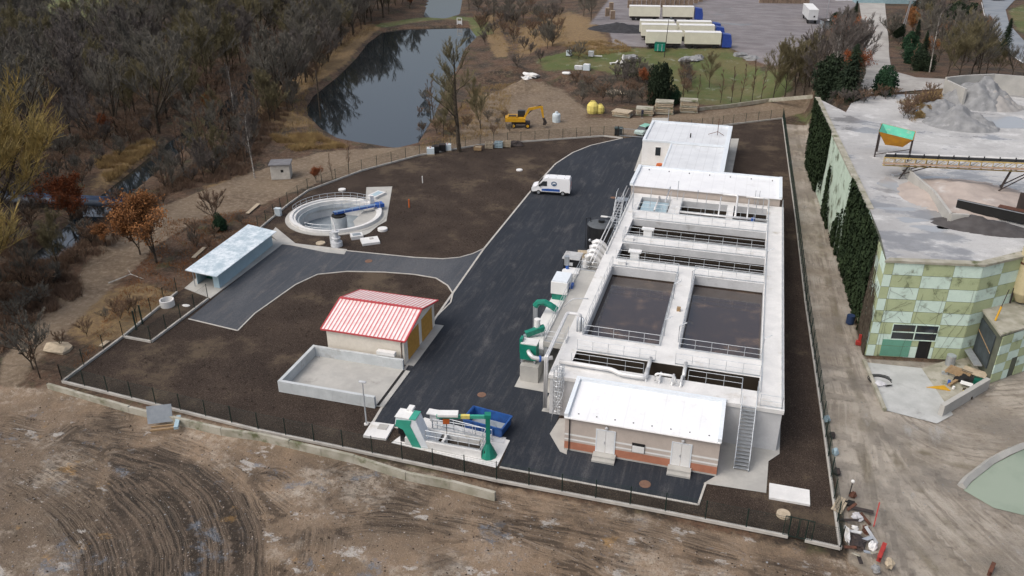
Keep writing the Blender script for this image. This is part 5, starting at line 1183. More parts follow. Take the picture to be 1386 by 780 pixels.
def panelled(name, par, a, b, z0, z1, rows, pw, skip=(), first=0, off=0.0, flip=0, ms=None):
    # chequer of cast panels set 3 cm proud of the wall, dark joints between
    L = math.hypot(b[0]-a[0], b[1]-a[1]); ux, uy = (b[0]-a[0])/L, (b[1]-a[1])/L; nx_, ny_ = uy, -ux
    mb = MB(); hgt_ = (z1-z0)/rows; xs_ = [0] + list(np.arange(first or pw, L-.2, pw)) + [L]
    for i in range(rows):
        for j, (s0_, s1_) in enumerate(zip(xs_[:-1], xs_[1:])):
            za, zb = z0+i*hgt_+.025, z0+(i+1)*hgt_-.025; sa, sb = s0_+.02, s1_-.02
            mb.mi = (i+j+flip) % 2
            segs = [(sa, sb, za, zb)]
            for (ka, kb, kc, kd) in skip:
                new = []
                for (sa_, sb_, za_, zb_) in segs:
                    if kb <= sa_ or ka >= sb_ or kd <= za_ or kc >= zb_: new.append((sa_, sb_, za_, zb_)); continue
                    if ka > sa_: new.append((sa_, ka, za_, zb_))
                    if kb < sb_: new.append((kb, sb_, za_, zb_))
                    m0, m1 = max(sa_, ka), min(sb_, kb)
                    if kc > za_: new.append((m0, m1, za_, kc))
                    if kd < zb_: new.append((m0, m1, kd, zb_))
                segs = new
            for (sa_, sb_, za_, zb_) in segs:
                mx = a[0]+ux*(sa_+sb_)/2+nx_*(.03+off); my = a[1]+uy*(sa_+sb_)/2+ny_*(.03+off)
                mb.bar((mx-ux*(sb_-sa_)/2, my-uy*(sb_-sa_)/2, (za_+zb_)/2), (mx+ux*(sb_-sa_)/2, my+uy*(sb_-sa_)/2, (za_+zb_)/2), .06, zb_-za_)
    return obj(name, mb, ms or [M['mint'], M['olive']], par, True)
qb = thing('quarry_building', 'tall quarry building faced with faded mint and olive chequered panels', 'building', (18, 82, 0))
obj('wall', MB().prism([QF[0], QF[1], QF[2], QF[3], (34,96), (12.95,93), (13.25,89)], 0, ZY-.03), M['facedark'], qb, True)
sk0 = [(1.9,6.05,1.95,3.6),(4.55,5.75,0,2.1)]
panelled('panel_facade', qb, QF[0], QF[1], 0, ZY-.1, 8, 2.65, sk0, .75)
panelled('panel_facade', qb, QF[1], QF[2], 0, ZY-.1, 8, 2.6, (), 0, 0, 1); panelled('panel_facade', qb, QF[2], QF[3], 0, ZY-.1, 8, 2.6)
panelled('panel_facade', qb, (13.25,89), QF[0], 0, ZY-.1, 8, 2.65, (), 0, 0, 1)
mb = MB().prism([(QF[0][0]-.15,QF[0][1]-.2),(QF[1][0]+.1,QF[1][1]-.2),(QF[2][0]+.15,QF[2][1]-.15),(36.1,91.9),(35,92.5),(27,82.3),(21.7,77.8),(13.9,76.3)], ZY-.1, ZY+.12); obj('roof_edge', mb, M['oldconc'], qb, True)
ux, uy = (QF[1][0]-QF[0][0]), (QF[1][1]-QF[0][1]); L = math.hypot(ux, uy); ux/=L; uy/=L
def F(s_, d, z): return (QF[0][0]+ux*s_+uy*d, QF[0][1]+uy*s_-ux*d, z)
mb = MB()
for z in (1.95, 2.77, 3.6): mb.bar(F(1.9,.05,z), F(6.05,.05,z), .1, .08)
for s_ in (1.9, 4.0, 6.05): mb.bar(F(s_,.05,1.95), F(s_,.05,3.6), .1, .08) if False else mb.box(-.04,.04,-.05,.05,1.95,3.6, math.atan2(uy,ux), F(s_,.05,0))
wf = obj('window', mb, M['mint'], qb, True)
mb = MB().bar(F(1.95,.02,2.78), F(6.0,.02,2.78), .03, 1.62); obj('pane', mb, M['glass'], wf, True)
mb = MB()
for s0_, s1_, za, zb, k in ((1.25,3.9,1.25,1.9,0),(1.25,3.9,.1,1.2,1)): mb.bar(F(s0_,.045,(za+zb)/2), F(s1_,.045,(za+zb)/2), .10, zb-za)
obj('turquoise_panel', mb, M['turq'], qb, True, label='turquoise repainted panels below the window')
obj('door_opening', MB().bar(F(4.6,.015,1.05), F(5.7,.015,1.05), .02, 2.05), M['dark'], qb, True)
# retaining wall along the dirt track
rw = thing('retaining_wall', 'long high retaining wall of pale mint panels along the dirt track, hung with ivy', 'wall', (12.5, 110, 0))
wy = [89,98,106,116,126,137]; wpz = [(wallx(y), y) for y in wy]
obj('wall', MB().prism([(a-.25,b) for a, b in wpz] + [(a+.35,b) for a, b in wpz[::-1]], -.5, ZY-.02), M['facedark'], rw, True)
mb = MB()
for (a, b), (c_, d) in zip(wpz[:-1], wpz[1:]):
    panelled('panel_run', rw, (c_-.25, d), (a-.25, b), 0, ZY-.1, 4, 5.3, ms=[M['palemint'], M['palemint']])
    mb.bar((a,b,ZY+.06),(c_,d,ZY+.06),.75,.22)
obj('coping', mb, M['oldconc'], rw, True)
# pad, ramp wall and junk in front of the building
padp = pxy([(1170,491),(1247,499),(1290,562),(1268,574),(1198,556)])
sheet('loading_pad', padp, .05, mat('loading_pad', (.48,.49,.48), (.38,.39,.38), .6, .85, dirt=(.26,.26,.25), dscale=.5))
sheet('junk_corner', pxy([(1247,499),(1308,480),(1338,515),(1270,566)]), .04, M['oldconc'])
o = thing('pad_kerb', 'long low stone kerb on the track side of the loading pad', 'kerb', (*P(1182,522),0)); a, b = P(1169,490), P(1197,557); obj('kerb', MB().bar((a[0],a[1],.15),(b[0],b[1],.15),.3,.3), M['oldconc'], o, True)
o = thing('low_concrete_wall', 'low thick concrete wall closing the junk corner below the chequered building', 'wall', (*P(1300,545),0)); a, b = P(1272,563), P(1334,526)
obj('wall', MB().bar((a[0],a[1],.55),(b[0],b[1],.55),.4,1.1), M['concrete'], o, True)
AX = [P(1338,519), P(1400,497), (36,88), P(1312,478)]
an = thing('quarry_annex', 'lower flat roofed annex with a dark sliding door right of the tall chequered building', 'building', (27, 76, 0)); AH_ = 5.0
obj('wall', MB().prism(AX, 0, AH_), M['facedark'], an, True)
obj('roof', MB().prism([(AX[0][0]-.25,AX[0][1]-.25),(AX[1][0],AX[1][1]-.25),(36,88),(AX[3][0]-.3,AX[3][1])], AH_, AH_+.18), M['oldconc'], an, True)
panelled('panel_facade', an, AX[0], AX[1], 0, AH_-.1, 5, 1.5, [(2.3,3.2,0,2.1)], 0, 0, 1)
a, b = Vector((*AX[3],0)), Vector((*AX[0],0)); d_ = (b-a).normalized(); n_ = Vector((-d_.y, d_.x, 0)); n_ = n_ if n_.x < 0 else -n_
L = (b-a).length
def W(s_, o_, z): p = a + d_*s_ + n_*o_; return (p.x, p.y, z)
dd = obj('sliding_door', MB().bar(W(L*.15,.08,2.6), W(L*.8,.08,2.6), .1, 3.4), mat('dark_door', (.06,.075,.085), (.04,.05,.055)), an, True)
obj('door_bar', MB().bar(W(L*.15,.15,3.1), W(L*.8,.15,2.5), .04, .08), M['wood'], dd, True)
obj('bench_shelf', MB().bar(W(L*.1,.7,1.0), W(L*.75,.7,1.0), .7, .12), M['galv'], an, True)
def junk(name, lab, cat, px_, py_, mb, m, rz=0, z=.05, group=None): return solo(name, mb, m, lab, cat, (*P(px_, py_), z), rz, group)
mb = MB()
for k in range(7): mb.box(-1.0,1.0,-.75+k*.23,-.62+k*.23,.12,.16)
for k in (-.9,0,.8): mb.box(k,k+.1,-.75,.76,0,.119)
junk('pallet', 'pale wooden pallet leaning in the junk corner', 'pallet', 1296, 509, mb, M['wood'], R(-30), .3)
junk('oil_drum', 'grey steel drum behind the wooden pallet', 'drum', 1285, 494, MB().cyl(0,0,0,1.0,.42,n=16), M['galv'])
junk('oil_drum', 'blue drum on the bench in front of the dark sliding door', 'drum', 1331, 497, MB().cyl(0,0,0,.7,.33,n=14), M['bluesteel'], 0, .9)
junk('board', 'brown board lying flat beside the wooden pallet', 'board', 1318, 509, MB().box(-1.0,1.0,-.6,.6,0,.06), M['palewood'], R(-25), .4)
junk('steel_plate', 'rusty triangular plate lying on the pad edge', 'plate', 1269, 525, MB().prism([(-1,-.3),(1,-.35),(.6,.45)],0,.05), M['yellow'])
junk('plastic_sheet', 'white sheet scrap in the junk corner', 'sheet', 1307, 524, MB().box(-.5,.5,-.3,.3,0,.04), M['white'], R(-20), .35)
junk('crate', 'small dark green crate in the junk corner beside the white sheet', 'crate', 1325, 521, MB().box(-.5,.5,-.35,.35,0,.5), M['darkgreen'], R(-20))
junk('bucket', 'blue bucket in the junk corner by the low wall', 'bucket', 1317, 530, MB().cyl(0,0,0,.4,.22,.26,12), M['bluesteel'])
junk('bucket', 'small red bucket in the junk corner by the low wall', 'bucket', 1300, 540, MB().cyl(0,0,0,.3,.18,.2,12), M['red'])
junk('scrap_heap', 'dark heap of scrap under the brown board', 'scrap', 1310, 517, MB().blob(0,0,.1,1.1,.6,.4,9,5,.4,8), M['dark'])
for k, (nm, lab, ct, a, b, m_) in enumerate((('toolbox','small grey box on the pad side of the junk corner','box',1278,507,'galv'),('beam_offcut','brown timber offcut across the junk corner','timber',1290,520,'wood'),('beam_offcut','dark timber offcut beside the low wall','timber',1309,535,'bark'),('paint_tin','tiny yellow tin by the low wall','tin',1304,533,'bagyellow'),('paint_tin','tiny white tin below the pallet','tin',1290,527,'white'),('crate','small blue crate below the pallet','crate',1284,520,'bluesteel'))):
    junk(nm, lab, ct, a, b, MB().box(-.25-.5*(ct=='timber'),.25+.5*(ct=='timber'),-.12,.12,0,.25) if ct != 'tin' else MB().cyl(0,0,0,.25,.12,n=8), M[m_], k*.9)
mb = MB()
for k in range(3): mb.tube([(math.cos(t)*(.9+.12*k), math.sin(t)*(.75+.1*k), .05+.05*k) for t in np.linspace(.4*k, 5.6, 20)], .04, 5)
junk('hose', 'black hose coiled on the loading pad', 'hose', 1192, 517, mb, M['rubber'])
junk('tarpaulin', 'crumpled white bag beside the coiled hose', 'bag', 1190, 522, MB().blob(0,0,.1,.6,.4,.25,9,5,.25,4), M['lightcloth'])
junk('barrel', 'dark blue barrel at the ivy foot beside the track', 'barrel', 1150, 438, MB().cyl(0,0,0,.9,.4,n=14), mat('navy', (.02,.04,.1)))
junk('machine_part', 'red scrap machine part in the dead growth beside the track', 'scrap', 1162, 467, MB().box(-.12,.12,-.12,.12,0,1.1).box(-.3,.3,-.2,.2,0,.4), M['red'])
# conveyor with hopper
cv = thing('belt_conveyor', 'long yellow lattice belt conveyor crossing the quarry yard on dark trestles', 'conveyor', (*P(1230,220,ZY), ZY))
ca = Vector((*P(1196,222,ZY+1.2), ZY+1.2)); cb2 = Vector((*P(1420,232,ZY+3.2), ZY+3.2)); cd_ = (cb2-ca); CL_ = cd_.length; cu = cd_.normalized(); cn = Vector((-cu.y,cu.x,0)).normalized()
M['trussyellow'] = mat('truss_yellow', (.50,.38,.13), (.38,.27,.11), 2, .8)
mb = MB()
for s_ in (-.55,.55):
    for z in (0,.9): mb.bar(ca+cn*s_+Vector((0,0,z)), cb2+cn*s_+Vector((0,0,z)), .09, .12)
    for k in np.arange(0, CL_-1, 1.1):
        p = ca+cu*k+cn*s_; mb.bar(p, p+Vector((0,0,.9)), .06, .06) if 0 else mb.tube([p, p+Vector((0,0,.9))], .04, 4); mb.tube([p, p+cu*1.1+Vector((0,0,.9))], .03, 4)
obj('lattice_frame', mb, M['trussyellow'], cv, True)
obj('belt', MB().bar(ca+Vector((0,0,1.0)), cb2+Vector((0,0,1.0)), 1.0, .06), M['rubber'], cv, True)
obj('walkway', MB().bar(ca+cn*-.9+Vector((0,0,.35)), cb2+cn*-.9+Vector((0,0,.35)), .55, .06), mat('pinkish_board', (.38,.27,.2)), cv, True)
obj('cable_tray', MB().bar(ca+cn*.6+Vector((0,0,1.12)), cb2+cn*.6+Vector((0,0,1.12)), .14, .06), M['white'], cv, True)
partsof('idler', [MB().bar(ca+cu*k+cn*-.6+Vector((0,0,1.1)), ca+cu*k+cn*.6+Vector((0,0,1.1)), .12, .14) for k in np.arange(1, CL_-1, 1.5)], M['dark'], cv)
for t, w_ in ((.2,1.5),(.82,2.0)):
    p = ca + cd_*t
    for s_ in (-1, 1):
        q1 = p + cn*s_*.5; q2 = Vector((q1.x, q1.y, ZY)) + cn*s_*.4 - cu*1.2; q3 = Vector((q1.x, q1.y, ZY)) + cu*2.0
        obj('trestle_leg', MB().tube([q1 - cu*.5, (q2.x,q2.y,ZY)], .08, 5), M['darksteel'], cv, True); obj('trestle_leg', MB().tube([q1 + cu*1.8+Vector((0,0,.1)), (q2.x,q2.y,ZY+.5)], .07, 5), M['darksteel'], cv, True)
h0 = P(1206,212,ZY)
hp = thing('feed_hopper', 'orange feed hopper with green inside on tall dark legs at the conveyor tail', 'hopper', (h0[0], h0[1], ZY), R(-12))
tp = [(-1.9,-1.2,3.2),(2.1,-1.2,2.7),(2.1,1.4,3.1),(-1.9,1.4,3.6)]; bt = [(-.9,-.5,1.5),(1.1,-.5,1.5),(1.1,.6,1.5),(-.9,.6,1.5)]
mb = MB()
for i in range(4): mb.quad(bt[i], bt[(i+1)%4], tp[(i+1)%4], tp[i])
obj('bin', mb, mat('hopper_orange', (.55,.26,.02), (.45,.2,.03)), hp)
mb = MB(); tp2 = [(a*.96,b*.96,c_-.01) for a,b,c_ in tp]; bt2 = [(a*.9,b*.9,c_+.9) for a,b,c_ in bt]
for i in range(4): mb.quad(tp2[i], tp2[(i+1)%4], bt2[(i+1)%4], bt2[i])
mb.face(bt2); obj('lining', mb, mat('hopper_green', (.12,.50,.35), (.10,.42,.30), 1, .6, dirt=(.35,.40,.33), dscale=1.5), hp)
for x, y, z in ((-1.8,-1.1,3.1),(2.0,-1.1,2.6),(2.0,1.3,3.0),(-1.8,1.3,3.5)): obj('leg', MB().tube([(x,y,0),(x,y,z)], .09, 6), M['darksteel'], hp)
obj('cross_brace', MB().tube([(-1.8,-1.1,.3),(2.0,-1.1,1.5)], .05, 4).tube([(-1.8,-1.1,1.4),(-1.8,1.3,1.4)], .05, 4), M['darksteel'], hp)
# low divider wall and stock bays
def wallrun(name, lab, pts, h, t, m, z=ZY, cat='wall'):
    o = thing(name, lab, cat, (*pts[0], z)); mb = MB()
    for a, b in zip(pts[:-1], pts[1:]): mb.bar((a[0],a[1],z+h/2),(b[0],b[1],z+h/2),t,h)
    obj('wall', mb, m, o, True); return o
wallrun('divider_wall', 'low concrete divider wall running from the conveyor down the quarry yard', pxy([(1218,226),(1232,246),(1262,272),(1284,303),(1308,304)], ZY), 1.1, .3, M['concrete'])
wallrun('bay_back_wall', 'high concrete back wall behind the gravel stockpiles', pxy([(1275,131),(1300,128),(1340,126),(1420,133)], ZY), 3.0, .35, M['concrete'])
wallrun('bay_side_wall', 'short concrete side wall left of the gravel stockpiles', [P(1277,133,ZY), P(1302,146,ZY)], 2.8, .35, M['concrete'])
def heap(lab, px_, py_, rx, ry, h, m, rz=0, seed=1, z=ZY, name='gravel_heap', cat='gravel heap', n=34):
    rd = random.Random(seed); mb = MB(); g_ = []
    for i in range(n+1):
        for j in range(n+1):
            u_, v_ = -1+2*i/n, -1+2*j/n; r = math.hypot(u_, v_); nz_ = mnoise.noise(Vector((u_*2.2+seed*7, v_*2.2, seed))) ; n2_ = mnoise.noise(Vector((u_*6+seed*3, v_*6, seed)))
            g_.append((u_*rx, v_*ry, max(-.1, h*(1-r**1.15*1.02)*(1+.6*nz_) + .18*h*n2_*(r<.95) - (.1 if r > 1 else 0))))
    fs = [(i*(n+1)+j, (i+1)*(n+1)+j, (i+1)*(n+1)+j+1, i*(n+1)+j+1) for i in range(n) for j in range(n)]
    mb.add(g_, fs); p = P(px_, py_, z); return solo(name, mb, m, lab, cat, (*p, z), rz, smooth=True)
M['gravel'] = mat('gravel', (.27,.275,.28), (.19,.195,.20), 1.2, .95, bump=.7, bscale=6, dirt=(.38,.38,.38), dscale=.7)
M['gravel2'] = mat('fine_gravel', (.33,.32,.31), (.27,.26,.25), .6, .95, bump=.4, bscale=8)
M['sand'] = mat('sand', (.43,.37,.33), (.36,.31,.28), .5, .95, bump=.3, dirt=(.5,.48,.46), dscale=.4)
heap('large dark gravel heap in front of the high back wall', 1322, 140, 5.6, 5.0, 4.0, M['gravel'], .2, 1)
heap('pale sandy heap spilling right of the large gravel heap', 1344, 144, 4.0, 3.6, 2.3, M['gravel2'], 0, 2)
heap('rough grey rubble heap nearest the conveyor', 1300, 170, 5.0, 3.6, 2.4, M['gravel'], -.2, 3)
heap('long low rubble heap beside the brown grass spur', 1268, 152, 4.5, 3.2, 1.9, M['gravel'], .5, 4)
heap('broad pinkish sand heap under the belt conveyor', 1312, 268, 7.5, 6.5, 1.1, M['sand'], .1, 5)
heap('dark heap of wet fines below the rusty chute', 1330, 308, 5.0, 2.2, 1.0, mat('dark_fines', (.09,.085,.085), (.06,.055,.055), 1, .95), -.1, 6)
junk2 = lambda name, lab, cat, px_, py_, mb, m, rz=0: solo(name, mb, m, lab, cat, (*P(px_, py_, ZY), ZY), rz)
junk2('tarpaulin', 'crumpled blue tarpaulin beside the rubble heap', 'tarpaulin', 1245, 153, MB().blob(0,0,.1,.9,.7,.5,10,5,.25,3), mat('tarp_blue', (.10,.38,.70), (.07,.3,.6)))
junk2('metal_scrap', 'dark scrap frame at the end of the divider wall', 'scrap', 1296, 296, MB().box(-1.1,1.1,-.5,.5,.1,.35).box(-.9,-.2,-.3,.3,.35,.5), M['darksteel'], .1)
junk2('metal_scrap', 'small light scrap piece beside the hopper legs', 'scrap', 1214, 238, MB().box(-.6,.6,-.3,.3,0,.2), M['galv'], .5)
o = thing('rusty_chute', 'black and rusty receiving chute on the quarry roof at the right edge', 'chute', (*P(1365,300,ZY), ZY), R(-24))
obj('trough', MB().box(-5.0,5,-.25,.1,.2,1.2), M['dark'], o); obj('side_plate', MB().box(-1.5,5,.1,2.5,.6,.75), M['rust'], o); obj('back_plate', MB().box(0,5,2.4,2.6,.7,2.4), M['darksteel'], o); obj('edge_strip', MB().bar((-5,-.27,1.22),(5,-.27,1.22),.08,.06), M['galv'], o); obj('rib', MB().box(1.5,1.7,.1,2.4,.75,1.6), M['rust'], o)
o = thing('silo', 'cream cylindrical silo with rust marks at the right edge beside the chequered building', 'silo', (*P(1386,392,6.6), 0))
obj('body', MB().lathe(0,0,[(.5,5.4),(1.05,6.4),(1.05,11.5),(0,12.0)],28), M['silo'], o, smooth=False)
obj('band', MB().lathe(0,0,[(1.08,9.3),(1.1,9.4),(1.08,9.5)],28), M['rust'], o); 
for t in (0.3,1.9,3.5,5.0): obj('leg', MB().tube([(1.0*math.cos(t),1.0*math.sin(t),4.9),(1.0*math.cos(t),1.0*math.sin(t),6.8)], .08, 6), M['darksteel'], o)
o = thing('yellow_strut', 'slim strut with a yellow lower end leaning from the annex roof to the silo', 'strut', (*P(1347,434,5.2), 5.2))
a = Vector((*P(1347,434,5.2),5.2)); b = Vector((*P(1366,392,8.0),8.0)); m_ = a.lerp(b,.45); obj('lower_tube', MB().tube([a,m_],.09,6), M['yellow'], o, True); obj('upper_tube', MB().tube([m_,b],.04,5), M['darksteel'], o, True)
# settling basin bottom right
sheet('settling_pool', pxy([(1304,664),(1335,634),(1386,608),(1440,600),(1440,700),(1386,698),(1345,688)]), .03, M['settle'])
o = thing('basin_wall', 'curved pale concrete kerb wall round the green settling pool', 'wall', (*P(1325,642),0)); cp = pxy([(1301,660),(1309,650),(1322,640),(1340,626),(1362,614),(1386,604),(1440,592)]); mb = MB()
mb.tube([(a,b,.1) for a,b in cp], .32, 4); obj('wall', mb, M['concrete'], o, True)
for a in ((1322,715,1.8,.4),(1345,735,1.6,.35),(1290,590,2.0,.7),(1150,620,.9,2.4),(1350,560,2.5,1.2)): puddle(a[0],a[1],a[2],a[3],.02,-.4, 'gravel2', 'dried_puddle') if 0 else None
# scrap along the east fence
J = [('concrete_lump','long pale concrete lump at the fence corner in the scrap',1146,727,'deck',(.25,1.1,.4),R(5)),('tyre','dark tyre in the scrap right of the fence',1150,683,'rubber',(.5,.4,.25),0),('rubble_bag','grey white bag in the middle of the scrap',1160,702,'lightcloth',(.6,.5,.35),.4),
     ('rubble_bag','small white bag below the grey white one',1157,716,'white',(.3,.25,.2),0),('boulder','brown boulder at the scrap edge near the red beam',1203,766,'palewood',(.4,.5,.4),0),('boulder','grey boulder at the lower end of the scrap',1185,772,'gravel',(.35,.4,.3),0),('drum_part','rusty drum in the scrap',1172,720,'rust',(.35,.45,.35),.3),('rubble_bag','pale torn sack beside the red beam',1181,742,'deck',(.4,.6,.3),-.4),('rubbish_heap','dark tangled scrap heap at the fence corner',1160,735,'darksteel',(.9,1.0,.3),0),('rubbish_heap','brown scrap heap above the tyre',1154,672,'rust',(.35,.35,.3),0)]
for nm, lab, a, b, m_, s_, rz in J: solo(nm, MB().blob(0,0,s_[2]*.5,s_[0]*.75,s_[1]*.75,s_[2]*.8,12,7,.3,a), M[m_], lab, 'scrap', (*P(a,b),0), rz)
rj = random.Random(77)
for k, (a, b) in enumerate(((1152,690),(1166,694),(1156,724),(1168,735),(1150,745),(1175,752),(1163,762),(1178,728),(1148,708),(1170,706),(1158,755),(1186,752))):
    m_ = rj.choice(['palewood','galv','rust','darksteel','oldconc','tankwall']); L_ = rj.uniform(.25,.8)
    solo('scrap_board', MB().box(-L_,L_,-.06-L_*.1,.06+L_*.1,.0,.07, rj.uniform(0,3), (0,0,.25), rj.uniform(-.3,.3), rj.uniform(-.5,.5)), M[m_], 'loose board in the scrap tangle at the south east fence corner', 'scrap', (*P(a,b),0), 0, 'loose boards in the scrap tangle')
def beam(lab, a, b, r, m_, za=.3, zb=.3, name='steel_beam'): 
    A, B_ = P(*a), P(*b); o = thing(name, lab, 'beam', (*A, 0)); obj('web', MB().bar((*A,za),(*B_,zb),r*.3,r*2), m_, o, True); obj('flange', MB().bar((*A,za+r+.012),(*B_,zb+r+.012),r*1.6,.02).bar((*A,za-r-.012),(*B_,zb-r-.012),r*1.6,.02), m_, o, True)
beam('red steel beam lying at the scrap edge beside the track', (1188,762), (1196,742), .17, M['red']); beam('short red beam at the bottom edge of the photo on the right', (1338,780), (1343,769), .16, M['rust'], .2, .35)
beam('thin red bar leaning out of the scrap', (1182,715), (1187,694), .05, M['red'], .2, .9)
o = thing('plank_pile', 'pale planks leaning over the kerb beside the east fence', 'planks', (*P(1143,690),0), R(70))
partsof('plank', [MB().box(-.9,.9,k*.2,.16+k*.2,.2+.03*k,.25+.03*k) for k in range(4)], M['palewood'], o, False)
o = thing('lamp_stand', 'short dark stand with a white globe beside the east fence', 'lamp', (*P(1149,672),0)); obj('pole', MB().tube([(0,0,0),(.1,.3,1.1)], .04, 5), M['dark'], o); obj('globe', MB().blob(.1,.3,1.2,.14,.14,.14,8,5,0), M['white'], o)
for k, (a, b) in enumerate(((1118,570),(1126,592),(1129,615),(1132,642))): solo('fence_weed_bag', MB().blob(0,0,.25,.3,.35,.28,8,5,.3,k), M['darksteel'] if k % 2 else M['bluegrey'], ['small pale bundle','small dark bundle','pale blue rag','dark lump'][k] + ' by the kerb outside the east fence, ' + ['farthest up the track','second down the track','third down the track','nearest the scrap'][k], 'rubbish', (*P(a,b),0))
# metal sheet trailer thing in the mud
M['pipe_slate'] = mat('grey_blue_steel', (.30,.33,.36), (.24,.27,.30), 2, .6)
o = thing('steel_form', 'pale steel shuttering panel propped on a timber frame outside the old wall', 'shuttering', (*P(222,575),0), R(28))
obj('panel', MB().box(-1.0,1.0,-.04,.04,0,1.5, 0, (-.3,.2,.1), R(-25)), M['pipe_slate'], o); obj('frame', MB().box(-.9,1.0,-1.0,-.85,.1,.25).box(-.9,1.0,-.5,-.38,.1,.25), M['wood'], o); obj('rail', MB().box(1.0,1.35,-1.2,.5,.2,.45), M['bluegrey'], o)
# stone hut, pipe bridge
hx, hy = P(382,240)
o = thing('stone_hut', 'small whitewashed hut with flat grey roof beside the pond track', 'hut', (hx, hy, tz(hx,hy)), R(22)); obj('wall', MB().box(-1.4,1.4,-1.2,1.2,0,2.2), mat('old_whitewash', (.58,.56,.51), (.42,.40,.36), 1, .95), o); obj('roof', MB().box(-1.6,1.6,-1.4,1.4,2.2,2.35), mat('hut_roof', (.20,.20,.21)), o); obj('window', MB().box(.1,.5,-1.215,-1.19,1.1,1.5), M['dark'], o)
pb = thing('pipe_bridge', 'blue grey pipeline bridge carrying four pipes across the stream', 'pipe bridge', (*P(85,275,1),0)); a = Vector((*P(-20,268,1.2),1.2)); b = Vector((*P(165,277,.9),.9)); n_ = (b-a).cross(Vector((0,0,1))).normalized()
M['pipeblue'] = mat('pipe_blue', (.07,.10,.17), (.045,.07,.12), 1, .7)
for k, (off, r, m_) in enumerate(((0,.42,'tankwall'),(-1.0,.2,'pipeblue'),(-1.6,.2,'pipeblue'),(-2.2,.2,'pipeblue'))): obj('pipe', MB().tube([a+n_*off,b+n_*off], r, 12), mat('pipe_grey', (.13,.155,.19)) if m_ == 'tankwall' else M[m_], pb, True, smooth=True)
for t in (.25,.6,.9): p = a.lerp(b,t); obj('support', MB().bar(p+n_*.6-Vector((0,0,.55)), p-n_*2.6-Vector((0,0,.55)), .25, .25), M['concrete'], pb, True)

# ------------------------------------------------------------------ far lot with lorries, garden things, roads
def box_lorry(lab, px_, py_, n, rz, white=False):
    x, y, z = PT(px_, py_)
    o = thing('lorry', lab, 'lorry', (x, y, z+.02), rz, 'lorries with pale box trailers on the far lot'); side = M['truckwhite']
    for k in range(n):
        x0 = k*9.1
        t = obj('box_body', MB().box(x0, x0+8.4, -1.25, 1.25, 1.15, 3.75), side, o); obj('roof', MB().box(x0-.02, x0+8.42, -1.27, 1.27, 3.75, 3.82), M['white'], t)
        obj('chassis', MB().box(x0+.2, x0+8.2, -1.0, 1.0, .6, 1.13), M['darksteel'], o)
        for wx in (x0+1.2, x0+2.6, x0+7.0): wheel(o, wx, -1.0, .5, .3, 'dark'); wheel(o, wx, 1.0, .5, .3, 'dark')
    x0 = n*9.1 - .35
    c_ = obj('cab', ext([(x0,.5),(x0+2.2,.5),(x0+2.25,1.6),(x0+1.9,3.3),(x0+.1,3.55),(x0,3.3)], 1.2, 1.1), M['truckblue'] if not white else M['white'], o)
    obj('windscreen', MB().quad((x0+2.27,-1.0,1.7),(x0+2.27,1.0,1.7),(x0+1.99,.95,2.9),(x0+1.99,-.95,2.9)), M['glass'], c_); wheel(o, x0+1.3, -1.0, .5, .3, 'dark'); wheel(o, x0+1.3, 1.0, .5, .3, 'dark')
    return o
a1, b1 = PT(871,66), PT(962,66); rzt = math.atan2(b1[1]-a1[1], b1[0]-a1[0])
box_lorry('long pale lorry and trailer nearest the garden, blue cab on the right', 873, 64, 2, rzt)
box_lorry('pale lorry standing directly behind the nearest one', 867, 54, 2, rzt); box_lorry('pale lorry third back, close beside its neighbour', 865, 48.5, 2, rzt); 
box_lorry('separate pale lorry standing alone at the back of the far lot', 851, 27, 2, rzt)
x, y, z = PT(1099, 33)
o = thing('white_trailer', 'white lorry trailer seen from behind at the right of the far lot', 'trailer', (x, y, z), R(96)+0); obj('box_body', MB().box(0,12,-1.25,1.25,1.1,3.7), M['tankwall'], o); obj('roof', MB().box(-.02,12.02,-1.27,1.27,3.7,3.78), M['white'], o); obj('rear_light', MB().box(-.08,0,-.5,-.1,1.8,2.2), M['dark'], o)
for wx in (1.2,2.5,10): wheel(o, wx, -1.0, .5, .3, 'dark'); wheel(o, wx, 1.0, .5, .3, 'dark')
ps = thing('pallet_stack', 'pallet stack in the long row along the far lot', 'pallet stack', (0,0,0), 0, 'stacks of pallets along the far edge of the lot')
mb = MB()
for k in range(11): mb.box(-.62,.62,-.5,.5,k*.2+.06,k*.2+.17); mb.box(-.6,-.45,-.5,.5,k*.2,k*.2+.06); mb.box(-.07,.07,-.5,.5,k*.2,k*.2+.06); mb.box(.45,.6,-.5,.5,k*.2,k*.2+.06)
M['pallet'] = mat('pallet_wood', (.36,.27,.20), (.26,.19,.14), 1.2, .9); obj('pallets', mb, M['pallet'], ps); obj('top_sheet', MB().box(-.55,.55,-.45,.45,2.22,2.26), M['palewood'], ps)
first = True
for k in range(17):
    px_, py_ = (852+k*6.4, 9.5 - .15*k + (0 if k < 13 else -(k-12)*2.0)); x, y, z = PT(px_, py_+1)
    if first: ps.location = (x, y, z); ps.rotation_euler = (0,0,rzt); first = False
    else: dup(ps, (x, y, z), rzt + random.uniform(-.1,.1))
for k in range(11):
    x, y, z = PT(1030+k*6.2, 4+.1*k); dup(ps, (x, y, z), rzt, 'pallet stack in the short row left of the white trailer')
for k, (a, b) in enumerate(((822,22),(827,14),(829,26))):
    x, y, z = PT(a, b); dup(ps, (x, y, z), .3, ['single pallet stack by the coal heap, left one','single pallet stack by the coal heap, rear one','single pallet stack by the coal heap, right one'][k])
x, y, z = PT(842, 40); heap('black coal like heap left of the lorries', 842, 40, 9, 6, 1.6, mat('coal', (.045,.045,.05), (.03,.03,.033), 1, .95), 0, 9, z, 'coal_heap', 'heap').location = (x,y,z)
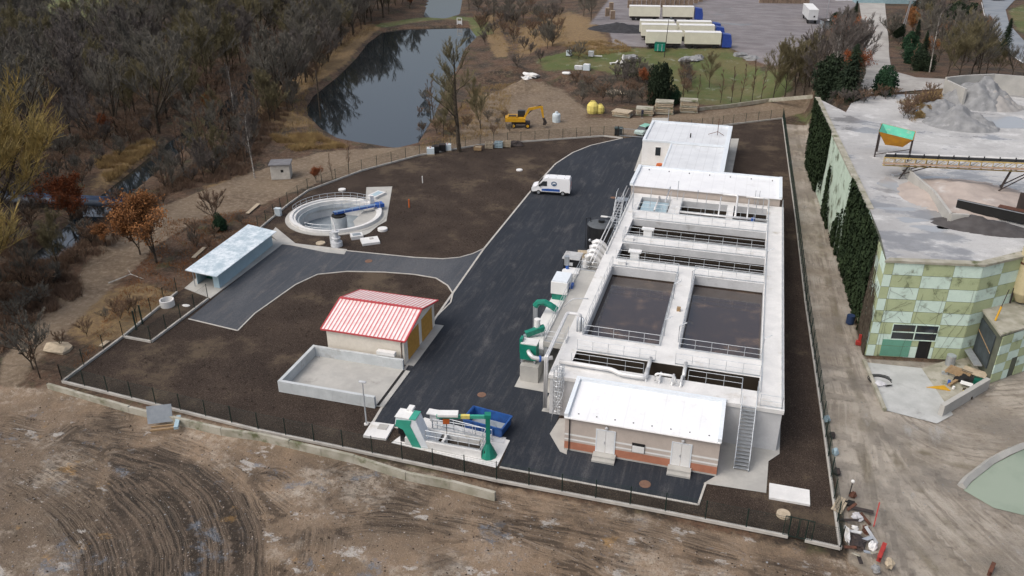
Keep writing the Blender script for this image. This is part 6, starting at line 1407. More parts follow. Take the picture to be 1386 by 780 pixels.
def G(name, lab, cat, px_, py_, parts, rz=0, group=None):
    x, y, z = PT(px_, py_); o = thing(name, lab, cat, (x, y, z), rz, group)
    for nm, mb, m_ in parts: obj(nm, mb, m_, o)
    return o
G('waste_container','green metal container at the garden edge below the lorries','container',893,69,[('body',MB().box(-1.2,1.2,-.9,.9,.1,1.7),M['green']),('lid',MB().box(-1.25,1.25,-.5,.5,1.7,2.0),M['darkgreen']),('rib',MB().box(-.45,-.35,-.95,-.9,.1,1.7).box(.5,.6,-.95,-.9,.1,1.7),M['lead'])])
G('street_lamp','tall slim lamp pole standing in front of the lorries','street lamp',899,78,[('pole',MB().tube([(0,0,0),(.35,0,8.5)],[.11,.07],6),M['darksteel']),('lamp_head',MB().box(-.6,.6,-.1,.1,8.5,8.65).box(.6,1.1,-.08,.08,8.8,8.95),M['galv'])])
G('garden_grill','white stone garden grill with a pointed chimney on the lawn','grill',843,90,[('base',MB().box(-.7,.7,-.5,.5,0,.9),M['white']),('chimney',MB().lathe(0,0,[(.7,.9),(.3,1.6),(.22,2.6),(0,2.6)],4),M['deck']),('fire_box',MB().box(-.4,.4,-.52,-.5,.3,.8),M['dark'])])
G('garden_lounger','white garden lounger left of the grill','lounger',831,87,[('seat',MB().box(-1.0,.5,-.3,.3,.3,.38),M['white']),('back',MB().bar((.5,0,.34),(1.1,0,.9),.6,.06),M['white']),('leg',MB().box(-.9,-.8,-.3,.3,0,.3).box(.3,.4,-.3,.3,0,.3),M['white'])], R(35))
G('cage_container','pale blue cage container in the garden beside the round bush','container',770,76,[('tank',MB().box(-.6,.6,-.5,.5,.15,1.3),M['ibc']),('base',MB().box(-.7,.7,-.55,.55,-.6,.14),M['darksteel'])])
G('cage_container','pale container box in the middle of the garden','container',800,77,[('tank',MB().box(-.6,.6,-.5,.5,.15,1.3),M['lead']),('bench',MB().box(.8,2.6,-.2,.2,.2,.35),M['white'])])
G('cage_container','low white box left of the pale cube in the garden','container',783,94,[('tank',MB().box(-.9,.9,-.5,.5,.0,.8),M['lead']),('lid',MB().box(-.8,.8,-.4,.4,.8,.86),M['white'])])
G('cage_container','pale blue cube right of the low white box in the garden','container',794,95,[('tank',MB().box(-.75,.75,-.6,.6,.0,1.3),M['ibc']),('lid',MB().box(-.6,.6,-.5,.5,1.3,1.36),M['white'])])
G('boat_hull','small white upturned tub at the garden edge','tub',767,100,[('hull',MB().blob(0,0,.1,1.1,.5,.35,12,6,0),M['white']),('rim',MB().box(-1,1,-.05,.05,.43,.48),M['lead'])])
for k, (a, b, s_) in enumerate(((853,79,1.8),(937,81,2.2),(927,83,1.4),(1002,76,1.6),(1017,80,1.8),(945,79,1.3))):
    x, y, z = PT(a, b); solo('rockery', MB().blob(0,0,.1,s_,s_*.7,.7,12,6,.3,k), M['gravel'], ['low grey rockery on the lawn below the green container','largest grey rock mound on the right lawn','flat grey rock left of the largest mound','dark rock pile at the lot edge','stones at the lot edge farthest right','small rock right of the largest mound'][k], 'rockery', (x,y,z), smooth=False)
G('pond_sluice','small white sluice frame on the far pond bank','sluice',622,34,[('frame',MB().box(-.8,-.65,-.1,.1,0,2.0).box(.65,.8,-.1,.1,0,2.0).box(-.8,.8,-.1,.1,1.9,2.05),M['white']),('gate_board',MB().box(-.6,.6,-.05,.05,.3,1.2),M['lead'])])
G('black_car','dark parked car at the top of the bend in the road','car',1350,1,[('body',ext([(-2,.3),(-2,.8),(2,.85),(2,.3)],.85,.82),M['black']),('cabin',ext([(-1.1,.86),(-.6,1.4),(1.2,1.4),(1.6,.86)],.75,.62),M['glass'])], R(20))
G('dark_shed','small dark shed roof among the trees right of the lot','shed',1121,38,[('wall',MB().box(-1.8,1.8,-1.5,1.5,0,2.0),M['basin']),('roof',MB().box(-2.1,2.1,-1.8,1.8,2.0,2.15),M['darksteel']),('snow_patch',MB().box(-.9,.6,-1.6,-.4,2.155,2.18),M['white'])], .3)
G('pale_hall','pale blue low hall roof at the top edge beside the concrete road','hall',1205,4,[('wall',MB().box(-11,9,-2,6,0,2.6),mat('hall_blue',(.30,.42,.46),(.24,.36,.40))),('roof',MB().box(-11.3,9.3,-2.3,6.3,2.6,2.8),M['bluegrey'])], .15)
G('pale_hall','small white hall corner at the top edge left of the road','hall',1144,1,[('wall',MB().box(-3,3,-1,4,0,2.4),M['tankwall']),('roof',MB().box(-3.2,3.2,-1.2,4.2,2.4,2.6),M['bluegrey'])], .15)
G('utility_pole','leaning lattice pole beside the concrete road','utility pole',1219,52,[('mast',MB().tube([(-.3,0,0),(.6,0,9.5)],[.14,.1],5).tube([(.3,0,0),(.75,0,9.5)],[.12,.08],5),M['galv']),('cross_arm',MB().box(-.3,1.8,-.06,.06,9.0,9.15),M['galv'])])
G('street_lamp','pale lamp pole at the right edge of the far lot','street lamp',1118,28,[('pole',MB().tube([(0,0,0),(0,0,8)],[.1,.06],6),M['galv']),('arm',MB().box(-1.4,0,-.06,.06,7.9,8.0),M['galv'])])
croad = PTs([(1160,-12),(1196,-12),(1203,60),(1207,97),(1240,106),(1279,108),(1277,121),(1215,126),(1172,129),(1160,134),(1164,118),(1172,100),(1170,50)])
q = N('concrete_road'); c = q.mix(q.step(q.noise(.15,6,.65), .35, .65), (.40,.385,.36), (.30,.285,.265)); c = q.mix(q.math('MULTIPLY', q.step(q.noise(1.2,6,.7), .5, .75), .6), c, (.24,.22,.2)); M['croad'] = q.out(c, .8)
gridsheet('concrete_road', croad, .12, M['croad'], 2.0)
hw = PTs([(1326,-12),(1330,4),(1333,20),(1342,42),(1362,66),(1386,86),(1430,110),(1430,84),(1386,56),(1366,34),(1361,14),(1372,2),(1386,-6),(1392,-14)])
q = N('highway'); c = q.mix(q.step(q.noise(.2,5,.6), .4, .65), (.24,.26,.28), (.19,.21,.235)); M['highway'] = q.out(c, .6)
gridsheet('road', hw, .12, M['highway'], 3.0)
o = gridsheet('road_line', PTs([(1328,4),(1331.5,20),(1340.5,42),(1360.5,66),(1385,87),(1386,86.2),(1361.5,65.5),(1341.5,41.5),(1332.3,20),(1329,4)]), .15, M['white'], 3.0)
for a in ((983,32,1.6,.5),(996,33,1.9,.6),(1011,33,1.4,.5),(972,20,2.0,.4),(985,12,1.8,.4),(1003,35,.9,.3),(1070,12,1.6,.5),(1047,9,1.6,.4)):
    x, y, z = PT(a[0],a[1]); puddle(a[0],a[1],a[2],a[3],z+.03,.2)
o = thing('garden_wall', 'long low dark wall along the track at the garden edge', 'wall', (*P(1000,142),0)); pts = [PT(*a) for a in ((946,150),(985,146),(1040,138),(1100,133))]; mb = MB()
for a, b in zip(pts[:-1], pts[1:]): mb.bar((a[0],a[1],a[2]+.3),(b[0],b[1],b[2]+.3),.25,.7)
obj('wall', mb, M['oldconc'], o, True)
solo('fly_tip', MB().blob(0,0,.1,1.2,.8,.5,12,6,.35,4), M['deck'], 'broken concrete rubble pile on the bank above the excavator', 'rubble', PT(712,107)); 
solo('fly_tip', MB().blob(0,0,.1,2.2,1.0,.6,12,6,.35,6), M['deck'], 'pale concrete slabs piled at the upper left of the spoil heap', 'rubble', PT(716,103)); solo('fly_tip', MB().blob(0,0,.0,2.5,1.6,.4,14,6,.3,9), M['palewood'], 'pale heap of cut brush in the scrub above the yellow sacks', 'brush heap', PT(828,125))
# ------------------------------------------------------------------ vegetation
def rv(rd, el):  # random direction with elevation el
    a = rd.uniform(0, 2*math.pi); return Vector((math.cos(a)*math.cos(el), math.sin(a)*math.cos(el), math.sin(el)))
def grow(mb, rd, p, d, L, r0, n, sides, up=.15, wig=.18, r1=None):
    pts = [Vector(p)]; d = Vector(d).normalized()
    for k in range(n):
        d = (d + Vector((rd.uniform(-wig,wig), rd.uniform(-wig,wig), rd.uniform(-wig,wig)*.6 + up))).normalized(); pts.append(pts[-1] + d*(L/n))
    r1 = r0*.35 if r1 is None else r1
    mb.tube(pts, [r0 + (r1-r0)*k/n for k in range(n+1)], sides, False); return pts, d
def along(pts, t):
    k = t*(len(pts)-1); i = min(int(k), len(pts)-2); return pts[i].lerp(pts[i+1], k-i), (pts[i+1]-pts[i]).normalized()
def bare(seed, h, sp, n1=15, n2=7, n3=9, low=.25, el=(.5,1.0), tr=.02, twr=.022, fork=0, lean=.03):
    rd = random.Random(seed); tb, cb_ = MB(), MB(); tips = []
    stems = []
    if fork:
        base, d = grow(tb, rd, (0,0,-.4), (0,0,1), h*.18+.4, h*tr*1.3, 2, 7, 0, .05, h*tr)
        for k in range(fork):
            v = rv(rd, rd.uniform(.85,1.25)); stems.append(grow(tb, rd, base[-1], v, h*rd.uniform(.7,.85), h*tr*.8, 5, 6, .12, .12)[0])
    else: stems.append(grow(tb, rd, (0,0,-.4), (rd.uniform(-lean,lean),rd.uniform(-lean,lean),1), h*.95+.4, h*tr, 7, 7, .03, .06, h*tr*.15)[0])
    for st_ in stems:
        for k in range(n1//len(stems)):
            t = low + (.98-low)*(k+rd.random())/(n1/len(stems)); p, dd = along(st_, min(t,.97))
            L1 = sp*(1.15-.75*t)*rd.uniform(.7,1.15); v = rv(rd, rd.uniform(*el)); v = (v + dd*.3).normalized()
            br, _ = grow(tb, rd, p, v, L1, max(.03, h*tr*.38*(1.1-t)), 4, 4, .10, .22)
            for j in range(n2):
                u_ = .2+.8*(j+rd.random())/n2; p2, d2 = along(br, min(u_,.98)); v2 = (rv(rd, rd.uniform(.0,1.0))*.9 + d2).normalized(); L2 = L1*.5*rd.uniform(.5,1.1)*(1.2-u_*.5)
                b2, _ = grow(cb_, rd, p2, v2, L2, .04*h/14+.012, 2, 3, .12, .2)
                for m_ in range(n3):
                    p3, d3 = along(b2, rd.uniform(.15,.98)); v3 = (rv(rd, rd.uniform(-.1,1.2)) + d3*.8).normalized(); e_ = p3 + v3*L2*.55*rd.uniform(.4,1.1)
                    cb_.tube([p3, e_], [twr, twr*.5], 3, False); tips.append(e_)
    return tb, cb_, tips
def leaves(mb, rd, pts, n, size, spread):
    for k in range(n):
        p = pts[rd.randrange(len(pts))] + Vector((rd.gauss(0,spread), rd.gauss(0,spread), rd.gauss(0,spread*.8)))
        a = rv(rd, rd.uniform(-1.2,1.2))*size*rd.uniform(.6,1.3); b = a.cross(rv(rd, rd.uniform(-1.2,1.2)))
        if b.length < 1e-4: continue
        b = b.normalized()*a.length*.6; mb.quad(p-a-b*.3, p+b-a*.1, p+a, p-b*.9)
def reg(name, lab, cat, tb, cb_, tm, cm, lf=None, lm=None):
    o = thing(name, lab, cat); obj('trunk', tb, M[tm], o)
    if cb_ and cb_.v: obj('crown', cb_, M[cm], o)
    if lf: obj('foliage', lf, M[lm], o)
    return o
used = set()
def place(proto, x, y, z, lab, s=1.0, rz=None, group=None, sz=None):
    rz = random.uniform(0, 6.28) if rz is None else rz; scl = (s, s, s*(sz or 1))
    if proto.name not in used:
        used.add(proto.name); proto.location = (x, y, z); proto.rotation_euler = (0,0,rz); proto.scale = scl; proto['label'] = lab
        if group: proto['group'] = group
        return proto
    return dup(proto, (x, y, z), rz, lab, group, scl)
print('trees')
PR = {}
for k in range(4): tb, cb_, _ = bare(11+k, 13, 6.6, 20, 9, 15, low=.16, fork=(0 if k%2 else 4), twr=.028, el=(.2,1.05), tr=.014); PR['grey%d'%k] = reg('bare_tree', '', 'tree', tb, cb_, 'bark', 'twiggrey')
for k in range(3): tb, cb_, _ = bare(31+k, 12, 6.0, 19, 9, 15, low=.12, fork=(4 if k%2 else 0), twr=.028, el=(.2,1.05), tr=.013); PR['purple%d'%k] = reg('bare_tree', '', 'tree', tb, cb_, 'bark', 'twigpurple')
for k in range(3): tb, cb_, _ = bare(41+k, 11, 5.8, 18, 9, 15, low=.12, fork=(3 if k==1 else 0), twr=.028, el=(.2,1.1), tr=.013); PR['olive%d'%k] = reg('bare_tree', '', 'tree', tb, cb_, 'bark', 'twigolive')
for k in range(2): tb, cb_, _ = bare(51+k, 10, 2.0, 12, 6, 7, low=.2, el=(.7,1.2), tr=.011); PR['slim%d'%k] = reg('slender_tree', '', 'tree', tb, cb_, 'bark', 'twigbrown')
tb, cb_, _ = bare(61, 12, 2.6, 14, 6, 8, low=.25, el=(.6,1.1), tr=.012, lean=.12); PR['birch'] = reg('birch_tree', '', 'tree', tb, cb_, 'birchbark', 'twigpurple')
tb, cb_, _ = bare(63, 13, 10.5, 34, 11, 19, low=.10, fork=6, twr=.032, el=(-.1,.9)); PR['yellow'] = reg('willow_tree', '', 'tree', tb, cb_, 'bark', 'twigyellow')
tb, cb_, _ = bare(71, 16, 6.0, 22, 9, 13, low=.25, twr=.022, el=(.25,.9), tr=.022); PR['big'] = reg('bare_tree', '', 'tree', tb, cb_, 'bark', 'twigolive')
for k in range(2):
    tb, cb_, tp_ = bare(81+k, 5.5, 4.0, 18, 7, 6, low=.12, fork=3, el=(.2,1.0)); lf = MB(); leaves(lf, random.Random(5+k), tp_, 6500, .12, .25); PR['copper%d'%k] = reg('copper_tree', '', 'tree', tb, cb_, 'bark', 'twigbrown', lf, 'leafcopper' if k == 0 else 'leafrust')
for k in range(3):
    tb, cb_, _ = bare(91+k, 3.0, 1.9, 18, 7, 11, low=.05, fork=6, el=(.2,1.1), tr=.014, twr=.017); PR['shrub%d'%k] = reg('bare_shrub', '', 'shrub', tb, cb_, 'bark', ('twigbrown','twiggrey','twigpurple')[k])
def conifer(seed, h, rad, n=4200, droop=-.25, size=.26, shape=1.0, m='needle', ivy=False):
    rd = random.Random(seed); tb = MB().tube([(0,0,-.3),(0,0,h*.97)], [h*.018,.03], 7); lf = MB()
    for k in range(n):
        t = rd.random()**1.3; z = h*(.06+.92*t); rr = rad*(1-t)**shape*(.75+.35*math.sin(7*t*6+k%5))
        a = rd.uniform(0, 6.28); cl = .5+.5*math.sin(a*5+z*2.4); r = rr*(rd.random()**.4)*(.72+.35*cl)
        p = Vector((math.cos(a)*r, math.sin(a)*r, z + r*droop)); o_ = Vector((math.cos(a), math.sin(a), droop+rd.uniform(-.3,.3))).normalized()*size*rd.uniform(.6,1.4)
        s_ = Vector((-math.sin(a), math.cos(a), rd.uniform(-.4,.4)))*size*.35; lf.quad(p-o_*.5-s_, p-o_*.5+s_, p+o_+s_*.4, p+o_-s_*.4)
    return reg('conifer', '', 'conifer', tb, None, 'bark', None, lf, m)
PR['con0'] = conifer(1, 9, 2.6); PR['con1'] = conifer(2, 9, 3.3, 5200, shape=.7); PR['conslim'] = conifer(3, 11, 1.7, 4200, shape=.6)
def bush(seed, rx, rz_, n, m, size=.16, name='evergreen_bush', twg=None):
    rd = random.Random(seed); lf = MB(); tb = MB()
    cs = [Vector((rd.uniform(-.6,.6)*rx, rd.uniform(-.6,.6)*rx, rz_*rd.uniform(.25,.8))) for _ in range(12)]
    for c_ in cs[:7]: tb.tube([(0,0,-.2), tuple(c_*.5+Vector((0,0,.1))), tuple(c_)], [.09,.06,.03], 5)
    for k in range(n):
        c_ = cs[rd.randrange(12)]; d = rv(rd, rd.uniform(-1.4,1.4))*rx*.42*rd.random()**.35; d.z *= rz_/rx*.9; p = c_+d
        if p.z < 0: continue
        a = rv(rd, rd.uniform(-1.3,1.3))*size*rd.uniform(.6,1.3); b = a.cross(rv(rd, rd.uniform(-1,1)))
        if b.length < 1e-4: continue
        b = b.normalized()*size*.5; lf.quad(p-a, p+b, p+a, p-b)
    return reg(name, '', 'bush', tb, None, 'bark', None, lf, m)
PR['ever'] = bush(1, 3.0, 5.0, 5500, 'evergreen', .22); PR['ever2'] = bush(2, 3.6, 6.0, 6500, 'needle', .24); PR['brown'] = bush(3, 1.5, 1.5, 1500, 'straw', .14, 'dry_bush')
# --- the woods beyond the stream
rd = random.Random(99)
def scatter(polypx, spacing, maxn, z=0):
    poly = [PT(*a)[:2] for a in polypx]; pa = np.array(poly); out = []; tries = 0
    while tries < 12000 and len(out) < maxn:
        tries += 1; x = rd.uniform(pa[:,0].min(), pa[:,0].max()); y = rd.uniform(pa[:,1].min(), pa[:,1].max()); X, Y = np.array([x]), np.array([y])
        if sdist(X, Y, poly)[0] > 0: continue
        if ldist(X, Y, STREAM)[0] < 5 or sdist(X, Y, POND)[0] < 2.5 or sdist(X, Y, POND2)[0] < 2: continue
        if any((x-a)**2+(y-b)**2 < spacing**2 for a, b in out): continue
        out.append((x, y))
    return out
KL = {'grey':('grey brown bare tree in the wood beyond the stream','bare trees of the wood beyond the stream'), 'purple':('purplish bare tree in the wood beyond the stream','bare trees of the wood beyond the stream'), 'olive':('olive tinted bare tree in the wood beyond the stream','bare trees of the wood beyond the stream')}
wood = scatter([(-40,290),(-30,230),(90,205),(150,205),(230,175),(300,125),(370,98),(430,74),(500,40),(540,22),(520,8),(380,6),(170,42),(150,60),(60,75),(-60,100)], 5.2, 185)
print('wood', len(wood))
for i, (x, y) in enumerate(wood):
    kd = 'grey' if rd.random() < .42 else ('olive' if rd.random() < .5 else 'purple'); n_ = 4 if kd == 'grey' else 3
    place(PR[kd+str(rd.randrange(n_))], x, y, tz(x,y)-.1, KL[kd][0], rd.uniform(.75,1.3), None, KL[kd][1])
for (x, y) in scatter([(-30,75),(0,45),(50,30),(70,40),(40,60),(0,70)], 6, 12) + scatter([(165,30),(250,5),(380,-2),(540,8),(540,-12),(170,-10)], 7.0, 50):
    k_ = rd.choice(['grey0','grey1','purple0','purple2','grey3']); place(PR[k_], x, y, tz(x,y)-.1, 'bare tree at the far edge of the wood', rd.uniform(.85,1.3), None, 'bare trees at the far edge of the wood')
for (x, y) in scatter([(180,250),(240,212),(300,168),(330,158),(372,125),(400,108),(392,150),(350,165),(335,225),(280,240),(230,262)], 3.6, 34):
    place(PR['slim%d' % rd.randrange(2)], x, y, tz(x,y)-.1, 'thin sapling between stream and dirt track', rd.uniform(.6,1.05), None, 'saplings between stream and track')
for (x, y) in scatter([(470,30),(520,20),(560,14),(600,22),(650,16),(640,-5),(470,0)], 5, 16): place(PR[rd.choice(['slim0','slim1','grey1','copper0'])], x, y, tz(x,y)-.1, 'bare tree on the dam behind the pond', rd.uniform(.7,1.1), None, 'trees on the dam behind the pond')
# west bank of the pond: tall trees that the water mirrors
for a, b, k_, s_ in ((395,140,'grey0',1.1),(382,150,'grey2',1.0),(420,112,'grey1',1.15),(436,98,'purple1',1.0),(450,84,'grey3',1.2),(468,62,'olive1',1.0),(484,48,'grey0',1.0),(372,165,'olive0',.8),(500,34,'grey2',1.1),(408,126,'purple0',1.0),(366,140,'grey1',1.05),(429,92,'olive2',1.0),(445,70,'grey2',1.15),(412,95,'grey3',1.1)):
    x, y, z = PT(a-6, b); place(PR[k_], x, y, z-.1, 'bare tree leaning over the west bank of the pond', s_, None, 'trees along the west bank of the pond')
for (x, y) in scatter([(190,258),(240,215),(300,172),(340,155),(395,110),(440,80),(400,160),(350,180),(335,225),(290,250),(230,270)], 5.0, 22):
    place(PR[rd.choice(['purple0','purple1','grey1','olive0','olive2'])], x, y, tz(x,y)-.1, 'low bare tree between stream and dirt track', rd.uniform(.4,.7), None, 'low trees between stream and track')
for (x, y) in scatter([(-60,440),(-60,330),(60,325),(125,300),(105,340),(60,385),(0,440)], 4.2, 22):
    place(PR[rd.choice(['purple0','grey1','olive0','olive2','shrub0'])], x, y, tz(x,y)-.1, 'low bare tree in the thicket at the left edge', rd.uniform(.4,.75), None, 'thicket at the left edge')
def TP(key, px_, py_, lab, s=1.0, group=None, rz=None, sz=None):
    x, y, z = PT(px_, py_); return place(PR[key], x, y, z-.05, lab, s, rz, group, sz)
TP('yellow', -8, 330, 'huge yellow twigged willow at the left edge of the photo', 1.05, rz=1.0, sz=1.12)
TP('yellow', -18, 430, 'second yellow twigged willow below the pipe bridge at the left edge', .85, rz=3.0); TP('yellow', -45, 270, 'third yellow twigged willow behind the huge one', 1.0, rz=5.0)
TP('big', 622, 206, 'big lone bare tree with dark trunk on the dark soil by the pond', 1.12, rz=.6)
TP('birch', 345, 241, 'leaning white stemmed birch beside the dirt track', .85); TP('birch', 318, 165, 'white stemmed birch on the stream bank', .9)
TP('copper0', 100, 318, 'round copper leaved tree in front of the pipe bridge', 1.15); TP('copper1', 212, 356, 'broad rusty leaved tree behind the metal shed', 1.25); TP('copper1', 190, 345, 'smaller rusty leaved tree left of the broad one', .8)
TP('copper0', 428, 247, 'little copper leaved sapling on the fence line by the pond track', .38); TP('slim0', 450, 242, 'thin sapling right of the little copper one', .42); TP('slim1', 472, 232, 'thin bare sapling beside the pond track', .5); TP('copper0', 150, 185, 'copper leaved bush in the wood clearing', .6); TP('copper1', 285, 160, 'rusty leaved bush by the stream bend', .7); TP('copper1', 145, 245+90, 'rusty leaved bush right of the round copper tree', .45)
TP('slim0', 588, 168, 'slender dark tree at the right bank of the pond', .95, rz=1); TP('slim1', 583, 160, 'second slender tree at the right bank of the pond', .75); TP('shrub1', 576, 140, 'small bush on an islet in the pond', .9); TP('olive1', 650, 175, 'loose olive tree right of the big bare tree', .55); TP('olive0', 600, 185, 'loose olive tree left of the big bare tree', .45); TP('olive2', 640, 150, 'olive scrub tree at the spoil heap', .5)
TP('shrub1', 45, 500, 'thin grey shrub tree at the south west fence corner', 1.6); TP('slim1', 55, 512, 'thin bare tree outside the south west fence corner', .7); TP('shrub0', 290, 300, 'bare bush with green base behind the round tank', 1.3); TP('ever', 298, 312, 'dark evergreen bush behind the metal shed', .42); TP('slim0', 205, 300, 'thin bare tree beside the dirt track above the rusty trees', .6)
cop_ = [(1215,60),(1240,5),(1290,-8),(1308,0),(1312,45),(1325,72),(1340,92),(1350,104),(1290,106),(1245,102),(1222,90)]
for (x, y) in scatter(cop_, 4.2, 42):
    k_ = rd.choice(['grey0','olive1','purple2','grey3','olive0','ever2','con0','copper1','shrub1','shrub2','ever']); place(PR[k_], x, y, tz(x,y)-.1, ('dark evergreen' if k_ in ('ever','ever2','con0') else 'bare bushy tree') + ' in the dense copse by the highway', rd.uniform(.5,.8), None, 'dense copse left of the highway')
# garden and far right
TP('olive0', 960, 119, 'wide bare fruit tree on the garden lawn', .62); TP('ever2', 893, 144, 'dark green conifer at the garden edge above the slab stacks', .72, sz=2.0); TP('ever', 906, 142, 'dark ivy covered bush left of the conifer', .7) ; TP('copper0', 874, 120, 'copper leaved shrub left of the dark conifer', .62)
for k, (a, b, s_) in enumerate(((975,139,.7),(990,139,.75),(1002,138,.8),(1018,137,.85),(1030,136,.8),(1046,135,.9),(1062,134,.95),(1075,132,1.0),(1088,131,1.0),(924,141,.6),(943,139,.6))):
    TP('slim%d' % (k%2) if k < 5 or k > 8 else 'olive%d' % (k%3), a, b, 'upright olive brown tree in the row along the garden', s_, 'row of trees between garden and track')
for a, b, s_, k_ in ((1095,118,.85,'purple0'),(1108,112,.9,'purple1'),(1122,104,.9,'birch'),(1135,112,.95,'purple2'),(1150,100,.85,'purple1'),(1158,112,.75,'purple0'),(1100,128,.8,'purple2'),(1128,125,.8,'birch'),(1145,90,.8,'purple2')):
    TP(k_, a, b, 'purplish birch between the far lot and concrete road', s_, 'birches beside the concrete road')
TP('copper0', 1140, 84, 'big copper leaved tree beside the concrete road', 1.35); TP('copper0', 1155, 118, 'smaller copper leaved tree above the conifers', .9)
TP('ever2', 1120, 136, 'broad dark conifer behind the end of the ivy wall', .95, sz=1.25); TP('con1', 1148, 134, 'dark conifer right of the broad one, beside the road bend', .95); TP('ever', 1197, 128, 'round dark green pine in the bend of the concrete road', .85)
TP('ever2', 1132, 42, 'dark evergreen clump right of the white trailer', .8); TP('con0', 1155, 34, 'pointed dark conifer beside the concrete road', .7); TP('ever', 1200, 4, 'dark bush in front of the pale hall', .5)
TP('shrub1', 1203, 55, 'grey bush at the right verge of the concrete road', 1.9); TP('ever2', 1215, 52, 'dark evergreen bush right of the concrete road', .62); TP('con0', 1238, 62, 'dark conifer in the copse right of the road', .7); TP('con0', 1246, 92, 'tall narrow conifer beside the white birch', .8); TP('ever2', 1245, 96, 'dark bush at the foot of the white birch', .6)
TP('ever2', 1290, 48, 'largest dark evergreen mass left of the highway', 1.35); TP('ever2', 1275, 42, 'dark evergreen at the left of the largest mass', 1.0); TP('birch', 1258, 98, 'white stemmed birch above the gravel heaps', .95); TP('con0', 1357, 74, 'narrow conifer beside the highway bend', .95, sz=.95)
TP('copper1', 1318, 60, 'copper leaved tree in the copse beside the highway', .7); TP('copper1', 1332, 55, 'second copper leaved tree nearer the highway', .8)
for k, (a, b, s_, k_) in enumerate(((1298,104,.85,'olive0'),(1315,102,.75,'olive1'),(1282,103,.7,'olive2'),(1335,100,.55,'grey1'),(1350,102,.4,'olive0'),(1370,103,.4,'grey0'),(1385,104,.35,'olive1'),(1270,84,.7,'grey2'),(1290,80,.7,'grey3'),(1310,84,.8,'grey0'),(1325,84,.5,'olive2'),(1252,70,.7,'grey1'),(1225,85,.5,'slim0'),(1232,95,.5,'slim1'),(1262,60,.75,'purple1'),(1240,20,.8,'grey2'),(1255,14,.8,'olive0'),(1270,8,.8,'purple0'),(1290,10,.8,'grey0'),(1310,10,.7,'olive2'))):
    TP(k_, a, b, 'bushy tree in the copse between road and highway', s_, 'copse between concrete road and highway')
# shrubs: garden hedges, banks, verge
TRACKP = pxy([(0,560),(0,490),(40,450),(110,370),(150,310),(200,285),(270,262),(330,235),(400,215),(440,205),(520,200),(600,196),(600,210),(560,212),(430,248),(330,285),(270,300),(215,330),(150,390),(90,450),(40,500),(20,530)])
def shrubs(lst, lab, grp, keys, s=(.6,1.1)):
    for a, b in lst:
        x_, y_, _z = PT(a, b)
        if sdist(np.array([x_]), np.array([y_]), TRACKP)[0] < .8: continue
        TP(rd.choice(keys), a + rd.uniform(-3,3), b + rd.uniform(-1.5,1.5), lab, rd.uniform(*s), grp)
shrubs([(835+k*7, 112+rd.uniform(-3,3)) for k in range(7)] + [(845+k*8, 104) for k in range(4)], 'dark purplish shrub in the hedge below the garden lawn', 'hedge below the garden lawn', ['shrub2','shrub1'], (.9,1.3))
shrubs([(780,118),(792,130),(805,132),(815,138),(830,140),(842,140),(855,142),(868,138),(785,140),(798,122),(850,128),(862,130),(885,130),(880,141),(820,127)], 'brown bramble shrub on the bank above the yellow sacks', 'brambles on the bank above the track', ['shrub0','shrub1'], (.7,1.1))
shrubs([(925,96+6*k) for k in range(6)] + [(932,98+7*k) for k in range(5)], 'reddish brown shrub in the narrow hedge across the garden', 'narrow hedge across the garden', ['shrub0','shrub2'], (.6,.9))
shrubs([(rd.uniform(640,765), rd.uniform(2,62)) for k in range(46)], 'grey brown shrub in rough ground right of the pond', 'scrub right of the pond', ['shrub0','shrub1','shrub2'], (.8,1.5))
shrubs([(740,58),(748,62),(720,75),(730,84),(700,92),(712,68),(775,80),(783,82)], 'dark shrub at the left side of the garden', 'shrubs at the left of the garden', ['shrub1','shrub2'], (.8,1.3))
for a, b, s_ in ((741,66,.5),(800,28,.7),(790,22,.6),(690,30,.55),(668,30,.5)): TP('grey1', a, b, 'small bare tree in the rough ground left of the far lot', s_, 'small trees left of the far lot')
shrubs([(1108+k*9, 140+rd.uniform(-4,3)) for k in range(8)] + [(1165+k*9, 135+rd.uniform(-2,2)) for k in range(6)] + [(1112,150),(1122,152),(1135,148),(1120,162)], 'low purplish shrub at the top edge of the quarry yard', 'low shrubs at the quarry yard edge', ['shrub2','shrub0'], (.45,.75))
shrubs([(1222+k*7, 162-k*5+rd.uniform(-4,4)) for k in range(7)] + [(1232+k*8, 164-k*5) for k in range(5)], 'dry brown bush on the spur beside the rubble heaps', 'dry bushes on the spur', ['brown','shrub0'], (.7,1.1))
shrubs([(rd.uniform(150,270), rd.uniform(268,300)) for k in range(5)] + [(rd.uniform(60,165), rd.uniform(300,400)) for k in range(18)] + [(rd.uniform(0,70), rd.uniform(380,450)) for k in range(12)], 'brown bramble beside the lower dirt track', 'brambles beside the dirt track', ['shrub0','shrub1'], (.5,1.0))
shrubs([(rd.uniform(560,690), rd.uniform(150,190)) for k in range(16)], 'tawny scrub on the bank between pond and track', 'scrub on the pond bank', ['shrub0','shrub1'], (.4,.8))
shrubs([(rd.uniform(240,330), rd.uniform(295,345)) for k in range(8)] + [(145+k*9, 420+rd.uniform(-6,25)) for k in range(5)] + [(100,440),(85,470),(115,455)], 'low dead shrub outside the west fence', 'dead shrubs outside the west fence', ['shrub0','shrub1'], (.4,.7))
for (x, y) in scatter([(-30,330),(-30,215),(90,190),(180,180),(260,140),(330,95),(430,60),(420,80),(330,125),(240,195),(150,265),(60,345)], 3.0, 120):
    place(PR[rd.choice(['shrub0','shrub1','shrub2','shrub0'])], x, y, tz(x,y)-.05, 'tangled bare shrub on the far bank of the stream', rd.uniform(.7,1.4), None, 'shrubs at the wood edge')
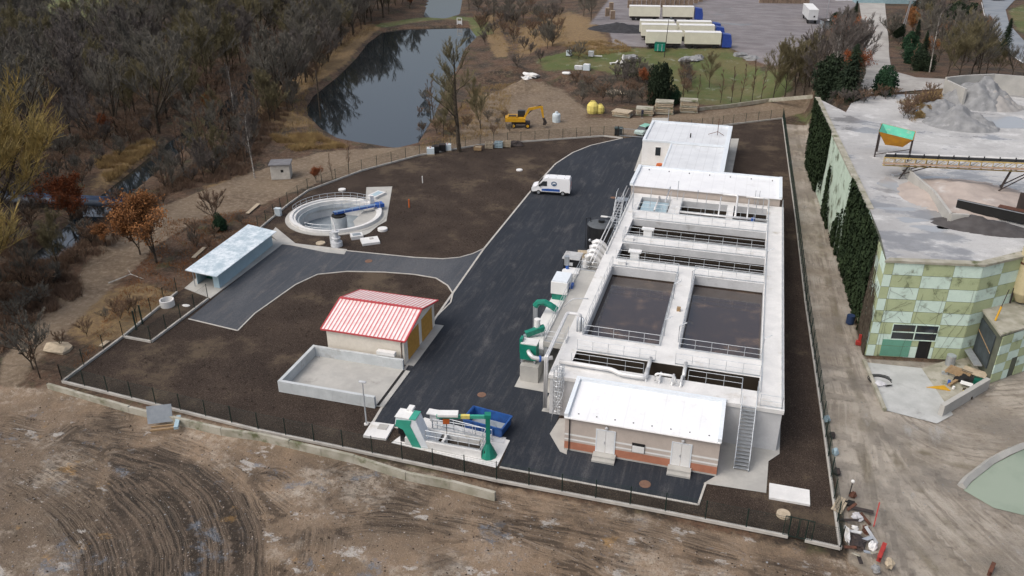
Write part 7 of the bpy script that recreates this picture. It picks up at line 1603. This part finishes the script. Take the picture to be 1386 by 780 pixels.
for (x, y) in scatter([(190,262),(240,216),(300,175),(335,160),(400,110),(440,70),(470,50),(430,110),(350,180),(335,215),(290,240),(230,262)], 2.6, 60):
    place(PR[rd.choice(['shrub0','shrub1','shrub2'])], x, y, tz(x,y)-.05, 'tangled brown shrub between stream and dirt track', rd.uniform(.6,1.2), None, 'shrubs between stream and track')
# dry grass, brush and litter as stuff
def stuffblades(name, polys, n, m, size, lean=.5, z0=0):
    mb = MB(); rr = random.Random(len(name)+n)
    for poly in polys:
        pa = np.array([PT(*a)[:2] for a in poly]); P0 = [tuple(v) for v in pa]; k = int(n*3)
        X = np.array([rr.uniform(pa[:,0].min(), pa[:,0].max()) for _ in range(k)]); Y = np.array([rr.uniform(pa[:,1].min(), pa[:,1].max()) for _ in range(k)])
        ok = (sdist(X, Y, P0) < 0) & (ldist(X, Y, STREAM) > 2.6) & (sdist(X, Y, POND) > .3); cl = np.sin(X*.9+2*np.sin(Y*.7))*np.sin(Y*1.1+X*.3) > -.25; X, Y = X[ok & cl][:n], Y[ok & cl][:n]; Z = T(X, Y)
        for x, y, z in zip(X, Y, Z):
            for q_ in range(3):
                dx, dy = rr.gauss(0,.22), rr.gauss(0,.22); h = size*rr.uniform(.5,1.2); a = rr.uniform(0,6.28); wx, wy = math.cos(a)*.03, math.sin(a)*.03
                tx, ty = rr.gauss(0,lean)*h, rr.gauss(0,lean)*h; mb.face([(x+dx-wx,y+dy-wy,z-.05),(x+dx+wx,y+dy+wy,z-.05),(x+dx+tx,y+dy+ty,z+h)])
    return obj(name, mb, M[m], kind='stuff')
stuffblades('dry_grass', [[(500,36),(462,62),(430,98),(370,128),(350,165),(380,190),(430,185),(415,155),(415,130),(445,85),(480,55),(510,42)], [(130,220),(200,190),(215,200),(150,255)], [(360,185),(430,182),(470,200),(400,205)]], 3800, 'straw', .7)
stuffblades('dry_grass', [[(560,205),(600,175),(640,120),(700,110),(680,180),(620,195)], [(760,60),(835,55),(860,70),(780,78)], [(1215,140),(1275,122),(1270,140),(1235,168)], [(640,22),(760,10),(770,60),(690,75)]], 2000, 'straw', .55)
stuffblades('undergrowth', [[(-30,260),(100,215),(230,180),(310,120),(440,75),(520,30),(200,40),(0,90)], [(60,340),(160,280),(230,250),(340,170),(400,120),(390,160),(330,240),(230,262),(120,360)], [(0,330),(90,320),(110,400),(40,440),(0,480)]], 15000, 'twigbrown', .8)
stuffblades('bank_litter', [[(160,400),(230,300),(330,285),(350,310),(240,390),(150,460),(100,500)]], 2500, 'leafrust', .22)
def stones(name, polys, n, m, lo, hi):
    mb = MB(); rr = random.Random(n)
    for P0 in polys:
        pa = np.array(P0); X = np.array([rr.uniform(pa[:,0].min(), pa[:,0].max()) for _ in range(n*2)]); Y = np.array([rr.uniform(pa[:,1].min(), pa[:,1].max()) for _ in range(n*2)])
        keep = (sdist(X, Y, P0) < 0); X, Y = X[keep][:n], Y[keep][:n]
        for x, y in zip(X, Y):
            s_ = lo + (hi-lo)*rr.random()**3; a = rr.uniform(0, 6.28); z = -.01; q_ = [(x+s_*math.cos(a+k*1.57)*rr.uniform(.6,1.2), y+s_*math.sin(a+k*1.57)*rr.uniform(.6,1.2), z) for k in range(4)]; t_ = (x, y, z + s_*rr.uniform(.4,.9))
            mb.add(q_ + [t_], [(0,1,4),(1,2,4),(2,3,4),(3,0,4)])
    return obj(name, mb, M[m], kind='stuff')
FG = [(-57,30),(-57,47),(-15,45.8),(9,45.5),(12,30)]
stones('stones', [FG], 900, 'sand', .02, .08); stones('stones', [FG], 700, 'gravel', .03, .11); stones('soil_clods', [FG], 2600, 'soil', .03, .11)
S1 = pxy([(100,510),(170,470),(300,455),(430,375),(590,380),(500,560),(250,550)]); S2 = pxy([(520,260),(590,205),(700,200),(770,205),(640,340),(560,345)]); S3 = [(6.0,50),(9.2,50),(6.4,155),(5.9,155)]
stones('soil_clods', [S1, S2], 3000, 'soil', .04, .22); stones('soil_clods', [S3], 900, 'soil', .04, .16)
stones('soil_pebbles', [S1, S2, S3], 350, 'palewood', .02, .06)
stones('stones', [[(12.5,32),(12.5,70),(22,74),(30,60),(30,36)]], 700, 'gravel', .02, .08)
# ivy and creepers on the retaining wall
def ivy(lab, y0, y1, n, edge, seed):
    rr = random.Random(seed); mb = MB()
    for k in range(n):
        y = rr.uniform(y0, y1); t = (y-y0)/(y1-y0); zmax = ZY+.35; zmin = edge(t) + 1.8*math.sin(y*1.3+seed) + 1.2*math.sin(y*4.1) + .8*math.sin(y*9.7)
        z = rr.uniform(max(-.05, zmin), zmax) if zmin < zmax else None
        if z is None: continue
        x = wallx(y) - .42 - rr.random()**2*(.10+.22*abs(math.sin(y*1.7+math.sin(z*.8)*1.5))); s_ = rr.uniform(.10,.24); a = Vector((rr.uniform(-.5,.1), rr.uniform(-1,1), rr.uniform(-1,1))).normalized()*s_; b = a.cross(Vector((-1, rr.uniform(-.6,.6), rr.uniform(-.2,.8)))).normalized()*s_*.8
        p = Vector((x, y, z)); mb.quad(p-a, p+b, p+a, p-b)
    return solo('ivy', mb, M['ivy'], lab, 'ivy')
ivy('dense dark ivy curtain covering the near part of the retaining wall', 80.5, 98, 15000, lambda t: -1 + 2.0*max(0,.15-t)*10, 1)
ivy('dark ivy curtain on the far part of the retaining wall', 117, 135.5, 14000, lambda t: 7*max(0,.3-t)/.3 - 1, 2)
rr = random.Random(31); mb = MB()
for k in range(24):
    y0 = rr.uniform(99, 117); w_ = rr.uniform(.12,.6); zt = rr.uniform(2, 7.5) * (.5+.5*math.sin((y0-99)*.5+1))
    for j in range(int(240*w_*zt/2)):
        z = rr.random()*zt; y = y0 + rr.gauss(0, w_*.5)*(1-z/zt*.7); s_ = rr.uniform(.1,.22); a = Vector((rr.uniform(-.5,.1), rr.uniform(-1,1), rr.uniform(-1,1))).normalized()*s_; b = a.cross(Vector((-1, rr.uniform(-.6,.6), .3))).normalized()*s_*.8
        p = Vector((wallx(y)-.42-rr.random()*.25, y, z)); mb.quad(p-a, p+b, p+a, p-b)
solo('ivy', mb, M['ivy'], 'ragged separate ivy strands on the pale middle of the retaining wall', 'ivy')
rr = random.Random(4); mb = MB()
for k in range(90):
    s_ = rr.uniform(-5.5, .2); y = 75.9 - s_; h = rr.uniform(4, 9.8)*(1 if s_ < -2 else .8); pts = []; x0 = np.interp(y, [75.7,89],[13.45,13.15])
    for q_ in range(7): pts.append((x0-.12, y + rr.uniform(-.25,.25)*q_*.5, h*q_/6))
    mb.tube(pts, [.05,.045,.04,.035,.03,.02,.015], 4, False)
solo('bare_creeper', mb, M['bark'], 'leafless grey creeper climbing the corner of the chequered building', 'creeper')
mb = MB()
for k in range(26):
    s0_ = rr.uniform(.2, 7.5); z_ = 0; pts = []; zt = rr.choice([rr.uniform(3,6), rr.uniform(6,9.5)]); zb = 0 if rr.random() < .4 else zt - rr.uniform(.5,2.0); dr = rr.uniform(-2.2,2.8)
    for q_ in range(6): pts.append(F(min(8.2, max(.1, s0_+dr*q_/5+rr.uniform(-.1,.1))), .1, zb+(zt-zb)*q_/5))
    mb.tube(pts, .011, 3, False)
solo('thin_creeper', mb, M['bark'], 'thin leafless creeper strands spread over the chequered south front', 'creeper')
# overhead wires across the woods
o = thing('power_line', 'thin sagging overhead wires crossing in front of the wood', 'wires', (-120,150,0))
a = Vector((*P(425,100,8.5),8.5)); b = Vector((*P(-120,172,8.5),8.5)); mb = MB()
for off in (0, .5, 1.0, 1.5): mb.tube([a.lerp(b,t)+Vector((0,off,-2.2*math.sin(math.pi*t)+.25*off)) for t in np.linspace(0,1,14)], .009, 3, False)
obj('wire', mb, M['darksteel'], o, True); obj('pole', MB().tube([(a.x,a.y+.7,0),(a.x,a.y+.7,9)], .13, 6), M['bark'], o, True); obj('pole', MB().tube([(b.x,b.y+.7,0),(b.x,b.y+.7,9)], .13, 6), M['bark'], o, True)
# fallen pale branches
for lab, a, b, c_ in (('bleached fallen branch on the dirt track left of the rusty trees', (147,385), (178,376), (195,380)), ('bleached fallen trunk at the left edge below the wood', (2,255), (30,245), (45,235))):
    mb = MB().tube([(*P(*a),.15),(*P(*b),.45),(*P(*c_),.2)], [.09,.07,.02], 5); mb.tube([(*P(*b),.45),(P(*b)[0]-1.0,P(*b)[1]+.8,.7)], [.05,.02], 4); solo('fallen_branch', mb, M['birchbark'], lab, 'branch')
for lab, a, b in (('pale plank lying behind the metal shed', (262,350), (277,336)), ('pale stacked boards at the fence left of the round tank', (335,290), (350,277)), ('small white board outside the west fence', (137,470), (146,463))):
    A_2, B_2 = P(*a), P(*b); solo('plank', MB().bar((*A_2,.1),(*B_2,.1),.5,.1), M['palewood'], lab, 'plank')
solo('boulder', MB().blob(0,0,.1,1.5,1.0,.4,9,5,.25,3), M['palewood'], 'flat pale boulder outside the south west fence', 'boulder', (*P(78,473),0))
for p_ in PR.values():
    if p_.name not in used:
        for c_ in list(p_.children): bpy.data.objects.remove(c_)
        bpy.data.objects.remove(p_)

# ------------------------------------------------------------------ wording: tell look-alikes apart by where they stand
ORD = 'first second third fourth fifth sixth seventh eighth ninth tenth eleventh twelfth thirteenth fourteenth fifteenth sixteenth seventeenth eighteenth nineteenth twentieth twenty-first twenty-second twenty-third twenty-fourth twenty-fifth twenty-sixth twenty-seventh twenty-eighth twenty-ninth thirtieth'.split()
def pix(o):
    x, y, z = o.location; r = x*math.cos(YAW) + y*math.sin(YAW); f_ = -x*math.sin(YAW) + y*math.cos(YAW); d = CH - z
    Z_ = f_*math.cos(PITCH) + d*math.sin(PITCH); return (693 + FL*r/Z_, 390 + FL*(d*math.cos(PITCH) - f_*math.sin(PITCH))/Z_)
def sets():
    s_ = {}
    for o in col.objects:
        if o.parent is None and 'label' in o and 'category' in o: s_.setdefault(o['label'], []).append(o)
    return {k: v for k, v in s_.items() if len(v) > 1}
for rnd in range(2):
    for lab, os_ in sets().items():
        if len(os_) <= 12: continue
        ps_ = sorted(os_, key=lambda o: pix(o)[1]); n_ = len(ps_)
        for i, o in enumerate(ps_): o['_r'] = ['back', 'middle', 'front'][min(2, i*3//n_)]
        ps_ = sorted(os_, key=lambda o: pix(o)[0])
        for i, o in enumerate(ps_):
            c_ = ['left', 'centre', 'right'][min(2, i*3//n_)]; extra = ' (%s %s)' % (o['_r'], c_) if '(' not in lab else None
            if extra and len((lab+extra).split()) <= 16: o['label'] = lab + extra
            del o['_r']
for lab, os_ in sets().items():
    ps_ = sorted(os_, key=lambda o: pix(o)[0])
    if len(ps_) > 30: continue
    for i, o in enumerate(ps_):
        for extra in (', %s from the left' % ORD[i], ', %s from left' % ORD[i]):
            if len((lab+extra).split()) <= 16: o['label'] = lab + extra; break
